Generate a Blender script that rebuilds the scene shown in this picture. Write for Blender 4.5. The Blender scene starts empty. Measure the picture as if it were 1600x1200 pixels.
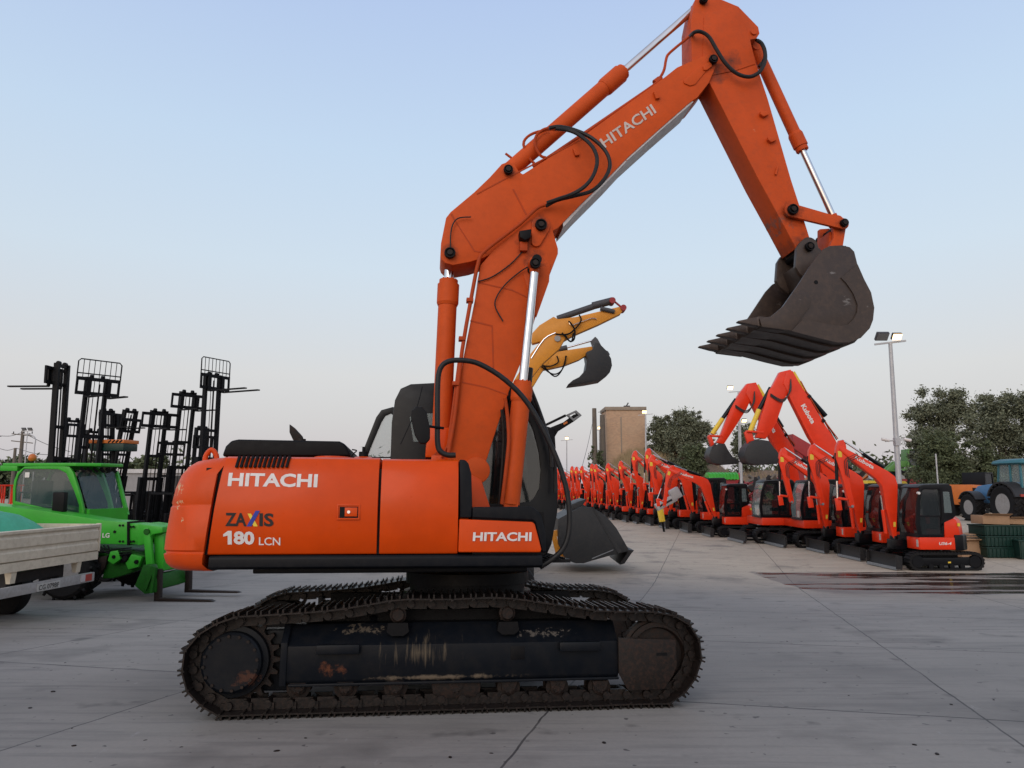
import bpy, bmesh, math, random
from mathutils import Vector, Matrix
R = math.radians
random.seed(7)
scn = bpy.context.scene
col = scn.collection

# ------------------------------------------------------------------ camera
FPX, PW, PH = 1150.0, 1600.0, 1200.0
PITCH = math.atan(155/FPX)
CAMZ = 1.5
cd = bpy.data.cameras.new('camera'); cam = bpy.data.objects.new('camera', cd); col.objects.link(cam)
cd.sensor_width = 36; cd.lens = FPX/PW*36; cd.clip_start = .1; cd.clip_end = 6000
cam.location = (0, 0, CAMZ); cam.rotation_euler = (math.pi/2+PITCH, 0, 0)
scn.camera = cam
# ------------------------------------------------------------------ sky, sun, exposure
w = bpy.data.worlds.new('World'); scn.world = w; w.use_nodes = True
nt = w.node_tree; N = nt.nodes; L = nt.links
N.clear()
out = N.new('ShaderNodeOutputWorld'); bg = N.new('ShaderNodeBackground')
SUN_EL, SUN_AZ = 12.0, 200.0        # low glow behind the photographer
sky = N.new('ShaderNodeTexSky'); sky.sky_type = 'NISHITA'; sky.sun_disc = False
sky.sun_elevation = R(4); sky.sun_rotation = R(SUN_AZ); sky.dust_density = 2.0; sky.ozone_density = 2.0
tc = N.new('ShaderNodeTexCoord'); sep = N.new('ShaderNodeSeparateXYZ')
L.new(tc.outputs['Generated'], sep.inputs[0])
ramp = N.new('ShaderNodeValToRGB'); L.new(sep.outputs['Z'], ramp.inputs[0])
cr = ramp.color_ramp
stops = [(0.0, (.53, .51, .55)), (.05, (.575, .55, .58)), (.08, (.60, .58, .60)), (.14, (.645, .63, .635)), (.28, (.60, .685, .77)), (.42, (.53, .655, .81)), (.60, (.43, .545, .79)), (1.0, (.47, .49, .57))]
cr.elements[0].position = 0; cr.elements[0].color = (*stops[0][1], 1)
cr.elements[1].position = 1; cr.elements[1].color = (*stops[-1][1], 1)
for p, c in stops[1:-1]:
    e = cr.elements.new(p); e.color = (*c, 1)
# glow of the set sun behind the photographer: a wide lobe of brighter, warmer sky
geo = N.new('ShaderNodeVectorMath'); geo.operation = 'DOT_PRODUCT'
L.new(tc.outputs['Generated'], geo.inputs[0])
geo.inputs[1].default_value = (math.sin(R(SUN_AZ)), math.cos(R(SUN_AZ)), .15)
mr = N.new('ShaderNodeMapRange'); mr.inputs[1].default_value = 0.0; mr.inputs[2].default_value = 1.0
L.new(geo.outputs['Value'], mr.inputs[0])
gl = N.new('ShaderNodeMix'); gl.data_type = 'RGBA'; gl.blend_type = 'ADD'; gl.clamp_result = False
L.new(mr.outputs[0], gl.inputs[0]); L.new(ramp.outputs[0], gl.inputs[6]); gl.inputs[7].default_value = (.60, .50, .42, 1)
sk = N.new('ShaderNodeMix'); sk.data_type = 'RGBA'; sk.blend_type = 'ADD'; sk.inputs[0].default_value = .04
L.new(gl.outputs[2], sk.inputs[6]); L.new(sky.outputs[0], sk.inputs[7])
L.new(sk.outputs[2], bg.inputs[0]); bg.inputs[1].default_value = 1.0
L.new(bg.outputs[0], out.inputs[0])
sd = bpy.data.lights.new('sun', 'SUN'); so = bpy.data.objects.new('sun', sd); col.objects.link(so)
sd.energy = 0.9; sd.angle = R(40); sd.color = (1, .90, .80)
sdir = Vector((math.sin(R(SUN_AZ))*math.cos(R(28)), math.cos(R(SUN_AZ))*math.cos(R(28)), math.sin(R(28))))
so.rotation_euler = sdir.to_track_quat('Z', 'Y').to_euler()
scn.render.engine = 'CYCLES'
scn.view_settings.view_transform = 'Standard'; scn.view_settings.look = 'None'
scn.view_settings.exposure = 0.0; scn.view_settings.gamma = 1.0
scn.cycles.max_bounces = 6; scn.cycles.transparent_max_bounces = 12

# ------------------------------------------------------------------ pixel maths
C0 = Vector((0, 0, CAMZ))
def ray(px, py):
    u = (px-800)/FPX; v = (600-py)/FPX; c, s = math.cos(PITCH), math.sin(PITCH)
    return Vector((u, c-v*s, s+v*c))
def at(px, py, Y):
    d = ray(px, py); return C0+d*(Y/d.y)
def sm(a, b, x):
    t = max(0, min(1, (x-a)/(b-a))); return t*t*(3-2*t)
def gz(X, Y):
    if Y < 0: z = 0
    elif Y < 17: z = -.052*Y
    elif Y < 20: z = -.884-.052*(Y-17)+.052*(Y-17)**2/6
    else: z = -.962
    z += .80*sm(26.5, 30.5, Y)*sm(14.5, 17.5, X)
    # the earth mound under the brick tower
    dx = (X-14.5)/6.6; dy = (Y-76)/8.0; r = math.sqrt(dx*dx+dy*dy)
    if r < 2: z += 5.0*(1-sm(.45, 1.35, r))
    dx = (X-30)/16.0; dy = (Y-80)/9.0; r = math.sqrt(dx*dx+dy*dy)
    if r < 2: z += 2.6*(1-sm(.3, 1.4, r))
    return z
def gnd(px, py):
    d = ray(px, py); t = 1.0
    for i in range(4000):
        p = C0+d*t
        if p.z <= gz(p.x, p.y): break
        t += .02+t*.0005
    return C0+d*t

class Frame:
    """A placed thing's own axes: x forward in the picture plane, y away, z up."""
    def __init__(s, o, ex, ez=(0, 0, 1)):
        ex = Vector(ex).normalized(); ez = Vector(ez).normalized()
        ey = ez.cross(ex).normalized(); ez = ex.cross(ey).normalized()
        s.o = Vector(o); s.ex, s.ey, s.ez = ex, ey, ez
        s.m = Matrix(((ex.x, ey.x, ez.x, s.o.x), (ex.y, ey.y, ez.y, s.o.y), (ex.z, ey.z, ez.z, s.o.z), (0, 0, 0, 1)))
        s.inv = s.m.inverted()
    def px(s, x, y, yl):
        c = s.inv @ C0; d = s.inv.to_3x3() @ ray(x, y)
        t = (yl-c.y)/d.y; p = c+d*t
        return (p.x, p.z)
    def pl(s, pts, yl): return [s.px(x, y, yl) for x, y in pts]

# ------------------------------------------------------------------ materials
def newmat(name):
    m = bpy.data.materials.new(name); m.use_nodes = True
    return m, m.node_tree.nodes, m.node_tree.links, m.node_tree.nodes['Principled BSDF']
def noise(N, L, scale, detail=5, rough=.6, vec=None, stretch=None):
    tc = N.new('ShaderNodeTexCoord'); n = N.new('ShaderNodeTexNoise')
    n.inputs['Scale'].default_value = scale; n.inputs['Detail'].default_value = detail; n.inputs['Roughness'].default_value = rough
    src = tc.outputs['Object']
    if stretch:
        mp = N.new('ShaderNodeMapping'); mp.inputs['Scale'].default_value = stretch; L.new(src, mp.inputs[0]); src = mp.outputs[0]
    L.new(src, n.inputs['Vector']); return n.outputs['Fac']
def cramp(N, L, src, a, b, ca=(0, 0, 0), cb=(1, 1, 1)):
    r = N.new('ShaderNodeValToRGB'); L.new(src, r.inputs[0])
    r.color_ramp.elements[0].position = a; r.color_ramp.elements[1].position = b
    r.color_ramp.elements[0].color = (*ca, 1); r.color_ramp.elements[1].color = (*cb, 1)
    return r.outputs[0]
def mixc(N, L, fac, a, b, mode='MIX'):
    m = N.new('ShaderNodeMix'); m.data_type = 'RGBA'; m.blend_type = mode
    for i, v in ((0, fac), (6, a), (7, b)):
        if isinstance(v, (int, float)): m.inputs[i].default_value = v
        elif isinstance(v, tuple): m.inputs[i].default_value = (*v, 1)
        else: L.new(v, m.inputs[i])
    return m.outputs[2]
def bump(N, L, b, src, st, dist=.01):
    bn = N.new('ShaderNodeBump'); bn.inputs['Strength'].default_value = st; bn.inputs['Distance'].default_value = dist
    L.new(src, bn.inputs['Height']); L.new(bn.outputs[0], b.inputs['Normal'])
def paint(name, c, rough=.4, dirt=(.12, .09, .07), damt=.25, chip=None, chipamt=.68, chipscale=9, metal=0, bst=.05, scale=2.2, coat=0, spec=.28):
    m, N, L, b = newmat(name)
    f = noise(N, L, scale, 6, .65)
    f2 = noise(N, L, scale*7, 4, .7)
    var = mixc(N, L, cramp(N, L, f, .3, .75), tuple(v*.86 for v in c), tuple(min(1, v*1.08) for v in c))
    d = cramp(N, L, f2, .45, .85, (0, 0, 0), (damt,)*3)
    o = mixc(N, L, d, var, dirt)
    if chip:
        f3 = noise(N, L, chipscale, 8, .75)
        cm = cramp(N, L, f3, chipamt, chipamt+.02)
        o = mixc(N, L, cm, o, chip)
    L.new(o, b.inputs['Base Color'])
    rr = cramp(N, L, f2, .2, .9, (rough*.75,)*3, (min(1, rough*1.35),)*3); L.new(rr, b.inputs['Roughness'])
    b.inputs['Metallic'].default_value = metal; b.inputs['Coat Weight'].default_value = coat; b.inputs['Coat Roughness'].default_value = .15
    b.inputs['Specular IOR Level'].default_value = spec
    bump(N, L, b, f, bst, .02)
    return m
def patch(mat, cx, cz, rx, rz, c, scale=12, lo=.5, hi=.6, stretch=None, soft=1.0, amt=.55):
    """wear or grease of its own shape on a painted part, placed in the part's own coordinates"""
    m = M[mat]; N, L = m.node_tree.nodes, m.node_tree.links; b = N['Principled BSDF']
    old = b.inputs['Base Color'].links[0].from_socket
    tc = N.new('ShaderNodeTexCoord'); mp = N.new('ShaderNodeMapping'); mp.vector_type = 'POINT'
    mp.inputs['Location'].default_value = (-cx/rx, 0, -cz/rz); mp.inputs['Scale'].default_value = (1/rx, 0, 1/rz)
    L.new(tc.outputs['Object'], mp.inputs[0]); ln = N.new('ShaderNodeVectorMath'); ln.operation = 'LENGTH'; L.new(mp.outputs[0], ln.inputs[0])
    r = N.new('ShaderNodeMapRange'); r.inputs[1].default_value = 1; r.inputs[2].default_value = 0; r.inputs[3].default_value = 0; r.inputs[4].default_value = 1; L.new(ln.outputs['Value'], r.inputs[0])
    f = noise(N, L, scale, 8, .7, None, stretch)
    ad = N.new('ShaderNodeMath'); ad.operation = 'MULTIPLY_ADD'; L.new(r.outputs[0], ad.inputs[0]); ad.inputs[1].default_value = .35*soft; L.new(f, ad.inputs[2])
    cl = N.new('ShaderNodeMath'); cl.operation = 'GREATER_THAN'; L.new(r.outputs[0], cl.inputs[0]); cl.inputs[1].default_value = .0
    k = cramp(N, L, ad.outputs[0], lo, hi); mu = N.new('ShaderNodeMath'); mu.operation = 'MULTIPLY'; L.new(k, mu.inputs[0]); c2_ = N.new('ShaderNodeMath'); c2_.operation = 'MULTIPLY'; L.new(cl.outputs[0], c2_.inputs[0]); c2_.inputs[1].default_value = amt; L.new(c2_.outputs[0], mu.inputs[1])
    L.new(mixc(N, L, mu.outputs[0], old, c), b.inputs['Base Color'])
def glass(name, tint=(.02, .03, .035), alpha=.55, rough=.06):
    m, N, L, b = newmat(name)
    b.inputs['Base Color'].default_value = (*tint, 1); b.inputs['Roughness'].default_value = rough
    b.inputs['Alpha'].default_value = alpha; b.inputs['Specular IOR Level'].default_value = .9
    return m
def emit(name, c, st):
    m, N, L, b = newmat(name)
    b.inputs['Base Color'].default_value = (*c, 1); b.inputs['Emission Color'].default_value = (*c, 1); b.inputs['Emission Strength'].default_value = st
    return m
M = {}
M['orange'] = paint('orange_paint', (.56, .054, .0015), .32, damt=.05, bst=.03, coat=.10, dirt=(.25, .05, .02), spec=.14)
M['weight'] = paint('counterweight_paint', (.57, .060, .005), .42, damt=.16, chip=(.55, .40, .24), chipamt=.74, chipscale=4.0, bst=.10, dirt=(.25, .08, .04), spec=.2)
M['boomp'] = paint('boom_paint', (.52, .072, .011), .5, damt=.22, chip=(.10, .04, .02), chipamt=.76, chipscale=14, bst=.06, dirt=(.16, .05, .03), spec=.12)
M['stickp'] = paint('stick_paint', (.51, .070, .013), .52, damt=.3, chip=(.14, .10, .08), chipamt=.72, chipscale=10, bst=.08, dirt=(.16, .06, .04), spec=.12)
M['pipe'] = paint('pipe_paint', (.38, .048, .008), .5, damt=.3, spec=.12)
M['blue_black'] = paint('blue_black_paint', (.0045, .0055, .008), .42, dirt=(.06, .05, .04), damt=.12, chip=(.16, .13, .10), chipamt=.75, chipscale=12, bst=.04, spec=0.12)
M['black'] = paint('black_paint', (.004, .004, .005), .5, damt=.03, spec=0.12)
M['plastic'] = paint('black_plastic', (.007, .007, .008), .5, damt=.05, spec=0.12)
M['track'] = paint('track_steel', (.009, .007, .0065), .45, dirt=(.042, .022, .015), damt=.7, metal=.25, bst=.4, scale=6, chip=(.20, .18, .17), chipamt=.72, chipscale=18, spec=.3)
M['frame'] = paint('track_frame_paint', (.0045, .006, .009), .40, dirt=(.030, .024, .018), damt=.22, bst=.10, scale=1.2, spec=.14)
M['rusty'] = paint('rusty_steel', (.012, .009, .008), .6, dirt=(.062, .030, .020), damt=.7, metal=.2, bst=.3, scale=5, spec=.25)
M['bucket'] = paint('bucket_steel', (.050, .036, .030), .42, dirt=(.10, .066, .048), damt=.6, metal=.3, bst=.2, scale=2.5, chip=(.20, .19, .18), chipamt=.72, chipscale=15, spec=.3)
M['chrome'] = paint('chrome_rod', (.62, .62, .64), .16, damt=.05, metal=1)
M['hose'] = paint('hose_rubber', (.008, .008, .009), .5, damt=.15)
M['pale'] = paint('pale_underside', (.48, .46, .46), .5, damt=.5, chip=(.35, .09, .03), chipamt=.62, chipscale=5)
M['decal_white'] = paint('decal_white', (.66, .62, .60), .45, damt=.15)
M['decal_grey'] = paint('decal_faded', (.50, .42, .38), .6, damt=.4, chip=(.45, .11, .04), chipamt=.66, chipscale=20)
M['decal_black'] = paint('decal_black', (.018, .016, .016), .45, damt=.1)
M['decal_blue'] = paint('decal_blue', (.03, .05, .32), .45, damt=.1)
M['decal_yellow'] = paint('decal_yellow', (.75, .55, .06), .45, damt=.1)
M['glass'] = glass('cab_glass', (.008, .013, .015), .68)
M['glass_light'] = glass('light_glass', (.25, .32, .32), .35)
M['glass_green'] = glass('green_tinted_glass', (.05, .09, .09), .45)
M['red'] = paint('red_paint', (.70, .034, .006), .35, damt=.04, bst=.02, coat=.12, dirt=(.3, .03, .02))
M['gloss_black'] = paint('gloss_black_paint', (.0035, .004, .006), .33, damt=.02, spec=0.2)
M['rubber'] = paint('rubber', (.010, .010, .011), .8, dirt=(.05, .042, .035), damt=.35, bst=.2, spec=.15)
M['blade'] = paint('blade_steel', (.012, .012, .014), .5, damt=.25)
M['edge'] = paint('worn_edge_steel', (.22, .23, .24), .5, damt=.3, metal=.4)
M['yellow'] = paint('yellow_paint', (.70, .48, .05), .45, damt=.25)
M['amber'] = paint('amber_yellow_paint', (.60, .235, .022), .42, damt=.15)
M['green'] = paint('green_paint', (.035, .34, .022), .42, damt=.15, dirt=(.03, .06, .02), coat=.1)
M['green_dirty'] = paint('greasy_green_paint', (.012, .10, .010), .5, damt=.8, dirt=(.014, .014, .010), scale=5, spec=.15)
M['darkgrey'] = paint('dark_grey_paint', (.022, .023, .025), .5, damt=.2)
M['mast'] = paint('mast_black', (.005, .0055, .007), .5, damt=.08, spec=0.12)
M['cream'] = paint('dirty_cream_panel', (.56, .49, .38), .5, damt=.5, dirt=(.24, .18, .12), bst=.1, scale=1.5)
M['tarp'] = paint('teal_tarp', (.045, .34, .20), .5, damt=.2, bst=.5)
M['rim'] = paint('rim_grey', (.30, .29, .28), .5, damt=.5)
M['galv'] = paint('galvanised_steel', (.42, .42, .43), .5, damt=.2, metal=.3)
M['lit'] = emit('lit_floodlight', (1, .66, .30), 5)
M['lamp_dark'] = paint('floodlight_housing', (.05, .05, .055), .5)
M['cardboard'] = paint('cardboard', (.36, .22, .13), .85, damt=.3)
M['crate'] = paint('green_plastic', (.006, .030, .024), .4, damt=.15)
M['wood'] = paint('weathered_wood', (.13, .11, .09), .85, damt=.5, bst=.4)
M['blue'] = paint('blue_paint', (.07, .19, .36), .45, damt=.2)
M['teal'] = paint('teal_roof', (.035, .14, .17), .4, damt=.2)
M['tail_red'] = paint('tail_lamp_red', (.35, .05, .04), .35)
M['tail_white'] = paint('tail_lamp_clear', (.45, .42, .42), .35)
M['plate'] = paint('plate_white', (.42, .41, .38), .5, damt=.4)
M['beacon'] = paint('beacon_orange', (.55, .15, .03), .3, damt=.3)
M['combgreen'] = paint('faded_green', (.10, .24, .06), .5, damt=.4)
M['darkred'] = paint('dark_red_paint', (.30, .025, .03), .5, damt=.4)
M['brown'] = paint('dry_cable_grey', (.06, .06, .065), .8)

# ------------------------------------------------------------------ mesh helpers
class MB:
    def __init__(s): s.v = []; s.f = []
    def add(s, vs, fs):
        o = len(s.v); s.v += [tuple(p) for p in vs]; s.f += [tuple(i+o for i in f) for f in fs]; return s
    def box(s, x0, x1, y0, y1, z0, z1):
        return s.add([(x0, y0, z0), (x1, y0, z0), (x1, y1, z0), (x0, y1, z0), (x0, y0, z1), (x1, y0, z1), (x1, y1, z1), (x0, y1, z1)],
                     [(3, 2, 1, 0), (4, 5, 6, 7), (0, 1, 5, 4), (1, 2, 6, 5), (2, 3, 7, 6), (3, 0, 4, 7)])
    def obox(s, c, ax, h):
        c = Vector(c); a = [Vector(v).normalized()*k for v, k in zip(ax, h)]
        vs = [c+sx*a[0]+sy*a[1]+sz*a[2] for sz in (-1, 1) for sx, sy in ((-1, -1), (1, -1), (1, 1), (-1, 1))]
        return s.add(vs, [(3, 2, 1, 0), (4, 5, 6, 7), (0, 1, 5, 4), (1, 2, 6, 5), (2, 3, 7, 6), (3, 0, 4, 7)])
    def bar(s, p, q, wy, wz, up=(0, 0, 1)):
        """square bar from p to q"""
        p = Vector(p); q = Vector(q); a = (q-p); l = a.length/2; a.normalize(); u = Vector(up)
        if abs(a.dot(u)) > .97: u = Vector((0, 1, 0))
        b = u.cross(a).normalized(); c = a.cross(b)
        return s.obox((p+q)/2, (a, b, c), (l, wy/2, wz/2))
    def prism(s, pts, y0, y1):
        n = len(pts)
        vs = [(x, y0, z) for x, z in pts]+[(x, y1, z) for x, z in pts]
        return s.add(vs, [tuple(range(n)), tuple(range(2*n-1, n-1, -1))]+[(i, i+n, (i+1) % n+n, (i+1) % n) for i in range(n)])
    def prismx(s, pts, x0, x1):
        n = len(pts)
        vs = [(x0, y, z) for y, z in pts]+[(x1, y, z) for y, z in pts]
        return s.add(vs, [tuple(range(n)), tuple(range(2*n-1, n-1, -1))]+[(i, i+n, (i+1) % n+n, (i+1) % n) for i in range(n)])
    def prismz(s, pts, z0, z1):
        n = len(pts)
        vs = [(x, y, z0) for x, y in pts]+[(x, y, z1) for x, y in pts]
        return s.add(vs, [tuple(range(n)), tuple(range(2*n-1, n-1, -1))]+[(i, i+n, (i+1) % n+n, (i+1) % n) for i in range(n)])
    def loft(s, loops, cap=True):
        n = len(loops[0]); vs = [p for l in loops for p in l]; fs = []
        for k in range(len(loops)-1):
            for i in range(n):
                j = (i+1) % n; fs.append((k*n+i, k*n+j, (k+1)*n+j, (k+1)*n+i))
        if cap: fs += [tuple(range(n))[::-1], tuple(range((len(loops)-1)*n, len(loops)*n))]
        return s.add(vs, fs)
    def ring(s, outer, inner, y0, y1):
        n = len(outer); vs = []
        for y in (y0, y1):
            vs += [(x, y, z) for x, z in outer]+[(x, y, z) for x, z in inner]
        fs = []
        for i in range(n):
            j = (i+1) % n
            fs += [(i, j, n+j, n+i), (2*n+j, 2*n+i, 3*n+i, 3*n+j), (i, 2*n+i, 2*n+j, j), (n+j, 3*n+j, 3*n+i, n+i)]
        return s.add(vs, fs)
    def cyl(s, p, q, r, n=20, r2=None):
        p = Vector(p); q = Vector(q); a = (q-p).normalized(); r2 = r if r2 is None else r2
        u = a.orthogonal().normalized(); v = a.cross(u)
        l = []
        for c, rr in ((p, r), (q, r2)):
            l.append([c+rr*(math.cos(2*math.pi*i/n)*u+math.sin(2*math.pi*i/n)*v) for i in range(n)])
        return s.loft(l)
    def ycyl(s, x, z, r, y0, y1, n=24, r2=None): return s.cyl((x, y0, z), (x, y1, z), r, n, r2)
    def lathe_y(s, x, z, prof, n=32):
        """prof: list of (r, y)"""
        return s.loft([[Vector((x+r*math.cos(2*math.pi*i/n), y, z+r*math.sin(2*math.pi*i/n))) for i in range(n)] for r, y in prof])
    def tube(s, pts, r, n=8, smooth=6):
        P = [Vector(p) for p in pts]
        if smooth and len(P) > 2:
            Q = [P[0]]
            for i in range(len(P)-1):
                a = P[max(i-1, 0)]; b = P[i]; c = P[i+1]; d = P[min(i+2, len(P)-1)]
                for k in range(1, smooth+1):
                    t = k/smooth
                    Q.append(.5*((2*b)+(c-a)*t+(2*a-5*b+4*c-d)*t*t+(3*b-a-3*c+d)*t**3))
            P = Q
        t = (P[1]-P[0]).normalized(); u = t.orthogonal().normalized(); loops = []
        for i, p in enumerate(P):
            t = (P[min(i+1, len(P)-1)]-P[max(i-1, 0)]).normalized()
            u = (u-t*u.dot(t)).normalized(); v = t.cross(u)
            rr = r[0]+(r[1]-r[0])*i/(len(P)-1) if isinstance(r, tuple) else r
            loops.append([p+rr*(math.cos(2*math.pi*k/n)*u+math.sin(2*math.pi*k/n)*v) for k in range(n)])
        return s.loft(loops)
    def sphere(s, c, r, n=12, sz=1):
        c = Vector(c); m = n//2
        return s.loft([[c+Vector((r*math.sin(math.pi*(k+.02)/(m+.04))*math.cos(2*math.pi*i/n), r*math.sin(math.pi*(k+.02)/(m+.04))*math.sin(2*math.pi*i/n), sz*r*math.cos(math.pi*(k+.02)/(m+.04)))) for i in range(n)] for k in range(m+1)][::-1])
    def build(s, name, mat, parent=None, bev=0, smooth=35, seg=2, label=None):
        me = bpy.data.meshes.new(name); me.from_pydata(s.v, [], s.f); me.update()
        bm = bmesh.new(); bm.from_mesh(me); bmesh.ops.recalc_face_normals(bm, faces=bm.faces)
        if bev:
            es = [e for e in bm.edges if len(e.link_faces) == 2 and e.calc_face_angle(0) > R(32)]
            try: bmesh.ops.bevel(bm, geom=es, offset=bev, segments=seg, profile=.6, affect='EDGES', clamp_overlap=True)
            except Exception: pass
        bm.to_mesh(me); bm.free()
        me.polygons.foreach_set('use_smooth', [True]*len(me.polygons))
        me.set_sharp_from_angle(angle=R(smooth))
        me.materials.append(M[mat] if isinstance(mat, str) else mat)
        o = bpy.data.objects.new(name, me); col.objects.link(o)
        if parent is not None: o.parent = parent
        if label: o['label'] = label
        return o
def thing(name, label, cat, m=None, group=None):
    o = bpy.data.objects.new(name, None); col.objects.link(o); o.empty_display_size = .3
    if m is not None: o.matrix_world = m
    return tag(o, label, cat, group)
def tag(o, label, cat, group=None, kind=None):
    if label: o['label'] = label
    if cat: o['category'] = cat
    if group: o['group'] = group
    if kind: o['kind'] = kind
    return o
KIDS = {}
def copy_tree(o, parent=None):
    c = o.copy(); col.objects.link(c)
    if parent is not None: c.parent = parent; c.matrix_parent_inverse = o.matrix_parent_inverse.copy()
    for ch in [k for k in bpy.data.objects if k.parent == o]: copy_tree(ch, c)
    return c
def fix(name, label, group=None): pass
def circ(cx, cz, r, a0, a1, n=8):
    return [(cx+r*math.cos(R(a0+(a1-a0)*i/n)), cz+r*math.sin(R(a0+(a1-a0)*i/n))) for i in range(n+1)]
def text(name, body, mat, parent, O, EX, EZ, off=.03, depth=.003, shear=0, space=1.0, label=None):
    """Lettering whose box is O + EX + EZ (vectors in the parent's frame)."""
    c = bpy.data.curves.new('tmp', 'FONT'); c.body = body; c.offset = off; c.shear = shear; c.space_character = space; c.resolution_u = 3
    t = bpy.data.objects.new('tmp', c); col.objects.link(t)
    dg = bpy.context.evaluated_depsgraph_get(); dg.update()
    me = bpy.data.meshes.new_from_object(t.evaluated_get(dg)); bpy.data.objects.remove(t)
    xs = [v.co.x for v in me.vertices]; ys = [v.co.y for v in me.vertices]
    x0, x1, y0, y1 = min(xs), max(xs), min(ys), max(ys)
    O, EX, EZ = Vector(O), Vector(EX), Vector(EZ); n = EX.cross(EZ).normalized()
    vs = [O+EX*((v.co.x-x0)/(x1-x0))+EZ*((v.co.y-y0)/(y1-y0))+n*depth for v in me.vertices]
    fs = [tuple(p.vertices) for p in me.polygons]; bpy.data.meshes.remove(me)
    me = bpy.data.meshes.new(name); me.from_pydata(vs, [], fs); me.update()
    me.materials.append(M[mat]); o = bpy.data.objects.new(name, me); col.objects.link(o); o.parent = parent
    if label: o['label'] = label
    return o

# ------------------------------------------------------------------ ground
GU = (math.cos(.253), -math.sin(.253)); GV = (math.sin(.253), math.cos(.253))
def ground_material():
    m, N, L, b = newmat('concrete_yard')
    geo = N.new('ShaderNodeNewGeometry'); P = geo.outputs['Position']
    def dot(v, off):
        d = N.new('ShaderNodeVectorMath'); d.operation = 'DOT_PRODUCT'; L.new(P, d.inputs[0]); d.inputs[1].default_value = (*v, 0)
        a = N.new('ShaderNodeMath'); a.operation = 'ADD'; L.new(d.outputs['Value'], a.inputs[0]); a.inputs[1].default_value = off
        return a.outputs[0]
    def math1(op, a, bb=None, c=None):
        n = N.new('ShaderNodeMath'); n.operation = op
        for i, v in enumerate((a, bb, c)):
            if v is None: continue
            if isinstance(v, (int, float)): n.inputs[i].default_value = v
            else: L.new(v, n.inputs[i])
        return n.outputs[0]
    def ns(scale, detail=5, rough=.6, sc=None):
        n = N.new('ShaderNodeTexNoise'); n.inputs['Scale'].default_value = scale; n.inputs['Detail'].default_value = detail; n.inputs['Roughness'].default_value = rough
        if sc:
            mp = N.new('ShaderNodeMapping'); mp.inputs['Scale'].default_value = sc; mp.inputs['Rotation'].default_value = (0, 0, R(14)); L.new(P, mp.inputs[0]); L.new(mp.outputs[0], n.inputs['Vector'])
        else: L.new(P, n.inputs['Vector'])
        return n.outputs['Fac']
    wob = math1('MULTIPLY', math1('SUBTRACT', ns(1.7, 3), .5), .05)
    SU, SV = 3.33, 3.42
    u = math1('ADD', dot(GU, -2.05+SU*40), wob); v = math1('ADD', dot(GV, -6.72+SV*40), wob)
    def line(x, S, w):
        fr = math1('MODULO', x, S); d = math1('MINIMUM', fr, math1('SUBTRACT', S, fr))
        return math1('LESS_THAN', d, w)
    jn = math1('MAXIMUM', line(u, SU, .009), line(v, SV, .013))
    cu = math1('FLOOR', math1('DIVIDE', u, SU)); cv = math1('FLOOR', math1('DIVIDE', v, SV))
    cmb = N.new('ShaderNodeCombineXYZ'); L.new(cu, cmb.inputs[0]); L.new(cv, cmb.inputs[1])
    wn = N.new('ShaderNodeTexWhiteNoise'); L.new(cmb.outputs[0], wn.inputs['Vector'])
    big = ns(.22, 5, .6); mid = ns(1.1, 7, .65, (.35, 1.6, 1)); fine = ns(28, 5, .7); streak = ns(3.2, 6, .7, (.22, 2.4, 1)); sp = ns(11, 2, .4)
    base = mixc(N, L, cramp(N, L, big, .38, .62), (.140, .129, .116), (.250, .230, .206))
    base = mixc(N, L, cramp(N, L, mid, .32, .72, (0, 0, 0), (.75,)*3), base, (.235, .220, .205))
    base = mixc(N, L, cramp(N, L, streak, .48, .70, (0, 0, 0), (.75,)*3), base, (.092, .086, .082))
    base = mixc(N, L, math1('MULTIPLY', wn.outputs['Value'], .22), base, (.28, .26, .235))
    # the yard beyond the drain is drier, sandier concrete
    sx = N.new('ShaderNodeSeparateXYZ'); L.new(P, sx.inputs[0])
    mrr = N.new('ShaderNodeMapRange'); L.new(math1('ADD', sx.outputs['Y'], math1('MULTIPLY', sx.outputs['X'], .45)), mrr.inputs[0]); mrr.inputs[1].default_value = 17; mrr.inputs[2].default_value = 25
    dry = math1('MULTIPLY', mrr.outputs[0], .88)
    base = mixc(N, L, dry, base, mixc(N, L, cramp(N, L, mid, .3, .7), (.36, .29, .215), (.52, .43, .32)))
    base = mixc(N, L, cramp(N, L, fine, .3, .8, (0, 0, 0), (.28,)*3), base, (.10, .095, .10))
    base = mixc(N, L, cramp(N, L, sp, .715, .74, (0, 0, 0), (.8,)*3), base, (.040, .036, .036))
    oil = ns(.75, 4, .55); base = mixc(N, L, cramp(N, L, oil, .55, .72, (0, 0, 0), (.6,)*3), base, (.07, .064, .060))
    oil2 = ns(2.4, 3, .5); base = mixc(N, L, cramp(N, L, oil2, .64, .74, (0, 0, 0), (.6,)*3), base, (.055, .05, .047))
    # scraped pale scuffs left by steel tracks
    sc = ns(5, 8, .8, (1.5, .5, 1)); base = mixc(N, L, cramp(N, L, sc, .635, .70, (0, 0, 0), (.45,)*3), base, (.33, .32, .32))
    base = mixc(N, L, math1('MULTIPLY', jn, cramp(N, L, mid, .25, .6, (.55,)*3, (.95,)*3)), base, (.030, .027, .027))
    # run-off water: a long wet band at the foot of the slope
    wv = math1('ADD', dot((.03, 1), -18.85), math1('MULTIPLY', math1('SUBTRACT', ns(.8, 4, .6, (.5, 1.3, 1)), .5), 1.3))
    band = math1('SUBTRACT', 2.55, math1('ABSOLUTE', wv))
    edge = math1('ADD', dot((1, .02), 0), math1('MULTIPLY', math1('SUBTRACT', ns(2.5, 3), .5), .25))
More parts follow.
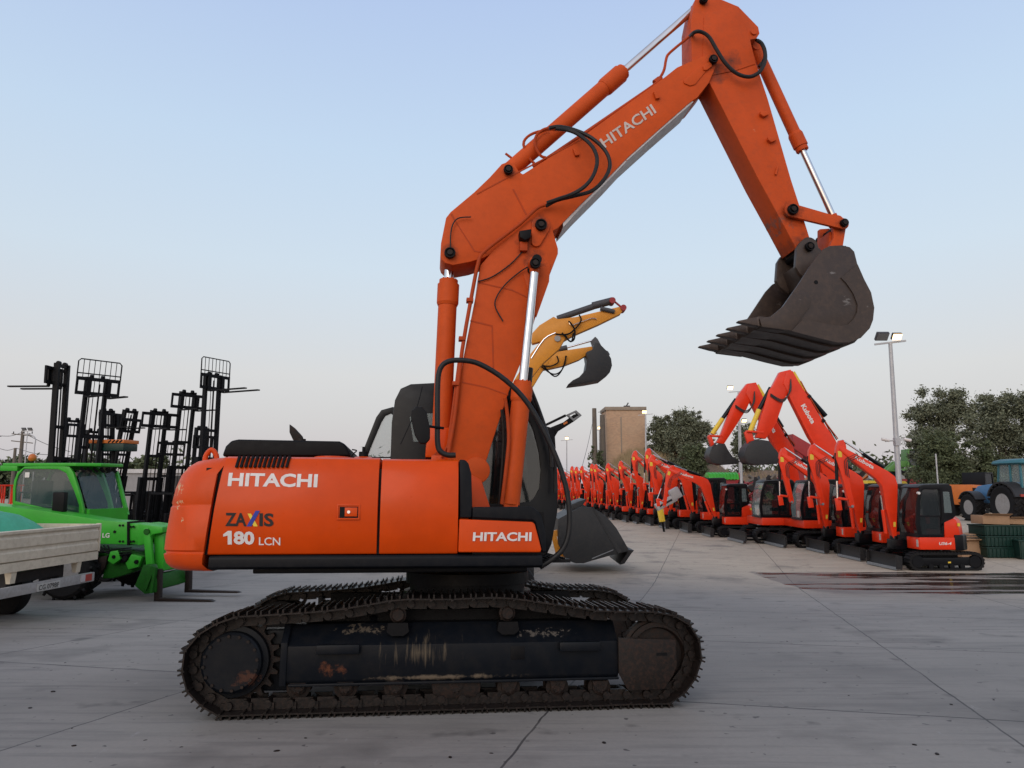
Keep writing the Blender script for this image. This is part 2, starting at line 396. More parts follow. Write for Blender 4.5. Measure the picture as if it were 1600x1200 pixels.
    xin = N.new('ShaderNodeMapRange'); L.new(edge, xin.inputs[0]); xin.inputs[1].default_value = 7.0; xin.inputs[2].default_value = 7.35
    xin2 = N.new('ShaderNodeMapRange'); L.new(edge, xin2.inputs[0]); xin2.inputs[1].default_value = 8.0; xin2.inputs[2].default_value = 9.6
    pud = math1('MULTIPLY', math1('MULTIPLY', band, 2.2), xin.outputs[0])
    patch_ = math1('SUBTRACT', math1('ADD', ns(1.15, 5, .6, (.16, 1.7, 1)), math1('MULTIPLY', xin2.outputs[0], .08)), .545)
    wet = cramp(N, L, math1('MINIMUM', pud, math1('MULTIPLY', patch_, 22)), .0, .45)
    damp = cramp(N, L, pud, .0, .6)
    col_ = mixc(N, L, math1('MULTIPLY', damp, .55), base, (.085, .066, .064))
    col_ = mixc(N, L, wet, col_, (.038, .022, .016))
    L.new(col_, b.inputs['Base Color'])
    rg = mixc(N, L, wet, cramp(N, L, mid, .2, .8, (.62,)*3, (.85,)*3), (.14, .14, .14)); L.new(rg, b.inputs['Roughness'])
    bh = math1('ADD', math1('MULTIPLY', fine, .3), math1('MULTIPLY', jn, -1.5))
    bh = math1('MULTIPLY', bh, math1('SUBTRACT', 1, wet))
    bump(N, L, b, bh, .25, .006)
    return m
def earth_material(name, ca, cb, cc, sc=1.0):
    m, N, L, b = newmat(name)
    f = noise(N, L, .5*sc, 8, .7); g = noise(N, L, 4*sc, 6, .7)
    o = mixc(N, L, cramp(N, L, f, .35, .65), ca, cb); o = mixc(N, L, cramp(N, L, g, .45, .65), o, cc)
    L.new(o, b.inputs['Base Color']); b.inputs['Roughness'].default_value = .95; bump(N, L, b, g, .8, .2); return m
M['ground'] = ground_material()
M['earth'] = earth_material('dry_earth', (.15, .10, .07), (.24, .16, .11), (.10, .08, .045))
def axis(parts):
    r = []
    for a, b, n in parts: r += [a+(b-a)*i/n for i in range(n)]
    return r+[parts[-1][1]]
xs = axis([(-900, -60, 10), (-60, -20, 10), (-20, 60, 100), (60, 900, 12)])
ys = axis([(-80, -4, 6), (-4, 17, 7), (17, 21, 8), (21, 56, 30), (56, 100, 60), (100, 260, 8), (260, 3000, 8)])
def grid_obj(name, mat, xs, ys, zf, test=None):
    vs = [(x, y, zf(x, y)) for y in ys for x in xs]; n = len(xs); fs = []
    for j in range(len(ys)-1):
        for i in range(n-1):
            if test is None or test((xs[i]+xs[i+1])/2, (ys[j]+ys[j+1])/2): fs.append((j*n+i, j*n+i+1, (j+1)*n+i+1, (j+1)*n+i))
    me = bpy.data.meshes.new(name); me.from_pydata(vs, [], fs); me.update(); me.materials.append(M[mat])
    me.polygons.foreach_set('use_smooth', [True]*len(me.polygons))
    o = bpy.data.objects.new(name, me); col.objects.link(o); return o
tag(grid_obj('ground', 'ground', xs, ys, gz), None, None, None, 'structure')
rr = random.Random(5)
hx = axis([(4, 56, 90)]); hy = axis([(60, 96, 70)])
def mz(x, y):
    e = gz(x, y); h = e+.962
    return e+.25+min(1, h)*.6*(.35*math.sin(x*1.7+math.sin(y*1.3)*2)*math.sin(y*1.9+x*.4)+rr.uniform(-.15, .15)) if h > .03 else e-.05
tag(grid_obj('earth_mound', 'earth', hx, hy, mz), None, None, None, 'structure')

# ------------------------------------------------------------------ the big orange excavator
AY = R(6.4)
EX = Vector((math.cos(AY), math.sin(AY), -.052*math.sin(AY))).normalized()
EZ = Vector((0, .052, 1)).normalized()
g0 = gnd(692, 1117)
FR = Frame(g0, EX, EZ); FR = Frame(g0+FR.ey*1.25, EX, EZ)
exc = thing('excavator', 'huge orange crawler excavator in the foreground with raised two-piece boom and dark bucket', 'excavator', FR.m)
YN = -1.25
P = FR.pl; p1 = FR.px
# track path (outer face of the shoes) read at the near side
tp = [(340, 1120), (309, 1110), (287, 1090), (277, 1066), (275, 1038), (279, 1018), (292, 1000), (315, 976), (362, 957), (403, 955), (447, 952), (486, 950), (527, 946), (565, 940), (606, 932), (645, 929), (700, 930), (721, 929), (757, 927), (793, 927), (829, 932), (900, 942), (936, 948), (982, 949), (1021, 949), (1063, 957), (1085, 973), (1099, 996), (1104, 1020), (1102, 1050), (1080, 1083), (1057, 1103)]
tl = P(tp, YN)
tl = [(x, max(z, 0) if i not in (0, len(tl)-1) else 0) for i, (x, z) in enumerate(tl)]
def resample(poly, n):
    pts = [Vector((x, z)) for x, z in poly]+[Vector(poly[0])]
    ds = [0]
    for a, b in zip(pts, pts[1:]): ds.append(ds[-1]+(b-a).length)
    T = ds[-1]; outp = []; k = 0
    for i in range(n):
        d = T*i/n
        while ds[k+1] < d: k += 1
        t = (d-ds[k])/(ds[k+1]-ds[k]); outp.append(pts[k].lerp(pts[k+1], t))
    return outp, T
_, TL = resample(tl, 4)
NS = round(TL/.171)
def build_track(y0, y1, parent, label=None):
    q, T = resample(tl, NS); pitch = T/NS
    b = MB(); ln = MB(); ym = (y0+y1)/2
    cx = sum(v.x for v in q)/NS; cz = sum(v.y for v in q)/NS
    rnd = random.Random(3)
    for i in range(NS):
        a, c = q[i], q[(i+1) % NS]; mid = (a+c)/2; t = (c-a).normalized(); n = Vector((t.y, -t.x))
        if n.dot(mid-Vector((cx, cz))) < 0: n = -n
        # flat runs: make sure the normal points outwards
        T3 = Vector((t.x, 0, t.y)); N3 = Vector((n.x, 0, n.y)); Y3 = Vector((0, 1, 0)); m3 = Vector((mid.x, 0, mid.y))
        j = rnd.uniform(-.006, .006)
        pc = m3-N3*.036
        b.obox(pc+Y3*(ym+j), (T3, Y3, N3), (pitch*.485, (y1-y0)/2, .006))
        b.obox(pc-N3*.010+T3*pitch*.47+Y3*(ym+j), (T3+N3*.35, Y3, N3), (pitch*.07, (y1-y0)/2, .005))
        for k, hgt in ((-.40, .016), (-.02, .015), (.36, .016)):
            b.obox(pc+N3*(.004+hgt)+T3*pitch*k+Y3*(ym+j), (T3, Y3, N3), (.0065, (y1-y0)/2, hgt))
        for sy in (-.085, .085):
            ln.obox(m3-N3*.085+T3*pitch*.12*(1 if sy > 0 else -1)+Y3*(ym+sy), (T3, Y3, N3), (pitch*.40, .016, .042))
            ln.obox(m3-N3*.070+T3*pitch*.4+Y3*(ym+sy*1.3), (T3, Y3, N3), (pitch*.2, .014, .028))
        pp = Vector((a.x, ym, a.y))-N3*.088
        ln.cyl(pp-Y3*.135, pp+Y3*.135, .032, 12)
    tr = b.build('track_shoes', 'track', parent, label=label)
    ln.build('track_chain', 'track', tr)
    return tr
for side, (y0, y1) in enumerate(((-1.25, -.75), (.75, 1.25))):
    build_track(y0, y1, exc)
    yo = y0 if side == 0 else y1        # outer edge
    sg = 1 if side == 0 else -1          # towards the machine's middle
    ym = (y0+y1)/2
    Yo = lambda d: yo+sg*d
    # frame beam
    fb = MB()
    # profile in y,z ; lengthwise from sprocket to idler
    xa = p1(446, 1030, YN+.1)[0]; xb = p1(966, 1030, YN+.1)[0]
    zt = p1(700, 1004, YN+.1)[1]; zb = p1(700, 1063, YN+.1)[1]; zs = p1(700, 972, YN+.25)[1]
    fb.prismx([(Yo(.115), zb), (Yo(.10), zb+.03), (Yo(.10), zt-.01), (Yo(.115), zt), (Yo(.26), zs), (Yo(.40), zs), (Yo(.44), zb)], xa, xb)
    fb.prismx([(Yo(.085), zb-.022), (Yo(.085), zb-.002), (Yo(.42), zb-.002), (Yo(.42), zb-.022)], xa+.03, xb)
    fb.prismx([(Yo(.09), zb-.015), (Yo(.09), zt+.02), (Yo(.27), zs+.05), (Yo(.42), zs+.05), (Yo(.42), zb-.015)], xa-.04, xa+.012)
    bm_ = fb.build('track_frame', 'frame', exc, bev=.006)
    if side == 0:
        sh = MB(); c = p1(809, 1020, YN+.1); sh.box(c[0]-.06, c[0]+.06, Yo(.096), Yo(.11), c[1]-.055, c[1]+.055)
        sh.build('access_hole', 'black', bm_, bev=.02)
        for cx_, cy_ in ((622, 982), (793, 980)):
            c = p1(cx_, cy_, YN+.17); h = MB(); h.prism([(c[0]-.08, c[1]+.05), (c[0]+.08, c[1]+.05), (c[0]+.09, c[1]-.02), (c[0]+.05, c[1]-.05), (c[0]-.05, c[1]-.05), (c[0]-.09, c[1]-.02)], Yo(.11), Yo(.3)); h.build('roller_cutout', 'black', bm_)
        for (ax, bx, cy_) in ((494, 562, 1014), (874, 938, 1009)):
            a = p1(ax, cy_, YN+.06); c = p1(bx, cy_, YN+.06)
            s_ = MB(); s_.box(a[0], c[0], Yo(.045), Yo(.10), a[1]-.045, a[1]+.03); s_.build('step', 'frame', bm_, bev=.015)
        # idler guard plate
        gp = MB(); gp.prism(P([(966, 997), (1056, 999), (1058, 1040), (1052, 1056), (1038, 1077), (982, 1080), (967, 1052)], YN+.07), Yo(.07), Yo(.10))
        gd = gp.build('idler_guard', 'rusty', bm_, bev=.008)
        sl = MB(); c = p1(1034, 1022, YN+.07); sl.box(c[0]-.045, c[0]+.045, Yo(.067), Yo(.08), c[1]-.012, c[1]+.012); sl.build('guard_slot', 'black', gd)
        ck = MB(); ck.prism(P([(674, 1063), (752, 1062), (750, 1082), (742, 1089), (690, 1092), (676, 1084)], YN+.13), Yo(.13), Yo(.16)); ck.build('chain_guard', 'rusty', bm_, bev=.008)
    # rollers
    for cx_ in (466, 540, 618, 712, 795, 871, 937):
        c = p1(cx_, 1074, YN+.15)
        rl = MB(); rl.lathe_y(c[0], c[1]-.0, [(.04, Yo(.13)), (.06, Yo(.14)), (.062, Yo(.16)), (.095, Yo(.165)), (.095, Yo(.2)), (.078, Yo(.205)), (.078, Yo(.33)), (.095, Yo(.34)), (.06, Yo(.38))], 22)
        rl.prism([(c[0]-.07, c[1]+.06), (c[0]-.045, c[1]-.01), (c[0], c[1]-.035), (c[0]+.045, c[1]-.01), (c[0]+.07, c[1]+.06)], Yo(.115), Yo(.14))
        for a in range(6): rl.ycyl(c[0]+.03*math.cos(a), c[1]+.03*math.sin(a), .008, Yo(.105), Yo(.12), 8)
        rl.build('track_roller', 'rusty', bm_)
    for cx_, cy_ in ((622, 961), (793, 958)):
        c = p1(cx_, cy_, YN+.14)
        rl = MB(); rl.lathe_y(c[0], c[1], [(.0, Yo(.13)), (.045, Yo(.13)), (.055, Yo(.14)), (.055, Yo(.155)), (.068, Yo(.16)), (.068, Yo(.32)), (.04, Yo(.36))], 22)
        rl.box(c[0]-.05, c[0]+.05, Yo(.25), Yo(.35), zs-.02, c[1])
        rl.build('carrier_roller', 'rusty', bm_)
    # sprocket
    c = p1(361, 1036, YN+.1); sp = MB(); nt_ = 21
    pts = []
    for k in range(nt_):
        a = 2*math.pi*k/nt_
        for da, rr_ in ((-.085, .295), (-.035, .345), (.035, .345), (.085, .295)): pts.append((c[0]+.01+rr_*math.cos(a+da), c[1]+rr_*math.sin(a+da)))
    sp.prism(pts, Yo(.22), Yo(.28)); spo = sp.build('sprocket', 'rusty', exc)
    hb = MB(); hb.lathe_y(c[0], c[1], [(0, Yo(.085)), (.212, Yo(.085)), (.232, Yo(.10)), (.236, Yo(.16)), (.275, Yo(.165)), (.28, Yo(.22)), (.28, Yo(.5))], 40)
    hbo = hb.build('hub_cover', 'black' if side else 'frame', spo)
    for k in range(16 if side == 0 else 0):
        a = 2*math.pi*(k+.3)/16; bo = MB(); bo.ycyl(c[0]+.205*math.cos(a), c[1]+.205*math.sin(a), .013, Yo(.068), Yo(.09), 6); bo.build('bolt', 'rusty', hbo)
    m_ = MB(); m_.box(c[0], xa+.02, Yo(.30), Yo(.48), c[1]-.26, c[1]+.22); m_.build('motor_mount', 'frame', bm_, bev=.02)
    m_ = MB(); m_.box(xa+.1, xb-.05, Yo(.40), Yo(.50), zb, p1(700, 952, YN+.4)[1]); m_.build('inner_dark_fill', 'black', bm_)  # black box stands in for car body and inner shadow behind the chain
    # idler
    c = p1(1029, 1025, YN+.15); il = MB()
    il.lathe_y(c[0], c[1], [(.0, Yo(.17)), (.08, Yo(.17)), (.1, Yo(.2)), (.22, Yo(.21)), (.235, Yo(.16)), (.275, Yo(.165)), (.275, Yo(.2)), (.30, Yo(.21)), (.30, Yo(.29)), (.275, Yo(.3)), (.275, Yo(.34)), (.1, Yo(.36))], 40)
    ilo = il.build('idler', 'rusty', exc)
    yk = MB(); yk.box(xb-.03, c[0]+.02, Yo(.2), Yo(.24), c[1]-.07, c[1]+.07); yk.box(xb-.03, c[0]+.02, Yo(.33), Yo(.37), c[1]-.07, c[1]+.07); yk.build('idler_yoke', 'frame', bm_, bev=.01)
for q, r_, c_, sc_, lo_, hi_, st_ in (((655, 1020), (.62, .26), (.26, .20, .13), 4, .74, 1.08, (7, 1, .4)), ((520, 1046), (.30, .10), (.16, .055, .025), 7, .70, .80, None), ((690, 1058), (1.0, .03), (.22, .17, .12), 10, .62, .80, None), ((560, 985), (.5, .10), (.15, .12, .09), 22, .78, .82, None), ((850, 990), (.6, .08), (.16, .14, .12), 25, .80, .84, None)):
    c = p1(*q, YN+.1); patch('frame', c[0], c[1], r_[0], r_[1], c_, sc_, lo_, hi_, st_)
c = p1(340, 1062, YN+.1); patch('frame', c[0]+.22, c[1], .2, .12, (.09, .035, .02), 9, .72, .80)
for q, r_ in (((291, 788), .11), ((294, 737), .06), ((289, 762), .16), ((300, 812), .07)):
    c = p1(*q, -.95); patch('weight', c[0], c[1], r_*.8, r_*1.1, (.50, .36, .20), 26, .80, .83, amt=.9)
for q, r_, m_n in (((845, 352), .14, 'boomp'), ((836, 412), .16, 'boomp'), ((703, 396), .12, 'boomp'), ((1114, 98), .13, 'boomp'), ((794, 268), .09, 'boomp'), ((820, 385), .12, 'boomp'), ((1238, 335), .17, 'stickp'), ((1318, 352), .12, 'stickp'), ((1255, 378), .16, 'stickp'), ((1122, 110), .14, 'stickp'), ((1145, 92), .16, 'stickp')):
    c = p1(*q, -.22); patch(m_n, c[0], c[1], r_, r_*1.1, (.030, .016, .012) if m_n == 'boomp' or r_ > .16 else (.05, .03, .025), 7, .56, .92, amt=.9)
for q, r_ in (((1300, 425), .12), ((1322, 470), .16), ((1250, 470), .10), ((1355, 480), .08)): c = p1(*q, -.6); patch('bucket', c[0], c[1], r_, r_*.8, (.22, .20, .185), 14, .80, .86, (1, 1, 3))
c = p1(1215, 350, -.1); patch('stickp', c[0], c[1], .40, .50, (.11, .09, .08), 13, .82, .88)
c = p1(1180, 205, -.17); patch('stickp', c[0], c[1], .12, .16, (.62, .30, .18), 15, .86, .88)
# car body between the tracks
cb = MB()
cb.prismz([(-.62, -.9), (-.2, -.55), (.75, -.55), (1.1, -.9), (1.1, .9), (.75, .55), (-.2, .55), (-.62, .9)], .42, .72)
cbx = cb
cb.cyl((.25, 0, .7), (.25, 0, .86), .62, 40)
cb.build('car_body', 'frame', exc, bev=.01)
sw = MB(); sw.cyl((.25, 0, .84), (.25, 0, .93), .56, 48); sw.cyl((.25, 0, .93), (.25, 0, 1.03), .60, 48)
sw.build('swing_bearing', 'black', exc)

# --- upper structure
YH = -1.22
H = lambda x, y, yl=YH: p1(x, y, yl)
zdb = H(600, 891)[1]; zdt = H(600, 867)[1]; ztop = H(600, 714)[1]
xr = H(325, 880)[0]; xf = H(848, 880)[0]
xc = 0.25
dk = MB()
dk.prismx([(-1.19, zdb+.01), (-1.22, zdb+.03), (-1.22, zdt-.02), (-1.205, zdt), (1.205, zdt), (1.22, zdt-.02), (1.22, zdb+.03), (1.19, zdb+.01)], xr, xf)
dk.box(xr+.3, xf-.1, -1.0, 1.0, zdb-.035, zdb+.02)
dk.build('deck_skirt', 'blue_black', exc, bev=.012)
def PPROF(z0, z1): return [(-1.195, z0), (-1.207, z0+.015), (-1.232, z0+.18), (-1.248, z0+.36), (-1.243, z1-.32), (-1.222, z1-.17), (-1.193, z1-.07), (-1.160, z1-.018)]
def conform(o, z0, z1, lift=.003):
    pr = PPROF(z0, z1)
    bm = bmesh.new(); bm.from_mesh(o.data)
    for _, zc in pr+[(0, z0+.10), (0, z0+.27), (0, z1-.12), (0, z1-.24)]:
        bmesh.ops.bisect_plane(bm, geom=bm.verts[:]+bm.edges[:]+bm.faces[:], plane_co=(0, 0, zc), plane_no=(0, 0, 1))
    bm.to_mesh(o.data); bm.free()
    for v in o.data.vertices:
        z = v.co.z
        for (ya, za), (yb_, zb_) in zip(pr, pr[1:]):
            if za <= z <= zb_: v.co.y = ya+(yb_-ya)*(z-za)/(zb_-za)-lift; break
    return o
def side_panel(name, x0, x1, yb, yt, mat, lab=None):
    """pressed panel: slightly bellied, with a rounded shoulder"""
    z0 = yb; z1 = yt
    pr = PPROF(z0, z1)+[(-1.12, z1), (-.80, z1+.01), (-.80, z0)]
    m = MB(); m.prismx(pr, x0, x1)
    if name == 'rear_side_door': m.v = [(x+(.085*(z-z0)/(z1-z0) if x < (x0+x1)/2 else 0), y, z) for x, y, z in m.v]
    return m.build(name, mat, exc, bev=.007, label=lab, smooth=50)
zpb = zdt+.006
x1a = H(328.5, 790)[0]; x1b = H(590.5, 790)[0]; x2b = H(716, 790)[0]; x2a = H(594.5, 790)[0]
door = side_panel('rear_side_door', x1a, x1b, zpb, ztop, 'orange')
door2 = side_panel('front_side_door', x2a, x2b, zpb, H(650, 716)[1], 'orange')
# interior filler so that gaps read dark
fl = MB(); fl.box(x1a-.06, x2b-.02, -1.19, 1.15, zpb, ztop-.10); fl.build('dark_gap_filler', 'black', exc)
# far side panels and top cover
fs = MB()
fs.prismx([(1.212, zpb), (1.245, zpb+.3), (1.228, ztop-.14), (1.165, ztop-.012), (1.12, ztop), (-.80, ztop), (-.80, ztop-.04), (1.0, ztop-.04), (1.0, zpb)], x1a, H(610, 790)[0])
fs.build('top_cover', 'orange', exc, bev=.01)
# vents: black blocks stand for the shade inside the slots
vt = MB()
for k in range(12):
    px_ = 366+k*7.15
    a = H(px_+4.5, 711, -1.20); c = H(px_, 729.5, -1.235)
    for (pa, pb, ya, yb_) in ((a, c, -1.222, -1.250),):
        vt.add([(c[0], -1.226, c[1]), (c[0]+.022, -1.226, c[1]), (a[0]+.022, -1.168, a[1]), (a[0], -1.168, a[1]),
                (c[0], -1.10, c[1]-.02), (c[0]+.022, -1.10, c[1]-.02), (a[0]+.022, -1.10, a[1]-.02), (a[0], -1.10, a[1]-.02)],
               [(0, 1, 2, 3), (7, 6, 5, 4), (0, 4, 5, 1), (1, 5, 6, 2), (2, 6, 7, 3), (3, 7, 4, 0)])
vt.build('vent_slots', 'black', door, bev=.004)
# latch
la = MB(); a = H(527, 788, -1.25); c = H(562, 812, -1.25)
la.ring([(a[0], a[1]), (c[0], a[1]), (c[0], c[1]), (a[0], c[1])], [(a[0]+.012, a[1]-.012), (c[0]-.012, a[1]-.012), (c[0]-.012, c[1]+.012), (a[0]+.012, c[1]+.012)], -1.2545, -1.24)
lo = la.build('door_latch', 'orange', door, bev=.003)
m_ = MB(); a = H(531, 792, -1.25); c = H(559, 809, -1.25); m_.box(a[0], c[0], -1.2515, -1.24, c[1], a[1]); m_.build('latch_recess', 'black', lo)
m_ = MB(); a = H(539, 793, -1.25); c = H(558, 807, -1.25); m_.box(a[0], c[0], -1.258, -1.24, c[1], a[1]); m_.build('latch_lever', 'orange', lo, bev=.003)
m_ = MB(); a = H(545, 800, -1.25); m_.ycyl(a[0], a[1], .013, -1.264, -1.25, 14); m_.build('key_lock', 'chrome', lo)
# lettering on the panels
def plane_text(name, body, mat, par, bl, br, tl_, yl, **k):
    a = Vector((p1(*bl, yl)[0], yl, p1(*bl, yl)[1])); b = Vector((p1(*br, yl)[0], yl, p1(*br, yl)[1])); c = Vector((p1(*tl_, yl)[0], yl, p1(*tl_, yl)[1]))
    return text(name, body, mat, par, a, b-a, c-a, **k)
conform(plane_text('maker_lettering', 'HITACHI', 'decal_white', door, (354.5, 759.5), (495, 761.5), (356, 738), -1.2545, off=.032), zpb, ztop)
conform(plane_text('model_lettering', 'ZA', 'decal_black', door, (351, 822), (384.5, 822.5), (351.5, 801), -1.2545, off=.032), zpb, ztop)
conform(plane_text('model_lettering', 'IS', 'decal_black', door, (404.5, 822.5), (427, 823), (405, 801.5), -1.2545, off=.032), zpb, ztop)
for mt, q, yy in (('decal_yellow', [(386.5, 802.5), (392, 802.5), (402, 822.5), (395.5, 822.5)], -1.2545), ('decal_blue', [(399, 798), (406, 798), (392, 822.5), (384.5, 822.5)], -1.257)):
    m_ = MB(); q = P(q, yy); m_.add([(x, yy, z) for x, z in q], [tuple(range(len(q)))]); conform(m_.build('model_letter_x', mt, door), zpb, ztop, .003 if mt == 'decal_yellow' else .005)
m_ = MB(); q = P([(355, 829.5), (361, 829.5), (360.5, 851), (354, 851), (354.5, 837), (347.5, 838.5), (347.5, 835)], -1.2545); m_.add([(x, -1.2545, z) for x, z in q], [tuple(range(len(q)))]); conform(m_.build('size_lettering', 'decal_white', door), zpb, ztop)
conform(plane_text('size_lettering', '80', 'decal_white', door, (363.5, 851), (396, 851.5), (364, 830), -1.2545, off=.04), zpb, ztop)
conform(plane_text('size_lettering', 'LCN', 'decal_white', door, (403, 852), (436.5, 852.5), (403.5, 839.5), -1.2545, off=.01), zpb, ztop)
# counterweight
cw = MB(); loops = []
xseam = H(320.5, 800)[0]; zc0 = zdb; zc1 = H(330, 712)[1]
def plan(sc, lean=0):
    hw = 1.245-(1-sc)*.75; xb_ = -2.37+(1-sc)*.9; r = .38
    pts = [(xseam+lean, -hw)]
    pts += [(xb_+r+.02+r*math.cos(R(a)), -hw+r+r*math.sin(R(a))) for a in range(-90, -181, -10)]
    # bellied back
    pts += [(xb_-.10*(1-(y/(hw-r))**2)+.02, y) for y in [(-hw+r)+2*(hw-r)*i/10 for i in range(1, 10)]]
    pts += [(xb_+r+.02+r*math.cos(R(a)), hw-r+r*math.sin(R(a))) for a in range(180, 89, -10)]
    pts += [(xseam+lean, hw)]
    return pts
zz = zc1-zc0
for f, sc in ((0, .88), (.02, .925), (.06, .965), (.11, .985), (.14, .992), (.15, .978), (.165, .978), (.18, .994), (.3, 1.0), (.55, 1.0), (.56, .992), (.575, .992), (.59, .998), (.72, .99), (.84, .965), (.92, .925), (.97, .87), (1.0, .78)):
    loops.append([(x+f*.085, y, zc0+zz*f) for x, y in plan(sc)])
cw.loft(loops)
cwo = cw.build('counterweight', 'weight', exc, smooth=40)
ex0 = p1(330, 712, -.82)[0]; m_ = MB(); m_.tube([(ex0-.045, -.82, zc1-.05), (ex0-.045, -.82, zc1+.03), (ex0, -.82, zc1+.085), (ex0+.045, -.82, zc1+.03), (ex0+.045, -.82, zc1-.05)], .022, 10)
m_.build('lifting_eye', 'weight', cwo)
# engine hood
hd = MB(); hp = P([(346, 713), (352, 697), (361, 688), (372, 686), (530, 689), (540, 694), (548, 713)], -.62)
hd.prism(hp, -.62, .9); hd.build('engine_hood', 'black', exc, bev=.03, seg=3)
ex_ = MB(); a = p1(470, 700, -.1); b_ = p1(462, 690, -.1); c = p1(453, 664, -.1)
ex_.cyl((a[0], -.1, a[1]-.1), (a[0], -.1, p1(470, 686, -.1)[1]), .045, 16)
exo = ex_.build('exhaust_pipe', 'rusty', exc)
sh_ = MB(); sh_.prism(P([(453, 663), (461, 669), (473, 682), (474, 689), (459, 689), (453, 676)], -.1), -.135, -.065); sh_.build('exhaust_tip', 'rusty', exo, bev=.012)
def topfix(px_, w, h, name, mat, yl=-.9, r=None):
    c = p1(px_, 713, yl); m_ = MB(); m_.cyl((c[0], yl, ztop-.01), (c[0], yl, ztop+h), w, 20, r if r else w); return m_, c
m_, c = topfix(520, .16, .02, '', ''); m_.build('filler_plate', 'orange', exc, bev=.005)
m_, c = topfix(568, .13, .025, '', '', r=.07); m_.build('filler_plate', 'orange', exc)
m_.build  # noqa
m_ = MB(); m_.cyl((c[0], -.9, ztop+.02), (c[0], -.9, ztop+.07), .042, 14); m_.cyl((c[0], -.9, ztop+.07), (c[0], -.9, ztop+.115), .014, 10); m_.build('tank_breather', 'black', exc)
m_ = MB(); c = p1(546, 712, -.9); m_.tube([(c[0], -.9, ztop), (c[0]+.03, -.9, ztop+.05), (c[0]+.06, -.9, ztop+.08), (c[0]+.02, -.9, ztop+.09)], .006, 6); m_.build('wire_loop', 'black', exc)
# front tool box with its dark lid and the dark pillar strip
tb = MB(); tb.prism(P([(717.5, 811), (832, 815.5), (836, 819), (846, 858), (845, 863), (716, 863)], -1.235), -1.238, -.75)
tbo = tb.build('tool_box', 'orange', exc, bev=.014, seg=3)
plane_text('maker_lettering', 'HITACHI', 'decal_white', tbo, (738.5, 845.5), (830, 845.5), (739.5, 831.5), -1.2425, off=.032)
tm = MB(); tm.prism(P([(738, 792), (830, 791.5), (838, 796), (846, 806), (853, 835), (853.5, 863), (847.5, 863), (836, 816), (832, 813), (738, 809)], -1.215), -1.218, -.55)
tm.build('tool_box_lid', 'blue_black', exc, bev=.014, seg=3)
st = MB(); st.prism(P([(718, 718), (727, 718.5), (732, 724), (736.5, 740), (738, 790), (737, 809), (718, 809)], -1.2), -1.208, -.95)
st.build('corner_cover', 'blue_black', exc, bev=.014, seg=3)
fw = MB(); fw.prism(P([(738, 800), (850, 800), (853, 866), (738, 866)], -1.19), -1.19, -.6); fw.build('front_bay_fill', 'black', exc)
wk = MB(); a = p1(846, 880, -.9); wk.box(a[0], a[0]+.24, -1.0, .2, zdb+.04, zdb+.07)
for k in range(4): wk.box(a[0]+.03+.05*k, a[0]+.045+.05*k, -1.0, .2, zdb+.07, zdb+.085)
wk.build('front_step', 'plastic', exc)
# handrail
hr = MB()
hp_ = [(712, 711), (700, 711), (689, 706), (684, 694), (683.5, 660), (684, 600), (688, 576), (700, 565), (722, 563), (750, 569), (790, 594), (826, 632), (858, 690), (880, 745), (889, 790), (889, 830), (880, 857), (862, 874), (843, 886)]
hr.tube([(p1(x, y, -1.08)[0], -1.08, p1(x, y, -1.08)[1]) for x, y in hp_], .024, 12, 4)
hr.build('handrail', 'hose', exc)
m_ = MB(); a = p1(693, 669, -1.08); b_ = p1(668, 666, -1.15); m_.tube([(a[0], -1.08, a[1]), (b_[0], -1.15, b_[1])], .012, 8)
mk = m_.build('mirror_arm', 'black', exc)
m_ = MB(); m_.prism(P([(650, 636), (660, 636), (667, 645), (672, 670), (672, 686), (665, 694), (656, 693), (648, 680), (642, 655), (643, 642)], -1.17), -1.19, -1.13); m_.build('mirror', 'plastic', mk, bev=.012, seg=3)
# radio aerial wire
m_ = MB(); m_.tube([(p1(626, 694, -.9)[0], -.9, p1(626, 694, -.9)[1]), (p1(650, 640, -.9)[0], -.9, p1(650, 640, -.9)[1]), (p1(660, 604, -.9)[0], -.9, p1(660, 604, -.9)[1])], .004, 5); m_.build('aerial_wire', 'black', exc)

# --- cab on the far side
YC = .22
co = P([(610, 716), (612, 660), (617, 625), (626, 607), (642, 600), (700, 597), (780, 597), (815, 602), (834, 622), (852, 662), (866, 712), (872, 760), (871, 800), (862, 850), (854, 868), (610, 868)], YC)
ci = P([(720, 716), (720, 700), (720, 665), (720, 645), (722, 632), (728, 626), (780, 624), (806, 626), (818, 640), (833, 672), (842, 706), (845, 735), (843, 762), (836, 776), (828, 784), (720, 790)], YC)
cabm = MB(); cabm.ring(co, ci, YC, YC+.05); cabm.ring(co, ci, 1.17, 1.22)
cabo = cabm.build('cab', 'gloss_black', exc, bev=.01)
m_ = MB()
for i, j in ((15, 0), (0, 1), (1, 2), (2, 3), (3, 4), (4, 5), (5, 6), (6, 7), (14, 15), (13, 14)):
    a, b_ = co[i], co[j]; m_.add([(a[0], YC+.02, a[1]), (b_[0], YC+.02, b_[1]), (b_[0], 1.2, b_[1]), (a[0], 1.2, a[1])], [(0, 1, 2, 3)])
m_.build('cab_shell', 'gloss_black', cabo, smooth=60)
m_ = MB()
for i, j in ((7, 8), (8, 9), (9, 10), (10, 11), (11, 12), (12, 13)):
    a, b_ = co[i], co[j]; m_.add([(a[0]-.01, YC+.06, a[1]), (b_[0]-.01, YC+.06, b_[1]), (b_[0]-.01, 1.16, b_[1]), (a[0]-.01, 1.16, a[1])], [(0, 1, 2, 3)])
m_.build('windscreen', 'glass', cabo, smooth=70)
m_ = MB(); m_.prism(ci, YC+.02, YC+.026); m_.build('side_window', 'glass', cabo)
m_ = MB(); m_.prism(ci, 1.19, 1.196); m_.build('side_window', 'glass', cabo)
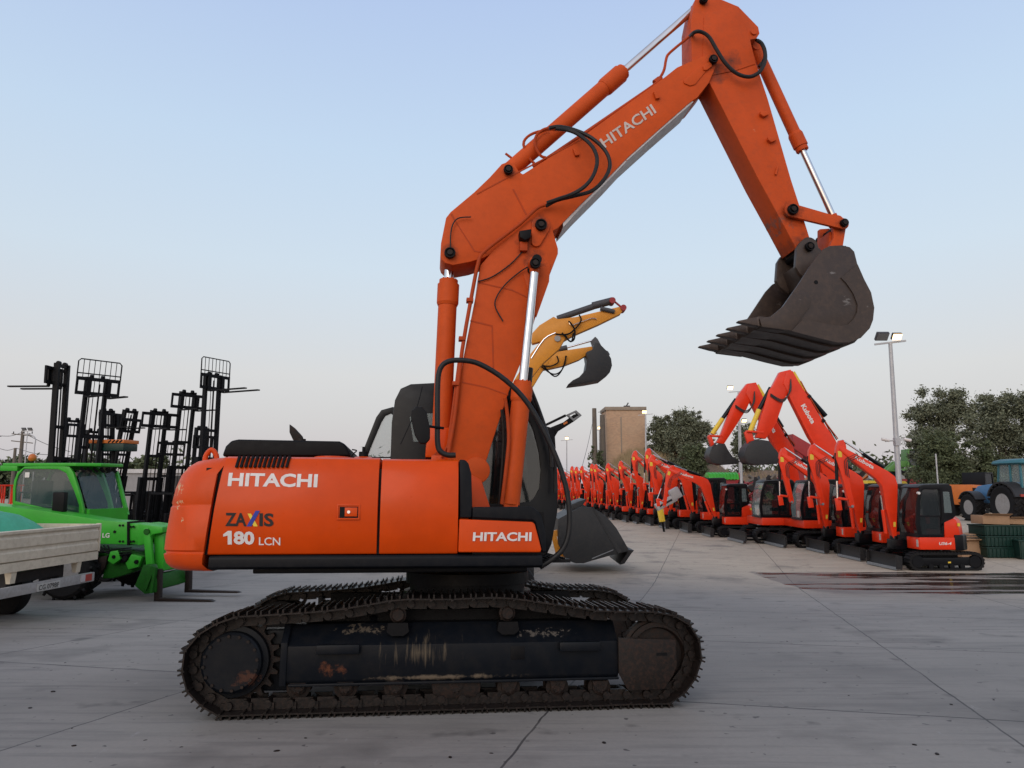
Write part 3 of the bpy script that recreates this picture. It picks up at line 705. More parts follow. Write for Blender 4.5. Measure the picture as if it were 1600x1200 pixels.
m_ = MB(); q = P([(640, 652), (648, 646), (690, 646), (690, 692), (646, 690)], YC-.005); m_.prism(q, YC-.006, YC+.0); m_.build('quarter_window', 'glass_light', cabo)
m_ = MB()
for yy in (640, 655, 672, 690): a = p1(722, yy, YC+.1); b_ = p1(835, yy, YC+.1); m_.cyl((a[0], YC+.1, a[1]), (b_[0], YC+.1, b_[1]), .008, 6)
m_.build('window_bars', 'galv', cabo)
m_ = MB(); a = p1(758, 800, .7); m_.box(a[0]-.1, a[0]+.4, .45, .95, a[1]-.1, a[1]+.08); m_.box(a[0]-.12, a[0], .45, .95, a[1], a[1]+.75); m_.box(a[0]-.1, a[0]-.02, .58, .82, a[1]+.78, a[1]+.98); m_.build('driver_seat', 'plastic', cabo, bev=.04)
m_ = MB(); dr = P([(560, 716), (569, 700), (588, 652), (596, 641), (614, 636), (624, 640), (624, 716)], 1.3); di = P([(574, 714), (579, 700), (596, 660), (602, 650), (611, 646), (616, 650), (616, 714)], 1.3)
m_.ring(dr, di, 1.28, 1.33); do = m_.build('cab_door', 'gloss_black', cabo, bev=.008)
m_ = MB(); m_.prism(di, 1.30, 1.306); m_.build('door_glass', 'glass_light', do)

# --- boom, first piece
BW = .25
lb = [(697, 742), (702, 700), (711, 640), (728, 540), (747, 444), (751, 414), (770, 392), (812, 356), (826, 344), (838, 340), (852, 341), (861, 350), (865, 364), (872, 388), (872, 396), (858, 432), (836, 498), (820, 552), (795, 612), (772, 682), (751, 748), (742, 756), (705, 752)]
m_ = MB(); m_.prism(P(lb, -BW), -BW, BW); lbo = m_.build('lower_boom', 'boomp', exc, bev=.012)
m_ = MB(); m_.prism(P([(826, 402), (838, 398), (850, 402), (860, 412), (858, 440), (838, 496), (830, 470), (818, 430), (820, 412)], -BW-.012), -BW-.014, -BW+.01)
m_.build('reinforcing_plate', 'boomp', lbo, bev=.004)
m_ = MB()
for q in ([(747, 440), (800, 452), (838, 470), (839, 472), (800, 454), (747, 442)], [(722, 596), (760, 604), (794, 616), (794, 618), (760, 606), (722, 598)], [(735, 500), (770, 508), (772, 580), (770, 580), (768, 510), (735, 502)]):
    m_.prism(P(q, -BW-.004), -BW-.004, -BW+.01)
m_.build('weld_seams', 'pipe', lbo)
def pinset(par, px_, py_, y0, y1, r=.07, rc=.045, name='pin'):
    c = p1(px_, py_, y0); m_ = MB(); m_.lathe_y(c[0], c[1], [(rc*.6, y0-.022), (r*.72, y0-.022), (r*.78, y0-.037), (r*.95, y0-.037), (r, y0-.025), (r, y0), (r*.8, y0+.01), (r*.8, y1-.01), (r, y1), (r, y1+.025), (r*.7, y1+.035)], 28)
    o = m_.build(name, 'black', par)
    m_ = MB(); m_.ycyl(c[0], c[1], rc*.62, y0-.046, y0-.03, 14); m_.build('pin_bolt', 'rusty', o)
    return o
pinset(lbo, 845, 352, -BW-.05, BW+.05, .062)
m_ = MB(); q = circ(*p1(845, 352, -BW-.03), .1, -30, 190, 8); e = p1(838, 378, -BW-.03); q += circ(e[0], e[1], .05, 190, 330, 6)
m_.prism(q, -BW-.035, -BW); m_.build('pin_plate', 'boomp', lbo, bev=.006)
m_ = MB(); m_.ycyl(*p1(745, 735, -.3), .13, -.3, .3, 24); m_.build('boom_foot', 'boomp', lbo, bev=.01)
# foot brackets on deck
m_ = MB(); q = P([(716, 866), (720, 760), (736, 742), (752, 750), (768, 800), (775, 866)], -.36)
m_.prism(q, -.37, -.33); m_.build('boom_bracket', 'orange', exc, bev=.006); m_ = MB(); m_.prism(q, .33, .37); m_.build('boom_bracket', 'orange', exc, bev=.006)
# --- boom, second piece
UW = .22
ub = [(688, 398), (689, 380), (697, 340), (704, 331), (741, 300), (765, 277), (784, 256), (795, 252), (804, 257), (811, 268), (817, 272), (910, 213), (1039, 120), (1058, 105), (1100, 87), (1110, 84), (1118, 87), (1121, 94), (1119, 103), (1108, 129), (1090, 152), (1077, 161), (1030, 202), (980, 247), (955, 273), (905, 322), (872, 356), (845, 372), (820, 362), (790, 385), (757, 402), (735, 409), (708, 414), (696, 411), (690, 405)]
m_ = MB(); m_.prism(P(ub, -UW), -UW, UW); ubo = m_.build('upper_boom', 'boomp', exc, bev=.010)
m_ = MB(); q = P([(1083, 157), (1030, 203), (980, 248), (955, 275), (905, 325), (880, 352)], -UW)
m_.loft([[(x+.004, y, z-.012) for x, z in q]+[(x, y, z+.03) for x, z in q[::-1]] for y in (-UW+.012, UW+.012)])
m_.build('underside_plate', 'pale', ubo)
m_ = MB(); 
for q in ([(706, 333), (712, 345), (742, 391), (760, 394), (760, 396), (741, 393), (704, 335)], [(745, 302), (790, 278), (914, 214), (914, 216), (790, 280), (745, 304)], [(803, 295), (826, 340), (824, 341), (801, 296)]):
    m_.prism(P(q, -UW-.004), -UW-.004, -UW+.01)
m_.build('weld_seams', 'pipe', ubo)
m_ = MB(); q = P([(1068, 126), (1106, 92), (1112, 100), (1086, 132), (1078, 134), (1069, 130)], -UW-.01); m_.prism(q, -UW-.014, -UW+.002)
q = P([(1098, 104), (1112, 94), (1112, 104), (1104, 110), (1099, 110)], -UW-.02); m_.prism(q, -UW-.03, -UW); m_.build('pin_plate', 'boomp', ubo, bev=.005)
for (x, y) in ((899, 236), (1025, 147)):
    m_ = MB(); m_.prism(P([(x-4, y-4), (x+1, y-5), (x+4, y+3), (x+6, y+1), (x+6, y+6), (x, y+7)], -UW-.03), -UW-.035, -UW+.01); m_.build('pipe_clip', 'boomp', ubo, bev=.002)
pinset(ubo, 703, 396, -UW-.03, UW+.03, .058)
pinset(ubo, 794, 266, -UW+.02-.05, UW+.03, .05)
pinset(ubo, 1114, 94, -UW-.03, UW+.03, .05)
plane_text('maker_lettering', 'HITACHI', 'decal_grey', ubo, (945, 232), (1026, 176), (936, 218), -UW-.003, off=.02)
# --- stick
SW = .17
stk = [(1081, 95), (1080, 30), (1086, 0), (1092, -12), (1104, -16), (1125, -2), (1154, 10), (1185, 42), (1187, 52), (1182, 60), (1172, 62), (1182, 100), (1200, 155), (1236, 280), (1249, 320), (1265, 371), (1262, 380), (1244, 388), (1216, 336), (1185, 280), (1110, 132), (1100, 118), (1085, 100)]
m_ = MB(); m_.prism(P(stk, -SW), -SW, SW); sto = m_.build('stick', 'stickp', exc, bev=.009)
m_ = MB(); m_.prism(P([(1098, 100), (1100, 26), (1106, 19), (1152, 10), (1160, 30), (1172, 62), (1180, 100), (1150, 110), (1110, 118)], -SW-.008), -SW-.010, -SW+.01); m_.build('side_plate', 'stickp', sto, bev=.004)
for (x, y) in ((1195, 177), (1207, 217)):
    m_ = MB(); m_.prism(P([(x-7, y-3), (x+6, y-3), (x+6, y+2), (x-2, y+5), (x-7, y+1)], -SW-.04), -SW-.045, -SW+.01); m_.build('pipe_clip', 'stickp', sto, bev=.003)
m_ = MB(); a = p1(1214, 262, -SW); b_ = p1(1211, 274, -SW); m_.cyl((a[0], -SW-.015, a[1]), (b_[0], -SW-.015, b_[1]), .012, 8); m_.build('grease_fitting', 'stickp', sto)
pinset(sto, 1099, 0, -SW-.03, SW+.03, .05)
c = p1(1177, 51, -SW); m_ = MB(); m_.ycyl(c[0], c[1], .035, -SW-.02, SW+.02, 20); m_.build('pin', 'stickp', sto)
# --- cylinders
def hyd(name, base, collar0, collar1, rod, y, rb, rc, rr, par=exc, mat='boomp', eye=.07):
    B, c0, c1, E_ = [Vector((p1(*q, y)[0], y, p1(*q, y)[1])) for q in (base, collar0, collar1, rod)]
    ax = (E_-B).normalized()
    m_ = MB(); c0 = B+ax*(c0-B).dot(ax); c1 = B+ax*(c1-B).dot(ax)
    m_.cyl(B, c0, rb, 28); m_.cyl(c0, c0+ax*.03, rb*1.05, 28, rc); m_.cyl(c0+ax*.03, c1-ax*.05, rc, 28); m_.cyl(c1-ax*.05, c1, rc*.86, 28)
    m_.ycyl(B.x, B.z, eye, y-.07, y+.07, 20)
    for k in range(10):
        a = 2*math.pi*k/10; u = ax.orthogonal().normalized(); v = ax.cross(u); o_ = c1+(u*math.cos(a)+v*math.sin(a))*rc*.7; m_.cyl(o_, o_+ax*.012, .009, 6)
    cy = m_.build(name, mat, par)
    m_ = MB(); m_.cyl(c1-ax*.02, E_-ax*.05, rr, 24); ro = m_.build('rod', 'chrome', cy)
    m_ = MB(); m_.ycyl(E_.x, E_.z, eye, y-.055, y+.055, 20); m_.cyl(E_-ax*.10, E_, eye*.7, 16); m_.build('rod_eye', mat, cy, bev=.004)
    return cy
adj = hyd('adjusting_cylinder', (688, 715), (697, 478), (699, 438), (703, 396), 0, .098, .115, .048)
for yy in (-.38, .38):
    bc = hyd('boom_cylinder', (797, 788), (815, 628), (819, 597), (836, 412), yy, .092, .105, .045)
    pinset(bc, 836, 412, yy-.08 if yy < 0 else yy-.08, yy+.08, .055)
m_ = MB(); c = p1(836, 412, -.3); m_.ycyl(c[0], c[1], .05, -.44, .44, 20); m_.build('boom_cylinder_pin', 'black', exc)
m_ = MB()
for x, yy in ((701, 800), (0, 0)):
    if x: c = p1(690, 712, -.12); m_.prism([(c[0]-.14, c[1]-.5), (c[0]-.1, c[1]), (c[0], c[1]+.09), (c[0]+.1, c[1]), (c[0]+.14, c[1]-.5)], -.13, -.09); m_.prism([(c[0]-.14, c[1]-.5), (c[0]-.1, c[1]), (c[0], c[1]+.09), (c[0]+.1, c[1]), (c[0]+.14, c[1]-.5)], .09, .13)
m_.build('cylinder_bracket', 'orange', exc, bev=.006)
m_ = MB(); m_.prism(P([(668, 668), (704, 668), (706, 715), (664, 715)], -.11), -.13, .13); m_.build('cylinder_mount', 'orange', exc, bev=.02)
arm = hyd('stick_cylinder', (797, 266), (943, 138), (974, 112), (1092, 8), 0, .092, .105, .042)
bkc = hyd('bucket_cylinder', (1180, 75), (1240, 208), (1251, 236), (1306, 348), 0, .068, .083, .036, mat='stickp')
# --- bucket linkage
LW = .24
m_ = MB()
for yy in (-LW, LW-.04):
    a = p1(1238, 328, yy); b_ = p1(1318, 349, yy); d = Vector((b_[0]-a[0], b_[1]-a[1])); n_ = Vector((-d.y, d.x)).normalized(); ang = math.degrees(math.atan2(d.y, d.x))
    m_ = MB(); m_.prism(circ(a[0], a[1], .085, ang+110, ang+250, 10)+circ(b_[0], b_[1], .065, ang-100, ang+100, 10), yy, yy+.04)
    m_.build('link_arm', 'stickp', exc, bev=.006)
pinset(exc, 1238, 328, -LW-.01, LW+.01, .06, name='linkage_pin'); pinset(exc, 1318, 349, -LW-.01, LW+.01, .045, name='linkage_pin')
m_ = MB(); q = P([(1302, 342), (1318, 341), (1322, 352), (1316, 388), (1312, 400), (1298, 400), (1294, 390), (1302, 372)], -.17); m_.prism(q, -.18, -.12); m_.prism(q, .12, .18); m_.prism(P([(1296, 362), (1316, 362), (1314, 384), (1296, 384)], -.12), -.12, .12)
m_.build('push_link', 'stickp', exc, bev=.008)
# --- bucket
BKW = .60
side = [(1287, 389), (1297, 384), (1316, 383), (1328, 386), (1335, 393), (1340, 413), (1350, 436), (1361, 457), (1366, 481), (1364, 500), (1359, 513), (1345, 528), (1327, 535), (1308, 535), (1278, 528), (1236, 517), (1190, 510), (1188, 497), (1204, 495), (1214, 488), (1223, 479), (1247, 445), (1275, 402)]
SP_ = P(side, -BKW); bk = MB(); bk.prism(SP_, -BKW, -BKW+.03)
bko = bk.build('bucket', 'bucket', exc, bev=.006)
bk = MB(); bk.prism(SP_, BKW-.03, BKW); bk.build('side_plate', 'bucket', bko, bev=.006)
shp = SP_[2:17]; n = len(shp)
cen = Vector((sum(x for x, z in shp)/n, sum(z for x, z in shp)/n))
inn = [tuple(Vector(p)+(cen-Vector(p)).normalized()*.022) for p in shp]
m_ = MB(); m_.loft([[(x, y, z) for x, z in shp]+[(x, y, z) for x, z in inn[::-1]] for y in (-BKW+.025, BKW-.025)]); m_.build('bucket_shell', 'bucket', bko, smooth=50)
m_ = MB(); ctr = P([(1300, 432), (1316, 430), (1332, 452), (1341, 478), (1339, 492), (1330, 505), (1318, 510), (1295, 508), (1262, 500), (1275, 480), (1298, 454)], -BKW-.002)
# wear plates: a rim band standing proud round the curved back, and the side cutter
outer = P([(1340, 413), (1350, 436), (1361, 457), (1366, 481), (1364, 500), (1359, 513), (1345, 528), (1327, 535), (1308, 535), (1278, 528), (1236, 517)], -BKW-.01)
inner = P([(1314, 434), (1322, 442), (1333, 458), (1340, 476), (1339, 488), (1334, 498), (1325, 507), (1315, 509), (1302, 508), (1280, 504), (1256, 498)], -BKW-.01)
for i in range(len(outer)-1): m_.prism([outer[i], outer[i+1], inner[i+1], inner[i]], -BKW-.012, -BKW+.001)
m_.build('wear_plate', 'bucket', bko)
m_ = MB(); m_.prism(P([(1190, 511), (1186, 498), (1204, 495), (1223, 479), (1238, 457), (1250, 453), (1262, 460), (1266, 468), (1264, 480), (1236, 517)], -BKW-.01), -BKW-.022, -BKW); m_.build('side_cutter', 'bucket', bko, bev=.004); m_ = MB(); m_.prism(P([(1190, 511), (1186, 498), (1204, 495), (1223, 479), (1238, 457), (1250, 453), (1262, 460), (1266, 468), (1264, 480), (1236, 517)], -BKW), BKW, BKW+.02)
m_.build('side_cutter', 'bucket', bko, bev=.004)
m_ = MB(); c = p1(1275, 441, -BKW); m_.ycyl(c[0], c[1], .022, -BKW-.003, -BKW+.03, 16); m_.build('side_hole', 'black', bko)
# heel strips under the shell
m_ = MB()
for yy in (-.42, -.14, .14, .42):
    so_ = shp[5:]
    m_.loft([[(x+(Vector((x, z))-cen).normalized().x*d, y, z+(Vector((x, z))-cen).normalized().y*d) for x, z in so_ for d in (0,)]+[(x+(Vector((x, z))-cen).normalized().x*.02, y, z+(Vector((x, z))-cen).normalized().y*.02) for x, z in so_[::-1]] for y in (yy-.05, yy+.05)])
m_.build('wear_strips', 'bucket', bko)
tip = p1(1152, 503, -.55); rt = p1(1192, 504, -.55); rt2 = p1(1212, 509, -.55)
for k in range(5):
    yy = -.545+k*.2725
    m_ = MB(); a = Vector((tip[0], 0, tip[1])); b_ = Vector((rt[0], 0, rt[1])); ax = (b_-a).normalized(); up = Vector((0, 1, 0)).cross(ax)*-1
    def sec(t, hw, hh, o=0): 
        c_ = a+ax*t+up*o; return [c_+Vector((0, yy-hw, 0))-up*hh, c_+Vector((0, yy+hw, 0))-up*hh, c_+Vector((0, yy+hw, 0))+up*hh, c_+Vector((0, yy-hw, 0))+up*hh]
    m_.loft([sec(0, .028, .006), sec(.06, .036, .018), sec(.14, .042, .036), sec(.20, .046, .045), sec(.205, .05, .05), sec(.24, .05, .052), sec(.40, .045, .030)])
    m_.build('tooth', 'bucket', bko, bev=.003)
m_ = MB(); q = P([(1186, 499), (1190, 511), (1225, 516), (1240, 512), (1236, 502)], -BKW); m_.prism(q, -BKW+.02, BKW-.02); m_.build('cutting_edge', 'bucket', bko, bev=.004)
# ears
m_ = MB()
q = P([(1244, 388), (1250, 378), (1262, 373), (1270, 380), (1282, 392), (1287, 400), (1262, 440), (1248, 428), (1242, 418)], -.24)
for yy in (-.26, .20): m_.prism(q, yy, yy+.06)
m_.prism(P([(1250, 410), (1285, 395), (1318, 386), (1320, 392), (1262, 440)], -.2), -.25, .25)
m_.build('bucket_ears', 'bucket', bko, bev=.008)
pinset(bko, 1264, 386, -.27, .27, .05)
m_ = MB(); m_.ycyl(*p1(1262, 386, -.15), .10, -.19, .19, 24); m_.build('stick_end_boss', 'bucket', sto)

# --- hoses and pipes
def hose(pts, y, r, mat='hose', name='hose', par=exc, n=8, smooth=6):
    P3 = []
    for i, q in enumerate(pts):
        yy = q[2] if len(q) > 2 else y
        c = p1(q[0], q[1], yy); P3.append((c[0], yy, c[1]))
    m_ = MB(); m_.tube(P3, r, n, smooth); return m_.build(name, mat, par)
hose([(853, 322), (870, 313, -.34), (898, 306, -.42), (925, 298, -.45), (944, 280, -.45), (953, 258, -.42), (946, 236, -.38), (925, 216, -.3), (900, 204), (875, 198), (858, 200)], -.27, .021)
hose([(855, 317), (875, 310, -.38), (895, 303, -.48), (915, 290, -.52), (928, 272, -.52), (933, 250, -.5), (926, 230, -.45), (908, 213, -.36), (890, 204), (868, 201)], -.30, .021)
hose([(1078, 57, -.1), (1086, 50), (1096, 50), (1108, 58), (1120, 78), (1133, 98), (1150, 114), (1170, 120), (1186, 113), (1195, 97), (1195, 80), (1190, 68), (1183, 63)], -.27, .022)
hose([(1180, 62, -.1), (1189, 66), (1195, 78), (1194, 92), (1186, 104)], -.2, .018)
hose([(690, 715, -.15), (702, 690)], -.14, .012, 'pipe', 'grease_line')
hose([(704, 393), (704, 370), (707, 352), (716, 341), (736, 339)], -UW-.04, .007, name='grease_line')
hose([(747, 440), (770, 432), (796, 414), (812, 398), (820, 388)], -BW-.02, .007, name='grease_line')
hose([(830, 414, -.35), (812, 425), (790, 444), (776, 464), (774, 480), (786, 502)], -BW-.03, .007, name='grease_line')
m_ = MB(); m_.prism(P([(811, 362), (830, 359), (829, 372), (820, 377), (812, 372)], -BW-.09), -BW-.12, -BW); m_.build('work_lamp', 'black', lbo, bev=.012)
m_ = MB(); c = p1(818, 386, -BW-.03); m_.box(c[0]-.04, c[0]+.04, -BW-.06, -BW, c[1]-.05, c[1]+.05); m_.build('hose_manifold', 'pipe', lbo, bev=.01)
# steel pipes
hose([(852, 320), (838, 326), (812, 350), (770, 382), (752, 398), (747, 412), (741, 440), (722, 548), (712, 640), (704, 690), (700, 712)], -BW-.045, .020, 'pipe', 'steel_pipe', n=10, smooth=3)
hose([(718, 560), (708, 640), (700, 700)], -BW-.02, .016, 'pipe', 'steel_pipe', smooth=1)
hose([(696, 560, .1), (690, 660, .1)], .1, .012, 'pipe', 'steel_pipe', smooth=1)
hose([(858, 200, -.15), (848, 203), (838, 212), (836, 225), (842, 240), (852, 246), (870, 238), (1020, 134), (1032, 120), (1038, 108), (1041, 92), (1047, 82), (1076, 58)], -.13, .016, 'pipe', 'steel_pipe', n=8, smooth=3)
hose([(868, 201, -.1), (840, 206), (824, 214), (818, 226), (826, 245), (834, 254), (850, 250), (1016, 137)], -.06, .016, 'pipe', 'steel_pipe', smooth=3)
hose([(790, 240), (806, 252)], 0, .014, 'pipe', 'steel_pipe', smooth=1)
hose([(789, 622, -.5), (793, 650), (795, 690), (790, 740), (784, 788)], -.48, .018, 'pipe', 'steel_pipe', smooth=3)
hose([(784, 640, -.3), (787, 690), (780, 788)], -.30, .016, 'rusty', 'steel_pipe', smooth=3)
hose([(1023, 130, -.1), (1031, 124, -.1)], -.1, .04, 'pipe', 'pipe_clamp', smooth=1)
hose([(826, 575, .3), (824, 600, .3)], .1, .05, 'hose', 'hose', smooth=1)
for (x, y) in ((734, 470), (722, 530), (712, 600)):
    m_ = MB(); c = p1(x, y, -.28); m_.box(c[0]-.035, c[0]+.035, -.33, -.24, c[1]-.02, c[1]+.02); m_.build('pipe_clamp', 'pipe', lbo, bev=.005)
# hoses falling in front of the cab
hose([(826, 600, -.1), (842, 640), (858, 690), (862, 730)], -.05, .02); hose([(822, 610, .0), (848, 660), (866, 720), (868, 770)], .05, .02)

# ------------------------------------------------------------------ the red excavators
def rot_frame(x, y, az, z=None, lift=0):
    """Placed thing whose local +x points along compass-like azimuth az (0 = +Y, 90 = +X)."""
    zz_ = gz(x, y) if z is None else z
    return Matrix.Translation((x, y, zz_+lift)) @ Matrix.Rotation(R(90-az), 4, 'Z')
def crawler(b, L_, W0, W1, Hh, mb_frame, rub=True):
    """rubber belt round two wheels; outer y W1 inner W0"""
    r = Hh/2; n = 12
    path = [(L_/2-r+r*math.cos(R(a)), r+r*math.sin(R(a))) for a in range(-90, 91, 180//n)]+[(-L_/2+r+r*math.cos(R(a)), r+r*math.sin(R(a))) for a in range(90, 271, 180//n)]
    q, T = resample(path, round(T_len(path)/.10)); n = len(q)
    b.ring([(v.x, v.y) for v in q], [(v.x*(1-.06*2/L_)*1.0, r+(v.y-r)*(1-.06/r)) for v in q], W0, W1)
    for i in range(0, n):
        a, c = q[i], q[(i+1) % n]; m = (a+c)/2; t = (c-a).normalized(); nn = Vector((t.y, -t.x))
        if nn.dot(m-Vector((0, r))) < 0: nn = -nn
        T3 = Vector((t.x, 0, t.y)); N3 = Vector((nn.x, 0, nn.y))
        b.obox(Vector((m.x, (W0+W1)/2, m.y))+N3*.008, (T3, Vector((0, 1, 0)), N3), (.028, (W1-W0)/2*.96, .018))
    mb_frame.prism([(-L_/2+r*1.1, r*.55), (L_/2-r*1.1, r*.55), (L_/2-r*.9, r*1.45), (-L_/2+r*.9, r*1.45)], W0+.03, W1-.03)
def T_len(path):
    return sum(math.dist(path[i], path[(i+1) % len(path)]) for i in range(len(path)))
def arc3(p, q, bulge, n=8): return [p, ((p[0]+q[0])/2+bulge[0], (p[1]+q[1])/2+bulge[1]), q]
def arm_part(root, base, pts_pairs, y, hw, mat, name):
    m_ = MB(); m_.prism(pts_pairs, y-hw, y+hw); return m_.build(name, mat, root, bev=.015)
def rot2(p, c, deg):
    a = R(deg); x, z = p[0]-c[0], p[1]-c[1]; return (c[0]+x*math.cos(a)-z*math.sin(a), c[1]+x*math.sin(a)+z*math.cos(a))
MINI_GROUP = 'small red excavators parked in the long row'
def mini(label, name='mini_excavator', s=1.0, pose=(0, 0), tool=None, cabtype=0, deco='U36-4'):
    """faces local -x; camera side is -y"""
    root = thing(name, label, 'excavator', None, MINI_GROUP)
    for y0, y1 in ((-.85, -.55), (.55, .85)):
        b = MB(); f = MB(); crawler(b, 2.15, y0, y1, .50, f)
        t = b.build('crawler_track', 'rubber', root); f.build('track_frame', 'gloss_black', t, bev=.02)
        yo = y0 if y0 < 0 else y1; sg = -1 if y0 < 0 else 1
        for k, (xx, rr_) in enumerate(((-.82, .17), (.82, .17), (-.45, .07), (-.15, .07), (.15, .07), (.45, .07))):
            w_ = MB(); w_.ycyl(xx, .25 if k < 2 else .12, rr_, yo-sg*.02 if sg > 0 else yo+.02, yo-sg*.12 if sg > 0 else yo+.12, 16); w_.build('track_wheel', 'gloss_black', t)
        if y0 < 0:
            w_ = MB(); w_.box(.04, .12, yo+.02, yo+.06, .21, .25); w_.build('warning_sticker', 'yellow', t)
    m_ = MB(); m_.box(-.5, .5, -.56, .56, .22, .42); m_.cyl((0, 0, .4), (0, 0, .56), .34, 24); m_.build('car_body', 'gloss_black', root)
    # dozer blade
    m_ = MB(); pr = [(-1.46, .06), (-1.40, .10), (-1.37, .25), (-1.40, .40), (-1.44, .44), (-1.41, .44), (-1.34, .38), (-1.33, .12), (-1.38, .04)]
    m_.prism(pr, -.85, .85); bl = m_.build('dozer_blade', 'blade', root)
    m_ = MB(); m_.prism([(-1.47, .02), (-1.455, .02), (-1.445, .10), (-1.462, .10)], -.85, .85); m_.build('cutting_edge', 'edge', bl)
    for yy in (-.42, .36): m_ = MB(); m_.bar((-.5, yy, .28), (-1.36, yy, .22), .09, .11); m_.build('blade_arm', 'gloss_black', bl)
    for yy in (-.86, .83):
        m_ = MB(); m_.prism([(-1.47, .05), (-1.3, .03), (-1.28, .4), (-1.46, .45)], yy, yy+.03); m_.build('blade_end', 'blade', bl)
    # house
    m_ = MB(); lo_ = [(-.74, -.78), (-.72, -.82), (.50, -.82), (.74, -.60), (.85, -.2), (.85, .2), (.74, .6), (.5, .82), (-.2, .82), (-.2, -.12), (-.74, -.16)]
    m_.prismz(lo_, .58, .93); ho = m_.build('house_skirt', 'red', root, bev=.03)
    m_ = MB(); m_.prismz([(-.70, -.15), (-.21, -.11), (-.21, .8), (-.5, .8), (-.68, .5)], .60, .90); m_.build('front_bay_fill', 'black', root, bev=.02)  # black block puts the shade of the open front recess into colour
    m_ = MB(); m_.prismz([(.28, -.835), (.52, -.835), (.77, -.6), (.88, -.2), (.88, .2), (.77, .6), (.52, .82), (.28, .82)], .55, 1.00); m_.build('counterweight', 'gloss_black', root, bev=.04)
    m_ = MB(); m_.loft([[(x, y, z) for x, y in [(.02, -.80), (.46-dx, -.80+dx*.3), (.74-dx, -.5), (.80-dx, 0), (.74-dx, .5), (.46-dx, .80), (.02, .80)]] for z, dx in ((.93, 0), (1.25, .02), (1.42, .07), (1.50, .2))]); m_.build('engine_cover', 'red', root, bev=.02)
    # cab
    YC0, YC1 = -.80, .16
    so_ = [(-.72, .93), (-.78, 1.3), (-.72, 1.9), (-.60, 2.36), (-.5, 2.40), (.25, 2.42), (.33, 2.36), (.40, 1.55), (.30, 1.46), (.05, 1.45), (.0, .93)]
    si = [(-.62, 1.02), (-.66, 1.3), (-.62, 1.9), (-.54, 2.25), (-.48, 2.28), (-.05, 2.28), (-.02, 2.24), (-.02, 1.6), (-.05, 1.3), (-.06, 1.2), (-.08, 1.02)]
    m_ = MB(); m_.ring(so_, si, YC0, YC0+.05); cb_ = m_.build('cab', 'gloss_black', root, bev=.008)
    m_ = MB(); m_.ring(so_, si, YC1-.05, YC1); m_.build('cab_side', 'gloss_black', cb_)
    m_ = MB(); m_.prism([(-.66, 2.34), (-.58, 2.40), (-.48, 2.43), (.24, 2.45), (.34, 2.38), (.34, 2.33)], YC0+.01, YC1-.01); m_.build('cab_roof', 'darkgrey', cb_, bev=.02)
    m_ = MB()
    for ya in (YC0, YC1-.05):
        for i in range(0, 3): m_.bar((so_[i][0]+.02, ya+.025, so_[i][1]), (so_[i+1][0]+.02, ya+.025, so_[i+1][1]), .05, .05)
    m_.box(-.76, -.70, YC0, YC1, .93, 1.02); m_.box(-.775, -.73, YC0, YC1, 1.28, 1.33)
    m_.build('front_frame', 'gloss_black', cb_)
    m_ = MB(); m_.loft([[(x, YC0+.05, z), (x, YC1-.05, z), (x+.008, YC1-.05, z), (x+.008, YC0+.05, z)] for x, z in so_[:4]]); m_.build('windscreen', 'glass', cb_)
    m_ = MB(); m_.prism(si, YC0+.02, YC0+.028); m_.build('door_glass', 'glass', cb_)
    m_ = MB(); m_.ring([(-.06, 1.0), (.0, 1.0), (.0, 2.3), (-.06, 2.3)], [(-.05, 1.01), (-.01, 1.01), (-.01, 2.29), (-.05, 2.29)], YC0-.004, YC0+.02)
    m_.box(-.66, -.05, YC0-.003, YC0+.02, 1.50, 1.545); m_.build('door_frame', 'gloss_black', cb_)
    m_ = MB(); m_.prism([(.06, 1.62), (.28, 1.62), (.24, 2.22), (.06, 2.22)], YC0-.006, YC0+.0); m_.build('rear_quarter_window', 'glass_light', cb_)
    m_ = MB(); m_.box(-.30, .05, -.55, -.15, 1.15, 1.28); m_.box(-.02, .08, -.53, -.17, 1.25, 1.95); m_.box(-.01, .06, -.45, -.25, 1.98, 2.18); m_.build('seat', 'plastic', cb_, bev=.03)
    m_ = MB(); m_.box(-.62, -.40, -.55, -.4, 1.0, 1.5); m_.box(-.62, -.40, -.28, -.13, 1.0, 1.45); m_.build('levers', 'black', cb_, bev=.03)
    m_ = MB(); m_.ycyl(-.66, 2.18, .04, YC0-.05, YC0+.02, 12); m_.build('work_lamp', 'decal_white', cb_)
    m_ = MB(); m_.box(-.745, -.735, YC0+.03, YC0+.13, .66, .86); m_.build('data_sticker', 'decal_grey', ho)
    if deco: text('model_lettering', deco, 'decal_white', ho, (-.18, -.825, .715), (.36, 0, 0), (0, 0, .085), off=.03, shear=.2)
    m_ = MB(); m_.add([(.40, -.79, 1.24), (.47, -.79, 1.24), (.47, -.79, 1.33), (.40, -.79, 1.33), (.40, -.83, 1.24), (.47, -.83, 1.24), (.47, -.83, 1.33), (.40, -.83, 1.33)], [(4, 5, 6, 7), (0, 1, 5, 4), (1, 2, 6, 5), (2, 3, 7, 6), (3, 0, 4, 7)]); m_.build('warning_sticker', 'yellow', root)
    # swing post and boom (centre y=.3)
    yb = .10
    m_ = MB(); m_.box(-1.12, -.70, yb-.16, yb+.16, .52, .82); m_.cyl((-.98, yb, .5), (-.98, yb, .92), .11, 16); m_.build('swing_post', 'gloss_black', root, bev=.03)
    F0 = (-1.0, .93)
    r0 = lambda p: rot2(p, F0, pose[0])
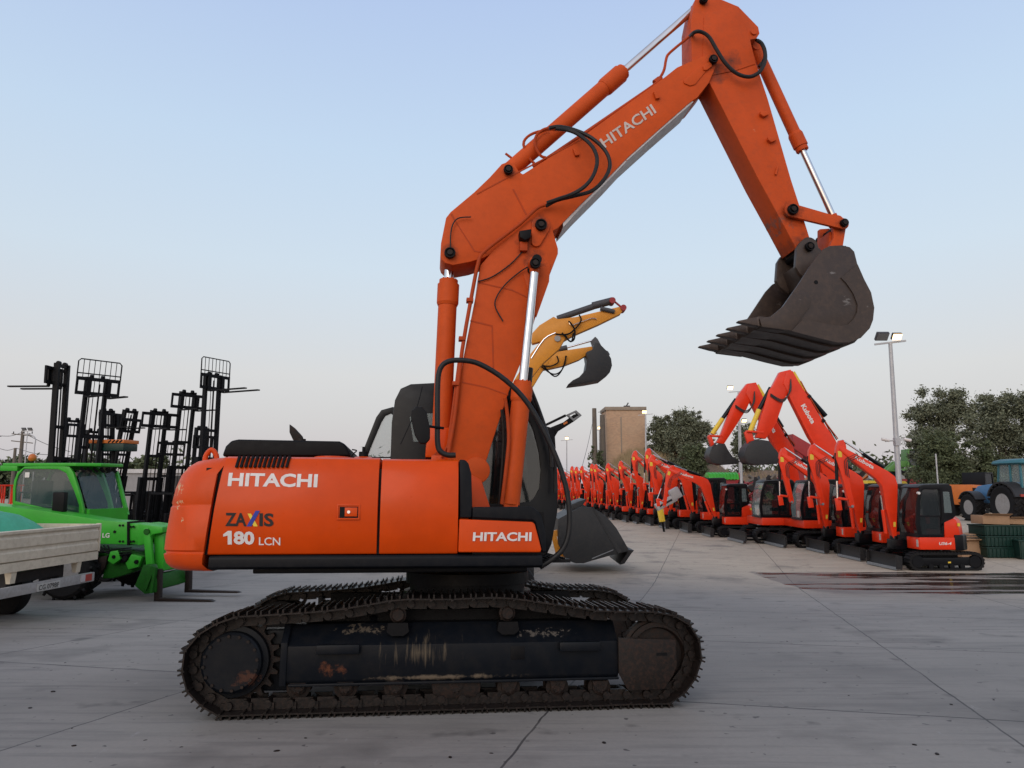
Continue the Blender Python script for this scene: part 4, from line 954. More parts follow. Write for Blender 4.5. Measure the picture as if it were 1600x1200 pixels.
    bo = [(-1.06, .90), (-1.03, .84), (-.96, .84), (-.94, .92), (-.86, 1.75), (-.80, 2.42), (-.86, 2.66), (-1.06, 2.82), (-2.34, 3.52), (-2.46, 3.56), (-2.50, 3.48), (-2.44, 3.40), (-2.30, 3.28), (-1.44, 2.60), (-1.27, 2.38), (-1.20, 1.75)]
    bo = [r0(p) for p in bo]
    bm_ = arm_part(root, None, bo, yb, .10, 'red', 'boom')
    A = Vector((*r0((-1.36, 2.76)), 0)); B = Vector((*r0((-1.90, 3.06)), 0)); up = (B-A).normalized(); nn = Vector((-up.y, up.x, 0))
    if nn.y < 0: nn = -nn
    # brand lettering along the boom, read from the near side
    p0, p3 = r0((-2.06, 3.19)), r0((-1.52, 2.88)); d = Vector((p3[0]-p0[0], 0, p3[1]-p0[1])); pn = Vector((-d.z, 0, d.x)).normalized()
    text('maker_lettering', 'Kubota', 'decal_white', bm_, (p0[0], yb-.105, p0[1]), d, pn*.115, off=.03)
    sc_ = [r0((-1.22, 1.60)), r0((-1.13, 1.62))]
    m_ = MB(); q = [r0(p) for p in ((-1.02, 1.18), (-.95, 1.18), (-.94, 1.32), (-1.01, 1.32))]; m_.prism(q, yb-.104, yb-.09); m_.build('warning_sticker', 'yellow', bm_)
    # boom cylinder in front
    m_ = MB(); a = (-1.20, .98); b2 = r0((-1.28, 2.1)); mid = (a[0]+(b2[0]-a[0])*.62, a[1]+(b2[1]-a[1])*.62)
    m_.cyl((a[0], yb, a[1]), (mid[0], yb, mid[1]), .055, 14); bc = m_.build('boom_cylinder', 'red', root)
    m_ = MB(); m_.cyl((mid[0], yb, mid[1]), (b2[0], yb, b2[1]), .028, 10); m_.build('rod', 'chrome', bc)
    # stick: pivots at boom tip
    T0 = r0((-2.44, 3.48)); r1 = lambda p: rot2(rot2(p, F0, pose[0]), T0, pose[1])
    stp = [(-2.60, 3.22), (-2.56, 3.55), (-2.46, 3.74), (-2.34, 3.76), (-2.27, 3.58), (-2.26, 3.2), (-2.24, 2.5), (-2.12, 1.80), (-2.16, 1.72), (-2.26, 1.78), (-2.42, 2.5)]
    sk_ = [r1(p) for p in stp]
    # pivot the stick about the tip: shift so that the pivot lies inside the boom fork
    m_ = MB(); m_.prism(sk_, yb-.075, yb+.075); st_ = m_.build('stick', 'red', root, bev=.012)
    m_ = MB(); q = [r1(p) for p in ((-2.54, 3.24), (-2.42, 3.24), (-2.42, 3.42), (-2.54, 3.42))]; m_.prism(q, yb-.079, yb-.07); m_.build('warning_sticker', 'yellow', st_)
    # stick cylinder on top of boom
    a = r0((-1.15, 2.93)); b2 = r1((-2.36, 3.76)); mid = (a[0]+(b2[0]-a[0])*.5, a[1]+(b2[1]-a[1])*.5)
    m_ = MB(); m_.cyl((a[0], yb, a[1]), (mid[0], yb, mid[1]), .055, 14); sc_ = m_.build('stick_cylinder', 'gloss_black', root)
    m_ = MB(); m_.cyl((mid[0], yb, mid[1]), (b2[0], yb, b2[1]), .028, 10); m_.build('rod', 'chrome', sc_)
    a = r1((-2.56, 3.36)); b2 = r1((-2.60, 2.02)); mid = (a[0]+(b2[0]-a[0])*.62, a[1]+(b2[1]-a[1])*.62)
    m_ = MB(); m_.cyl((a[0], yb, a[1]), (mid[0], yb, mid[1]), .05, 12); sc_ = m_.build('bucket_cylinder', 'gloss_black', root)
    m_ = MB(); m_.cyl((mid[0], yb, mid[1]), (b2[0], yb, b2[1]), .026, 10); m_.build('rod', 'chrome', sc_)
    m_ = MB()
    q = [r1((-2.60, 2.02)), r1((-2.32, 1.98)), r1((-2.36, 1.66)), r1((-2.60, 2.02))]
    m_.bar((q[0][0], yb, q[0][1]), (q[1][0], yb, q[1][1]), .16, .07); m_.bar((q[0][0], yb, q[0][1]), (q[0][0]+.04, yb, q[0][1]-.36), .16, .08)
    m_.build('bucket_link', 'red', root, bev=.01)
    e = r1((-2.2, 1.78)); m_ = MB(); m_.ycyl(e[0], e[1], .04, yb-.1, yb+.1, 12); m_.build('pin', 'edge', root)
    # hoses over the elbow
    for k in range(3):
        m_ = MB(); pts = [r0((-2.0, 3.34)), r0((-2.12, 3.28)), r1((-2.34, 3.16)), r1((-2.36, 2.9)), r1((-2.34, 2.7))]
        m_.tube([(x+.045*k, yb-.10-.01*k, z-.04*k) for x, z in pts], .010, 6, 4); m_.build('hose', 'darkgrey', root)
    m_ = MB(); m_.tube([(x, yb-.06, z) for x, z in [r0((-.88, 1.5)), r0((-.84, 2.3)), r0((-.92, 2.74)), r0((-1.3, 2.86)), r0((-2.2, 3.38))]], .018, 6, 4); m_.build('hose', 'black', root)
    if tool == 'breaker':
        bx, bz = e[0]-.02, e[1]-.05; dv = Vector((.16, 0, -1)).normalized(); sd_ = Vector((0, 1, 0)); pr_ = dv.cross(sd_)
        O = Vector((bx, yb, bz))
        m_ = MB(); m_.obox(O-dv*.0, (dv, sd_, pr_), (.22, .13, .18)); m_.build('breaker_bracket', 'gloss_black', root, bev=.03)
        m_ = MB(); m_.obox(O+dv*.62, (dv, sd_, pr_), (.42, .10, .13)); bk_ = m_.build('breaker', 'yellow', root, bev=.03)
        m_ = MB(); m_.cyl(O+dv*1.0, O+dv*1.5, .05, 12); m_.cyl(O+dv*1.5, O+dv*1.75, .05, 12, .008); m_.build('chisel', 'black', bk_)
    if tool == 'bucket':
        bx, bz = e; m_ = MB(); q = circ(bx+.18, bz-.36, .33, 100, -90, 10)+[(bx-.30, bz-.62), (bx-.05, bz-.28), (bx-.02, bz+.04)]
        m_.prism(q, yb-.35, yb+.35); m_.build('bucket', 'darkgrey', root, bev=.01)
    return root
row = [(1400, 892), (1346, 878), (1290, 866), None, None, (1110, 840), (1080, 833), (1048, 827), (1024, 822), (998, 819), (978.5, 816.5), (959, 813)]
pl_ = []
for i, q in enumerate(row):
    if q is None: pl_.append(None); continue
    g_ = gnd(*q); pl_.append((g_.x+1.46, g_.y+.86))
# beyond what the blades show, the row simply goes on at the same spacing
lx, ly = pl_[11]
for k in range(1, 14): pl_.append((lx-.30*k, ly+2.45*k))
protoA = mini('small red excavator nearest of the row, model lettering on its black cab side skirt, beside the wet patch')
protoB = mini('red row excavator carrying a yellow rock breaker on its arm, pointed down at the concrete', pose=(9, -8), tool='breaker', deco=None)
protoC = mini('tmp', pose=(-8, 6), deco=None)
protoD = mini('tmp', pose=(14, -34), deco=None)
protoE = mini('tmp', pose=(0, 3), deco=None)
protoF = mini('tmp', pose=(-4, 9), deco=None)
labs = {0: 'nearest small red excavator of the row, side on, U36-4 on its red skirt',
 1: 'small red excavator directly behind the nearest one, its blade just left of it',
 2: 'third small red excavator of the row, standing before the two tall raised booms',
 5: 'red excavator with low outstretched boom reaching left, just left of the tall boomed pair',
 6: 'red row excavator with a yellow rock breaker pointing down at the concrete',
 7: 'red row excavator below the right edge of the brick tower, folded arm standing high',
 8: 'red row excavator under the middle of the brick tower, leftmost of the high folded arms',
 9: 'red row excavator just left of the high folded arms, before the earth mound',
 10: 'second red row excavator left of the high folded arms, before the earth mound',
 11: 'red row excavator whose blade end shows just right of the grey loader bucket tip'}
FARLAB = 'one of the far red excavators of the row, rising behind the grey loader bucket'
used = {}
for i, pp_ in enumerate(pl_):
    if pp_ is None: continue
    proto = protoA if i in (0, 1, 2) else protoB if i == 6 else protoD if i == 5 else protoC if i in (7, 8) else (protoE if i % 3 else protoF)
    key = proto.name
    o = proto if key not in used else copy_tree(proto); used[key] = 1
    jx = 0 if i < 3 else random.uniform(-.12, .12)
    o.matrix_world = Matrix.Translation((pp_[0]+jx, pp_[1], gz(*pp_))) @ Matrix.Rotation(R(random.uniform(-1.5, 1.5) if i else 1), 4, 'Z') @ Matrix.Scale(1.12 if i in (6, 7, 8) else 1, 4)
    o['label'] = labs.get(i, FARLAB)
p = at(1046, 782, 36.6); t = thing('tool_attachment', 'tilted silver grey tool attachment in the red row, left of the yellow breaker', 'attachment', Matrix.Translation(p) @ Matrix.Rotation(R(-28), 4, 'Y'))
m_ = MB(); m_.box(-.75, .35, -.2, .2, -.17, .17); m_.build('housing', 'galv', t, bev=.03); m_ = MB(); m_.box(.15, .65, -.24, .24, -.1, .42); m_.build('mounting_head', 'galv', t, bev=.04); m_ = MB(); m_.box(-.6, .1, -.206, -.2, -.05, .05); m_.build('side_slot', 'blade', t)
# the two taller excavators in the row
def midi(label, blade_px, tipz, group='tall boomed red excavators in the row'):
    """bigger excavator facing -x, boom raised and stick folded down with bucket"""
    root = thing('midi_excavator', label, 'excavator', None, group)
    for y0, y1 in ((-1.1, -.65), (.65, 1.1)):
        b = MB(); f = MB(); crawler(b, 2.85, y0, y1, .62, f)
        t = b.build('crawler_track', 'rubber', root); f.build('track_frame', 'gloss_black', t, bev=.02)
    m_ = MB(); m_.box(-.7, .7, -.66, .66, .28, .5); m_.cyl((0, 0, .5), (0, 0, .72), .45, 24); m_.build('car_body', 'gloss_black', root)
    m_ = MB(); pr = [(-1.96, .06), (-1.88, .12), (-1.85, .3), (-1.88, .46), (-1.92, .50), (-1.88, .50), (-1.80, .44), (-1.79, .14), (-1.85, .03)]
    m_.prism(pr, -1.1, 1.1); bl = m_.build('dozer_blade', 'blade', root)
    m_ = MB(); m_.prism([(-1.97, .02), (-1.955, .02), (-1.945, .12), (-1.962, .12)], -1.1, 1.1); m_.build('cutting_edge', 'edge', bl)
    for yy in (-.5, .5): m_ = MB(); m_.bar((-.7, yy, .35), (-1.85, yy, .25), .1, .13); m_.build('blade_arm', 'gloss_black', bl)
    m_ = MB(); m_.prismz([(-1.1, -1.02), (1.1, -1.02), (1.4, -.6), (1.5, 0), (1.4, .6), (1.1, 1.02), (-1.1, 1.02)], .74, 1.05); m_.build('house_skirt', 'red', root, bev=.03)
    m_ = MB(); m_.box(.0, 1.3, -1.0, 1.0, 1.05, 1.75); m_.build('engine_cover', 'red', root, bev=.08)
    m_ = MB(); m_.prismz([(.7, -1.04), (1.12, -1.04), (1.43, -.6), (1.53, 0), (1.43, .6), (1.12, 1.04), (.7, 1.04)], .72, 1.5); m_.build('counterweight', 'gloss_black', root, bev=.05)
    so_ = [(-1.15, 1.05), (-1.2, 1.5), (-1.1, 2.1), (-.95, 2.52), (-.8, 2.56), (.2, 2.58), (.3, 2.5), (.35, 1.8), (.3, 1.5), (.25, 1.05)]
    si = [(-1.05, 1.15), (-1.08, 1.5), (-1.0, 2.1), (-.88, 2.40), (-.8, 2.44), (.1, 2.44), (.18, 2.4), (.18, 1.8), (.15, 1.5), (.1, 1.15)]
    m_ = MB(); m_.ring(so_, si, -1.02, -.97); cb_ = m_.build('cab', 'gloss_black', root, bev=.01)
    m_ = MB(); m_.ring(so_, si, -.05, .0); m_.build('cab_side', 'gloss_black', cb_)
    m_ = MB(); m_.prism([(-1.0, 2.5), (-.9, 2.58), (.2, 2.62), (.32, 2.52)], -1.02, 0); m_.box(-1.2, -1.14, -1.02, 0, 1.05, 1.14); m_.box(.2, .34, -1.0, -.02, 1.05, 2.5); m_.build('cab_roof', 'darkgrey', cb_, bev=.02)
    m_ = MB(); m_.loft([[(x, -.97, z), (x, -.05, z), (x+.01, -.05, z), (x+.01, -.97, z)] for x, z in so_[:4]]); m_.build('windscreen', 'glass_light', cb_)
    m_ = MB(); m_.prism(si, -1.0, -.99); m_.build('door_glass', 'glass', cb_)
    m_ = MB(); m_.box(-.42, -.34, -1.025, -.97, 1.15, 2.44); m_.build('door_post', 'gloss_black', cb_)
    m_ = MB(); m_.box(-.5, .0, -.75, -.25, 1.3, 1.45); m_.box(-.1, .02, -.72, -.28, 1.4, 2.2); m_.build('seat', 'plastic', cb_, bev=.03)
    m_ = MB(); m_.box(-1.215, -1.19, -.9, -.7, 1.15, 1.4); m_.build('data_sticker', 'decal_grey', cb_)
    return root
def midi_arm(root, boom, tip_i, stick, bcyl, bucket, brim, yb, lab_px, fr):
    """outlines read from the photograph on the machine's own centre plane"""
    m_ = MB(); m_.prism(fr.pl(boom, yb), yb-.16, yb+.16); b_ = m_.build('boom', 'red', root, bev=.02)
    m_ = MB(); m_.prism(fr.pl(stick, yb), yb-.13, yb+.13); s_ = m_.build('stick', 'red', root, bev=.02)
    (a, c, d) = bcyl
    A, C_, D_ = [fr.px(*q, yb) for q in (a, c, d)]
    m_ = MB(); m_.cyl((A[0], yb, A[1]), (C_[0], yb, C_[1]), .085, 16); cy = m_.build('bucket_cylinder', 'gloss_black', root)
    m_ = MB(); m_.cyl((C_[0], yb, C_[1]), (D_[0], yb, D_[1]), .10, 16); m_.build('rod_guard', 'yellow', cy)
    m_ = MB(); q = fr.pl(bucket, yb); m_.prism(q, yb-.45, yb-.42); bk_ = m_.build('bucket', 'darkgrey', root, bev=.01)
    m_ = MB(); m_.prism(q, yb+.42, yb+.45); m_.build('bucket_side', 'darkgrey', bk_)
    sh = fr.pl(brim, yb); cc = Vector((sum(x for x, z in q)/len(q), sum(z for x, z in q)/len(q)))
    m_ = MB(); m_.loft([[(x, y, z) for x, z in sh]+[tuple((Vector((x, z))+(cc-Vector((x, z))).normalized()*.03).x if k == 0 else (y if k == 1 else (Vector((x, z))+(cc-Vector((x, z))).normalized()*.03).y) for k in range(3)) for x, z in sh[::-1]] for y in (yb-.44, yb+.44)])
    m_.build('bucket_shell', 'darkgrey', bk_, smooth=60)
    return b_, s_
def lk(root, fr, pts, yb, w_, name='bucket_link', mat='red'):
    m_ = MB(); q = [fr.px(*p, yb) for p in pts]
    for a, b_ in zip(q, q[1:]): m_.bar((a[0], yb, a[1]), (b_[0], yb, b_[1]), .3, w_)
    m_.build(name, mat, root, bev=.01)
specs = [
 dict(blade=(1225, 857), label='tall red excavator with the highest peaked boom and Kubota lettering down it',
  boom=[(1226, 583), (1236, 580), (1246, 598), (1262, 622), (1284, 660), (1304, 690), (1312, 725), (1318, 770), (1290, 770), (1274, 702), (1262, 682), (1232, 622), (1228, 612), (1222, 600)],
  stick=[(1217, 582), (1234, 578), (1238, 592), (1230, 612), (1222, 630), (1211, 662), (1195, 686), (1180, 684), (1188, 650), (1200, 610), (1206, 603)],
  bc=((1204, 606), (1186, 640), (1172, 674)),
  bucket=[(1184, 688), (1196, 690), (1203, 700), (1217, 716), (1212, 724), (1180, 727), (1164, 724), (1158, 712), (1163, 698), (1170, 690)],
  brim=[(1184, 686), (1170, 690), (1161, 700), (1158, 712), (1162, 722), (1180, 727), (1212, 725)],
  links=[(1166, 674), (1192, 676)], links2=[(1168, 674), (1174, 696)], lab=((1251, 634), (1268, 663)), cyl=((1290, 650), (1256, 612), (1238, 582)), lettering='Kubota'),
 dict(blade=(1162, 850), label='tall red excavator with the lower left peaked boom, lamp glowing behind its elbow',
  boom=[(1168, 600), (1180, 599), (1190, 620), (1208, 652), (1226, 682), (1238, 700), (1246, 740), (1250, 770), (1226, 770), (1216, 712), (1204, 690), (1180, 645), (1172, 630), (1164, 615)],
  stick=[(1166, 600), (1180, 598), (1180, 606), (1174, 620), (1165, 640), (1142, 676), (1130, 694), (1118, 692), (1124, 682), (1140, 640), (1150, 622), (1155, 614)],
  bc=((1150, 624), (1129, 654), (1113, 678)),
  bucket=[(1118, 694), (1128, 694), (1132, 702), (1140, 714), (1152, 722), (1148, 724), (1126, 727), (1110, 724), (1104, 714), (1106, 704), (1112, 698)],
  brim=[(1116, 692), (1108, 700), (1104, 712), (1108, 722), (1124, 727), (1150, 725)],
  links=[(1107, 681), (1128, 682)], links2=[(1108, 681), (1114, 700)], lab=((1198, 660), (1208, 677)), cyl=((1222, 668), (1200, 632), (1182, 602)), lettering='Kubota')]
for sp_ in specs:
    g_ = gnd(*sp_['blade']); ox, oy = g_.x+1.95, g_.y+1.15
    root = midi(sp_['label'], None, None)
    mw = Matrix.Translation((ox, oy, gz(ox, oy))); root.matrix_world = mw
    fr = Frame((ox, oy, gz(ox, oy)), (1, 0, 0)); yb = .32
    b_, s_ = midi_arm(root, sp_['boom'], 0, sp_['stick'], sp_['bc'], sp_['bucket'], sp_['brim'], yb, None, fr)
    lk(root, fr, sp_['links'], yb, .08); lk(root, fr, sp_['links2'], yb, .14)
    A, C_, D_ = [fr.px(*q, yb) for q in sp_['cyl']]
    m_ = MB(); m_.cyl((A[0], yb, A[1]), (C_[0], yb, C_[1]), .10, 14); cy = m_.build('stick_cylinder', 'gloss_black', root)
    m_ = MB(); m_.cyl((C_[0], yb, C_[1]), (D_[0], yb, D_[1]), .11, 14); m_.build('rod_guard', 'yellow', cy)
    te = [fr.px(*q, yb) for q in sp_['boom'][1:6]]
    for k in range(5):
        m_ = MB(); q = [(x+.05+.03*math.sin(i*2+k), yb-.15+.075*k, z+.06+.05*math.cos(i*1.7+k)) for i, (x, z) in enumerate(te)]; m_.tube(q[1:], .022, 6, 5); m_.build('hose', 'black' if k % 2 else 'pipe', root)
    for i in (2, 3): m_ = MB(); m_.obox((te[i][0], yb, te[i][1]+.05), ((1, 0, -1), (0, 1, 0), (1, 0, 1)), (.06, .2, .07)); m_.build('hose_clamp', 'gloss_black', root)
    for k in range(3):
        m_ = MB(); e = fr.px(*sp_['stick'][3], yb); s0 = fr.px(*sp_['boom'][12], yb); q = [(s0[0]+.15, yb-.2, s0[1]+.5), (s0[0]+.1-.04*k, yb-.24, s0[1]-.05*k), (s0[0]-.25, yb-.22, s0[1]-.35-.05*k), (s0[0]-.7, yb-.16, s0[1]-.1-.05*k)]; m_.tube(q, .02, 6, 5); m_.build('hose', 'darkgrey', root)
    p0 = fr.px(*sp_['lab'][0], yb-.17); p3 = fr.px(*sp_['lab'][1], yb-.17); d = Vector((p3[0]-p0[0], 0, p3[1]-p0[1])); pn = Vector((-d.z, 0, d.x)).normalized()
    text('maker_lettering', sp_['lettering'], 'decal_white', b_, (p0[0], yb-.166, p0[1])-pn*.0 if False else Vector((p0[0], yb-.166, p0[1])), d, pn*.20, off=.04)

# ------------------------------------------------------------------ vegetation
def leafmat(name, ca, cb, cc):
    m, N, L, b = newmat(name)
    g = N.new('ShaderNodeNewGeometry'); o = cramp(N, L, g.outputs['Random Per Island'], .0, 1.0, ca, cb)
    f = noise(N, L, .8, 3, .6); o = mixc(N, L, cramp(N, L, f, .4, .65), o, cc)
    L.new(o, b.inputs['Base Color']); b.inputs['Roughness'].default_value = .75; b.inputs['Specular IOR Level'].default_value = .2
    return m
M['olive'] = leafmat('olive_leaves', (.075, .085, .050), (.21, .22, .15), (.135, .148, .10))
M['broad'] = leafmat('dark_leaves', (.045, .060, .028), (.13, .15, .08), (.085, .10, .055))
M['bark'] = paint('bark', (.085, .065, .050), .9, damt=.5, bst=.6)
M['straw'] = leafmat('dry_grass', (.26, .19, .11), (.42, .32, .19), (.30, .23, .13))
def leaves(mb, clumps, n, size, rnd, flat=.9):
    tot = sum(r**2 for _, r, _ in clumps)
    for c, r, sq in clumps:
        for k in range(int(n*r*r/tot)):
            d = Vector((rnd.gauss(0, 1), rnd.gauss(0, 1), rnd.gauss(0, 1))).normalized()*r*min(1.9, abs(rnd.gauss(0, .72)))
            p = Vector(c)+Vector((d.x, d.y, d.z*sq))
            a = Vector((rnd.gauss(0, 1), rnd.gauss(0, 1), rnd.gauss(0, .8))).normalized(); b = a.orthogonal().normalized(); b = (b*math.cos(k)+a.cross(b)*math.sin(k))
            s = size*rnd.uniform(.5, 1.3)
            mb.add([p-a*s, p+b*s*.42, p+a*s, p-b*s*.42], [(0, 1, 2, 3)])
def raw_build(mb, name, mat, parent=None):
    me = bpy.data.meshes.new(name); me.from_pydata(mb.v, [], mb.f); me.update(); me.materials.append(M[mat])
    o = bpy.data.objects.new(name, me); col.objects.link(o); o.parent = parent; return o
def tree(name, label, x, y, z, h, wd, n=9000, size=.13, mat='olive', seed=1, group=None, trunk=.3, cat='tree', low=.25):
    rnd = random.Random(seed); t = thing(name, label, cat, Matrix.Translation((x, y, z)), group)
    tr = MB(); cl = []
    top = h*trunk
    if trunk > 0.02: tr.tube([(0, 0, -.3), (rnd.uniform(-.1, .1)*h*.1, 0, top*.5), (rnd.uniform(-.1, .1)*h*.3, 0, top)], (h*.040, h*.028), 8, 4)
    for k in range(34):
        a = rnd.uniform(0, 2*math.pi); u = rnd.random(); zz_ = h*(low+(1-low)*(.08+.80*u))
        prof = math.sin(math.pi*min(1, .25+.62*u))**.6
        rr_ = wd/2*prof*rnd.uniform(.15, .85)
        c = Vector((rr_*math.cos(a), rr_*math.sin(a)*.8, zz_)); r = wd*rnd.uniform(.11, .20)
        cl.append((c, r, rnd.uniform(.65, 1.0)))
        if trunk > .02 and k % 2 == 0:
            tr.tube([(0, 0, top*rnd.uniform(.5, 1)), tuple(c*.55+Vector((0, 0, top*.3))), tuple(c)], (h*.016, h*.004), 5, 3)
    for k in range(60):
        a = rnd.uniform(0, 2*math.pi); u = rnd.random()**.8; zz_ = h*(low+(1-low)*u)
        rr_ = wd/2*math.sin(math.pi*min(1, .22+.68*u))**.6*rnd.uniform(.75, 1.08)
        cl.append((Vector((rr_*math.cos(a), rr_*math.sin(a)*.8, min(zz_, h*.97))), wd*rnd.uniform(.04, .09), .9))
    if trunk > .02: tr.build('trunk', 'bark', t)
    cr_ = MB(); leaves(cr_, cl, n, size, rnd); raw_build(cr_, 'crown', mat, t)
    return t
def px_tree(label, px0, px1, ytop, Y, zb, **k):
    a = at(px0, ytop, Y); b = at(px1, ytop, Y)
    return tree('olive_tree' if k.get('mat', 'olive') == 'olive' else 'leafy_tree', label, (a.x+b.x)/2, Y, zb, a.z-zb, b.x-a.x, **k)
px_tree('big grey green olive tree right of the floodlight pole, leftmost of the right hand grove', 1412, 1520, 608, 44, -.2, n=85000, size=.095, seed=3, trunk=.25, low=.04)
px_tree('wide olive tree with a pale leaning trunk showing behind the blue tractor', 1500, 1612, 618, 47, -.2, n=85000, size=.095, seed=4, trunk=.35, low=.06)
px_tree('olive tree at the right edge of the picture behind the tractor cab', 1575, 1700, 612, 45, -.2, n=42000, size=.095, seed=5, trunk=.3, low=.12)
px_tree('low dark bush under the olive grove, behind the nearest small red cab', 1425, 1505, 672, 41, -.2, n=24000, size=.09, seed=6, mat='broad', trunk=0, low=.0)
px_tree('dark undergrowth below the wide olive tree, left of the blue tractor', 1490, 1560, 690, 43, -.2, n=20000, size=.09, seed=16, mat='broad', trunk=0, low=.0)
px_tree('round olive tree on the mound just right of the brick tower', 1011, 1060, 650, 72, 3.0, n=28000, size=.13, seed=7, trunk=.1, low=.0)
px_tree('larger olive tree on the mound between the brick tower and the hanging red bucket', 1040, 1108, 643, 70, 2.6, n=36000, size=.13, seed=8, trunk=.1, low=.0)
px_tree('shaggy green shrub at the foot of the larger mound olive tree', 1062, 1104, 692, 66, 2.0, n=7000, size=.16, seed=9, trunk=0, low=0, cat='shrub', mat='broad')
px_tree('small olive tree seen between the two tall red booms', 1142, 1185, 662, 78, 2.6, n=16000, size=.13, seed=10, trunk=.1, low=.0)
px_tree('bush showing right of the highest peaked red boom', 1296, 1326, 690, 70, -.9, n=6000, size=.2, seed=11, trunk=.1, low=.1)
px_tree('bush at the left foot of the mound, beside the timber poles', 918, 944, 696, 72, 0, n=3000, size=.15, seed=12, trunk=.0, low=.1, cat='shrub', mat='broad')
rnd = random.Random(21)
for i in range(9):
    x0 = -34+i*34
    px_tree('one of the low trees of the far dark line behind the forklifts at the left', x0-28, x0+30, rnd.uniform(709, 722), 120+rnd.uniform(-6, 6), -.96, n=3200, size=.42, seed=30+i, mat='broad', trunk=0, low=0, group='far line of low trees at the left')
for i in range(12):
    x0 = 300+i*150
    if x0 < 860 or x0 > 1150: px_tree('one of the far low trees along the horizon behind the yard', x0-90, x0+90, rnd.uniform(722, 732), 170+rnd.uniform(-8, 8), -.96, n=3000, size=.7, seed=60+i, mat='broad', trunk=0, low=0, group='far low trees along the horizon')
# dry grass tufts on the mound
gm = MB(); rnd = random.Random(4)
for k in range(9000):
    if k < 5200: x, y = rnd.uniform(9.5, 15.5), rnd.uniform(67, 74.5)
    else: x, y = rnd.uniform(5, 40), rnd.uniform(63, 78)
    z = gz(x, y)
    if z < -.2: continue
    hh = rnd.uniform(.35, .95)*(1 if k < 5200 else .6); dx = rnd.uniform(-.25, .25); w_ = .03
    gm.add([(x-w_, y, z), (x+w_, y, z), (x+dx, y+rnd.uniform(-.2, .2), z+hh+.2)], [(0, 1, 2)])
tag(raw_build(gm, 'dry_grass', 'straw'), 'dry straw coloured grass on the earth mound below the brick tower', 'grass', None, 'stuff')

# ------------------------------------------------------------------ brick tower, poles and lamps
def brick():
    m, N, L, b = newmat('weathered_brick')
    tc = N.new('ShaderNodeTexCoord'); mp = N.new('ShaderNodeMapping'); L.new(tc.outputs['Object'], mp.inputs[0]); mp.inputs['Rotation'].default_value = (R(90), 0, 0)
    br = N.new('ShaderNodeTexBrick'); L.new(mp.outputs[0], br.inputs[0]); br.inputs['Scale'].default_value = 2.2
    br.inputs['Color1'].default_value = (.46, .28, .17, 1); br.inputs['Color2'].default_value = (.34, .21, .135, 1); br.inputs['Mortar'].default_value = (.36, .28, .21, 1)
    f = noise(N, L, .7, 6, .7); o = mixc(N, L, cramp(N, L, f, .35, .7, (0, 0, 0), (.7,)*3), br.outputs[0], (.46, .32, .21))
    L.new(o, b.inputs['Base Color']); b.inputs['Roughness'].default_value = .9; bump(N, L, b, br.outputs[1], .3, .02); return m
M['brick'] = brick()
a = at(947, 640, 74); b_ = at(1008, 640, 74); W_ = (b_.x-a.x)
tw = thing('brick_tower', 'square tan brick tower with flat concrete cap on the earth mound', 'tower', Matrix.Translation(((a.x+b_.x)/2, 74+W_/2, 2.2)))
ht = at(947, 641, 74).z-2.2
m_ = MB(); m_.box(-W_/2, W_/2, -W_/2, W_/2, 0, ht); m_.build('wall', 'brick', tw)
M['conc'] = paint('old_concrete', (.27, .22, .17), .85, damt=.6)
m_ = MB(); m_.box(-W_/2-.12, W_/2+.12, -W_/2-.12, W_/2+.12, ht+.003, ht+.35); m_.build('roof_slab', 'conc', tw, bev=.02)
m_ = MB(); m_.box(-.1, .5, -W_/2+.2, -W_/2+.8, ht+.35, ht+.5); m_.bar((.1, -W_/2+.4, ht+.4), (.35, -W_/2+.4, ht+.8), .1, .12); m_.build('roof_device', 'lamp_dark', tw)
m_ = MB(); m_.box(-.55, -.42, -W_/2-.02, -W_/2+.05, ht*.35, ht*.9); m_.build('wall_crack', 'conc', tw)
m_ = MB(); m_.bar((-W_/2-.8, -W_/2, ht-.2), (-W_/2, -W_/2, ht-.1), .05, .05); m_.build('iron_bracket', 'lamp_dark', tw)
def wpole(px0, ytop, Y, label, r=.13, cross=False, zb=None):
    p = at(px0, ytop, Y); z0 = gz(p.x, Y)-.3 if zb is None else zb
    t = thing('timber_pole', label, 'pole', Matrix.Translation((p.x, Y, z0)))
    m_ = MB(); m_.cyl((0, 0, 0), (0, 0, p.z-z0), r*1.2, 12, r*.8); m_.build('shaft', 'wood', t)
    if cross:
        for k, zz_ in enumerate((.4, 1.3)):
            m_ = MB(); m_.bar((-1.4, 0, p.z-z0-zz_), (1.4, 0, p.z-z0-zz_-.3), .12, .12); m_.build('cross_arm', 'wood', t)
        for k in range(3):
            m_ = MB(); m_.cyl((-1.2+1.2*k, 0, p.z-z0-.4), (-1.2+1.2*k, 0, p.z-z0-.1), .06, 8); m_.build('insulator', 'lamp_dark', t)
    return t
wpole(928.5, 638, 72, 'tall timber pole left of the brick tower, the taller of two', .26)
wpole(941, 648, 73, 'shorter timber pole right against the left edge of the brick tower', .30)
wpole(36, 673, 95, 'wooden utility pole with crossed arms and insulators beyond the green machine', .25, True)
wpole(24, 700, 90, 'short bare wooden post left of the utility pole with crossed arms', .2)
wpole(84, 697, 92, 'thin bare post, left one of the pair behind the leftmost mast', .14)
wpole(89.5, 700, 92, 'thin bare post, right one of the pair behind the leftmost mast', .14)
m_ = MB()
for (q0, q1) in (((0, 681), (36, 675)), ((0, 701), (25, 700)), ((25, 700), (84, 711)), ((36, 676), (110, 706)), ((84, 712), (120, 716))):
    a = at(*q0, 94); b_ = at(*q1, 94); m_.tube([a, (a+b_)/2-Vector((0, 0, .25)), b_], .035, 5, 4)
a = at(-60, 676, 94); b_ = at(2, 682, 94); m_.tube([a, b_], .035, 5, 1)
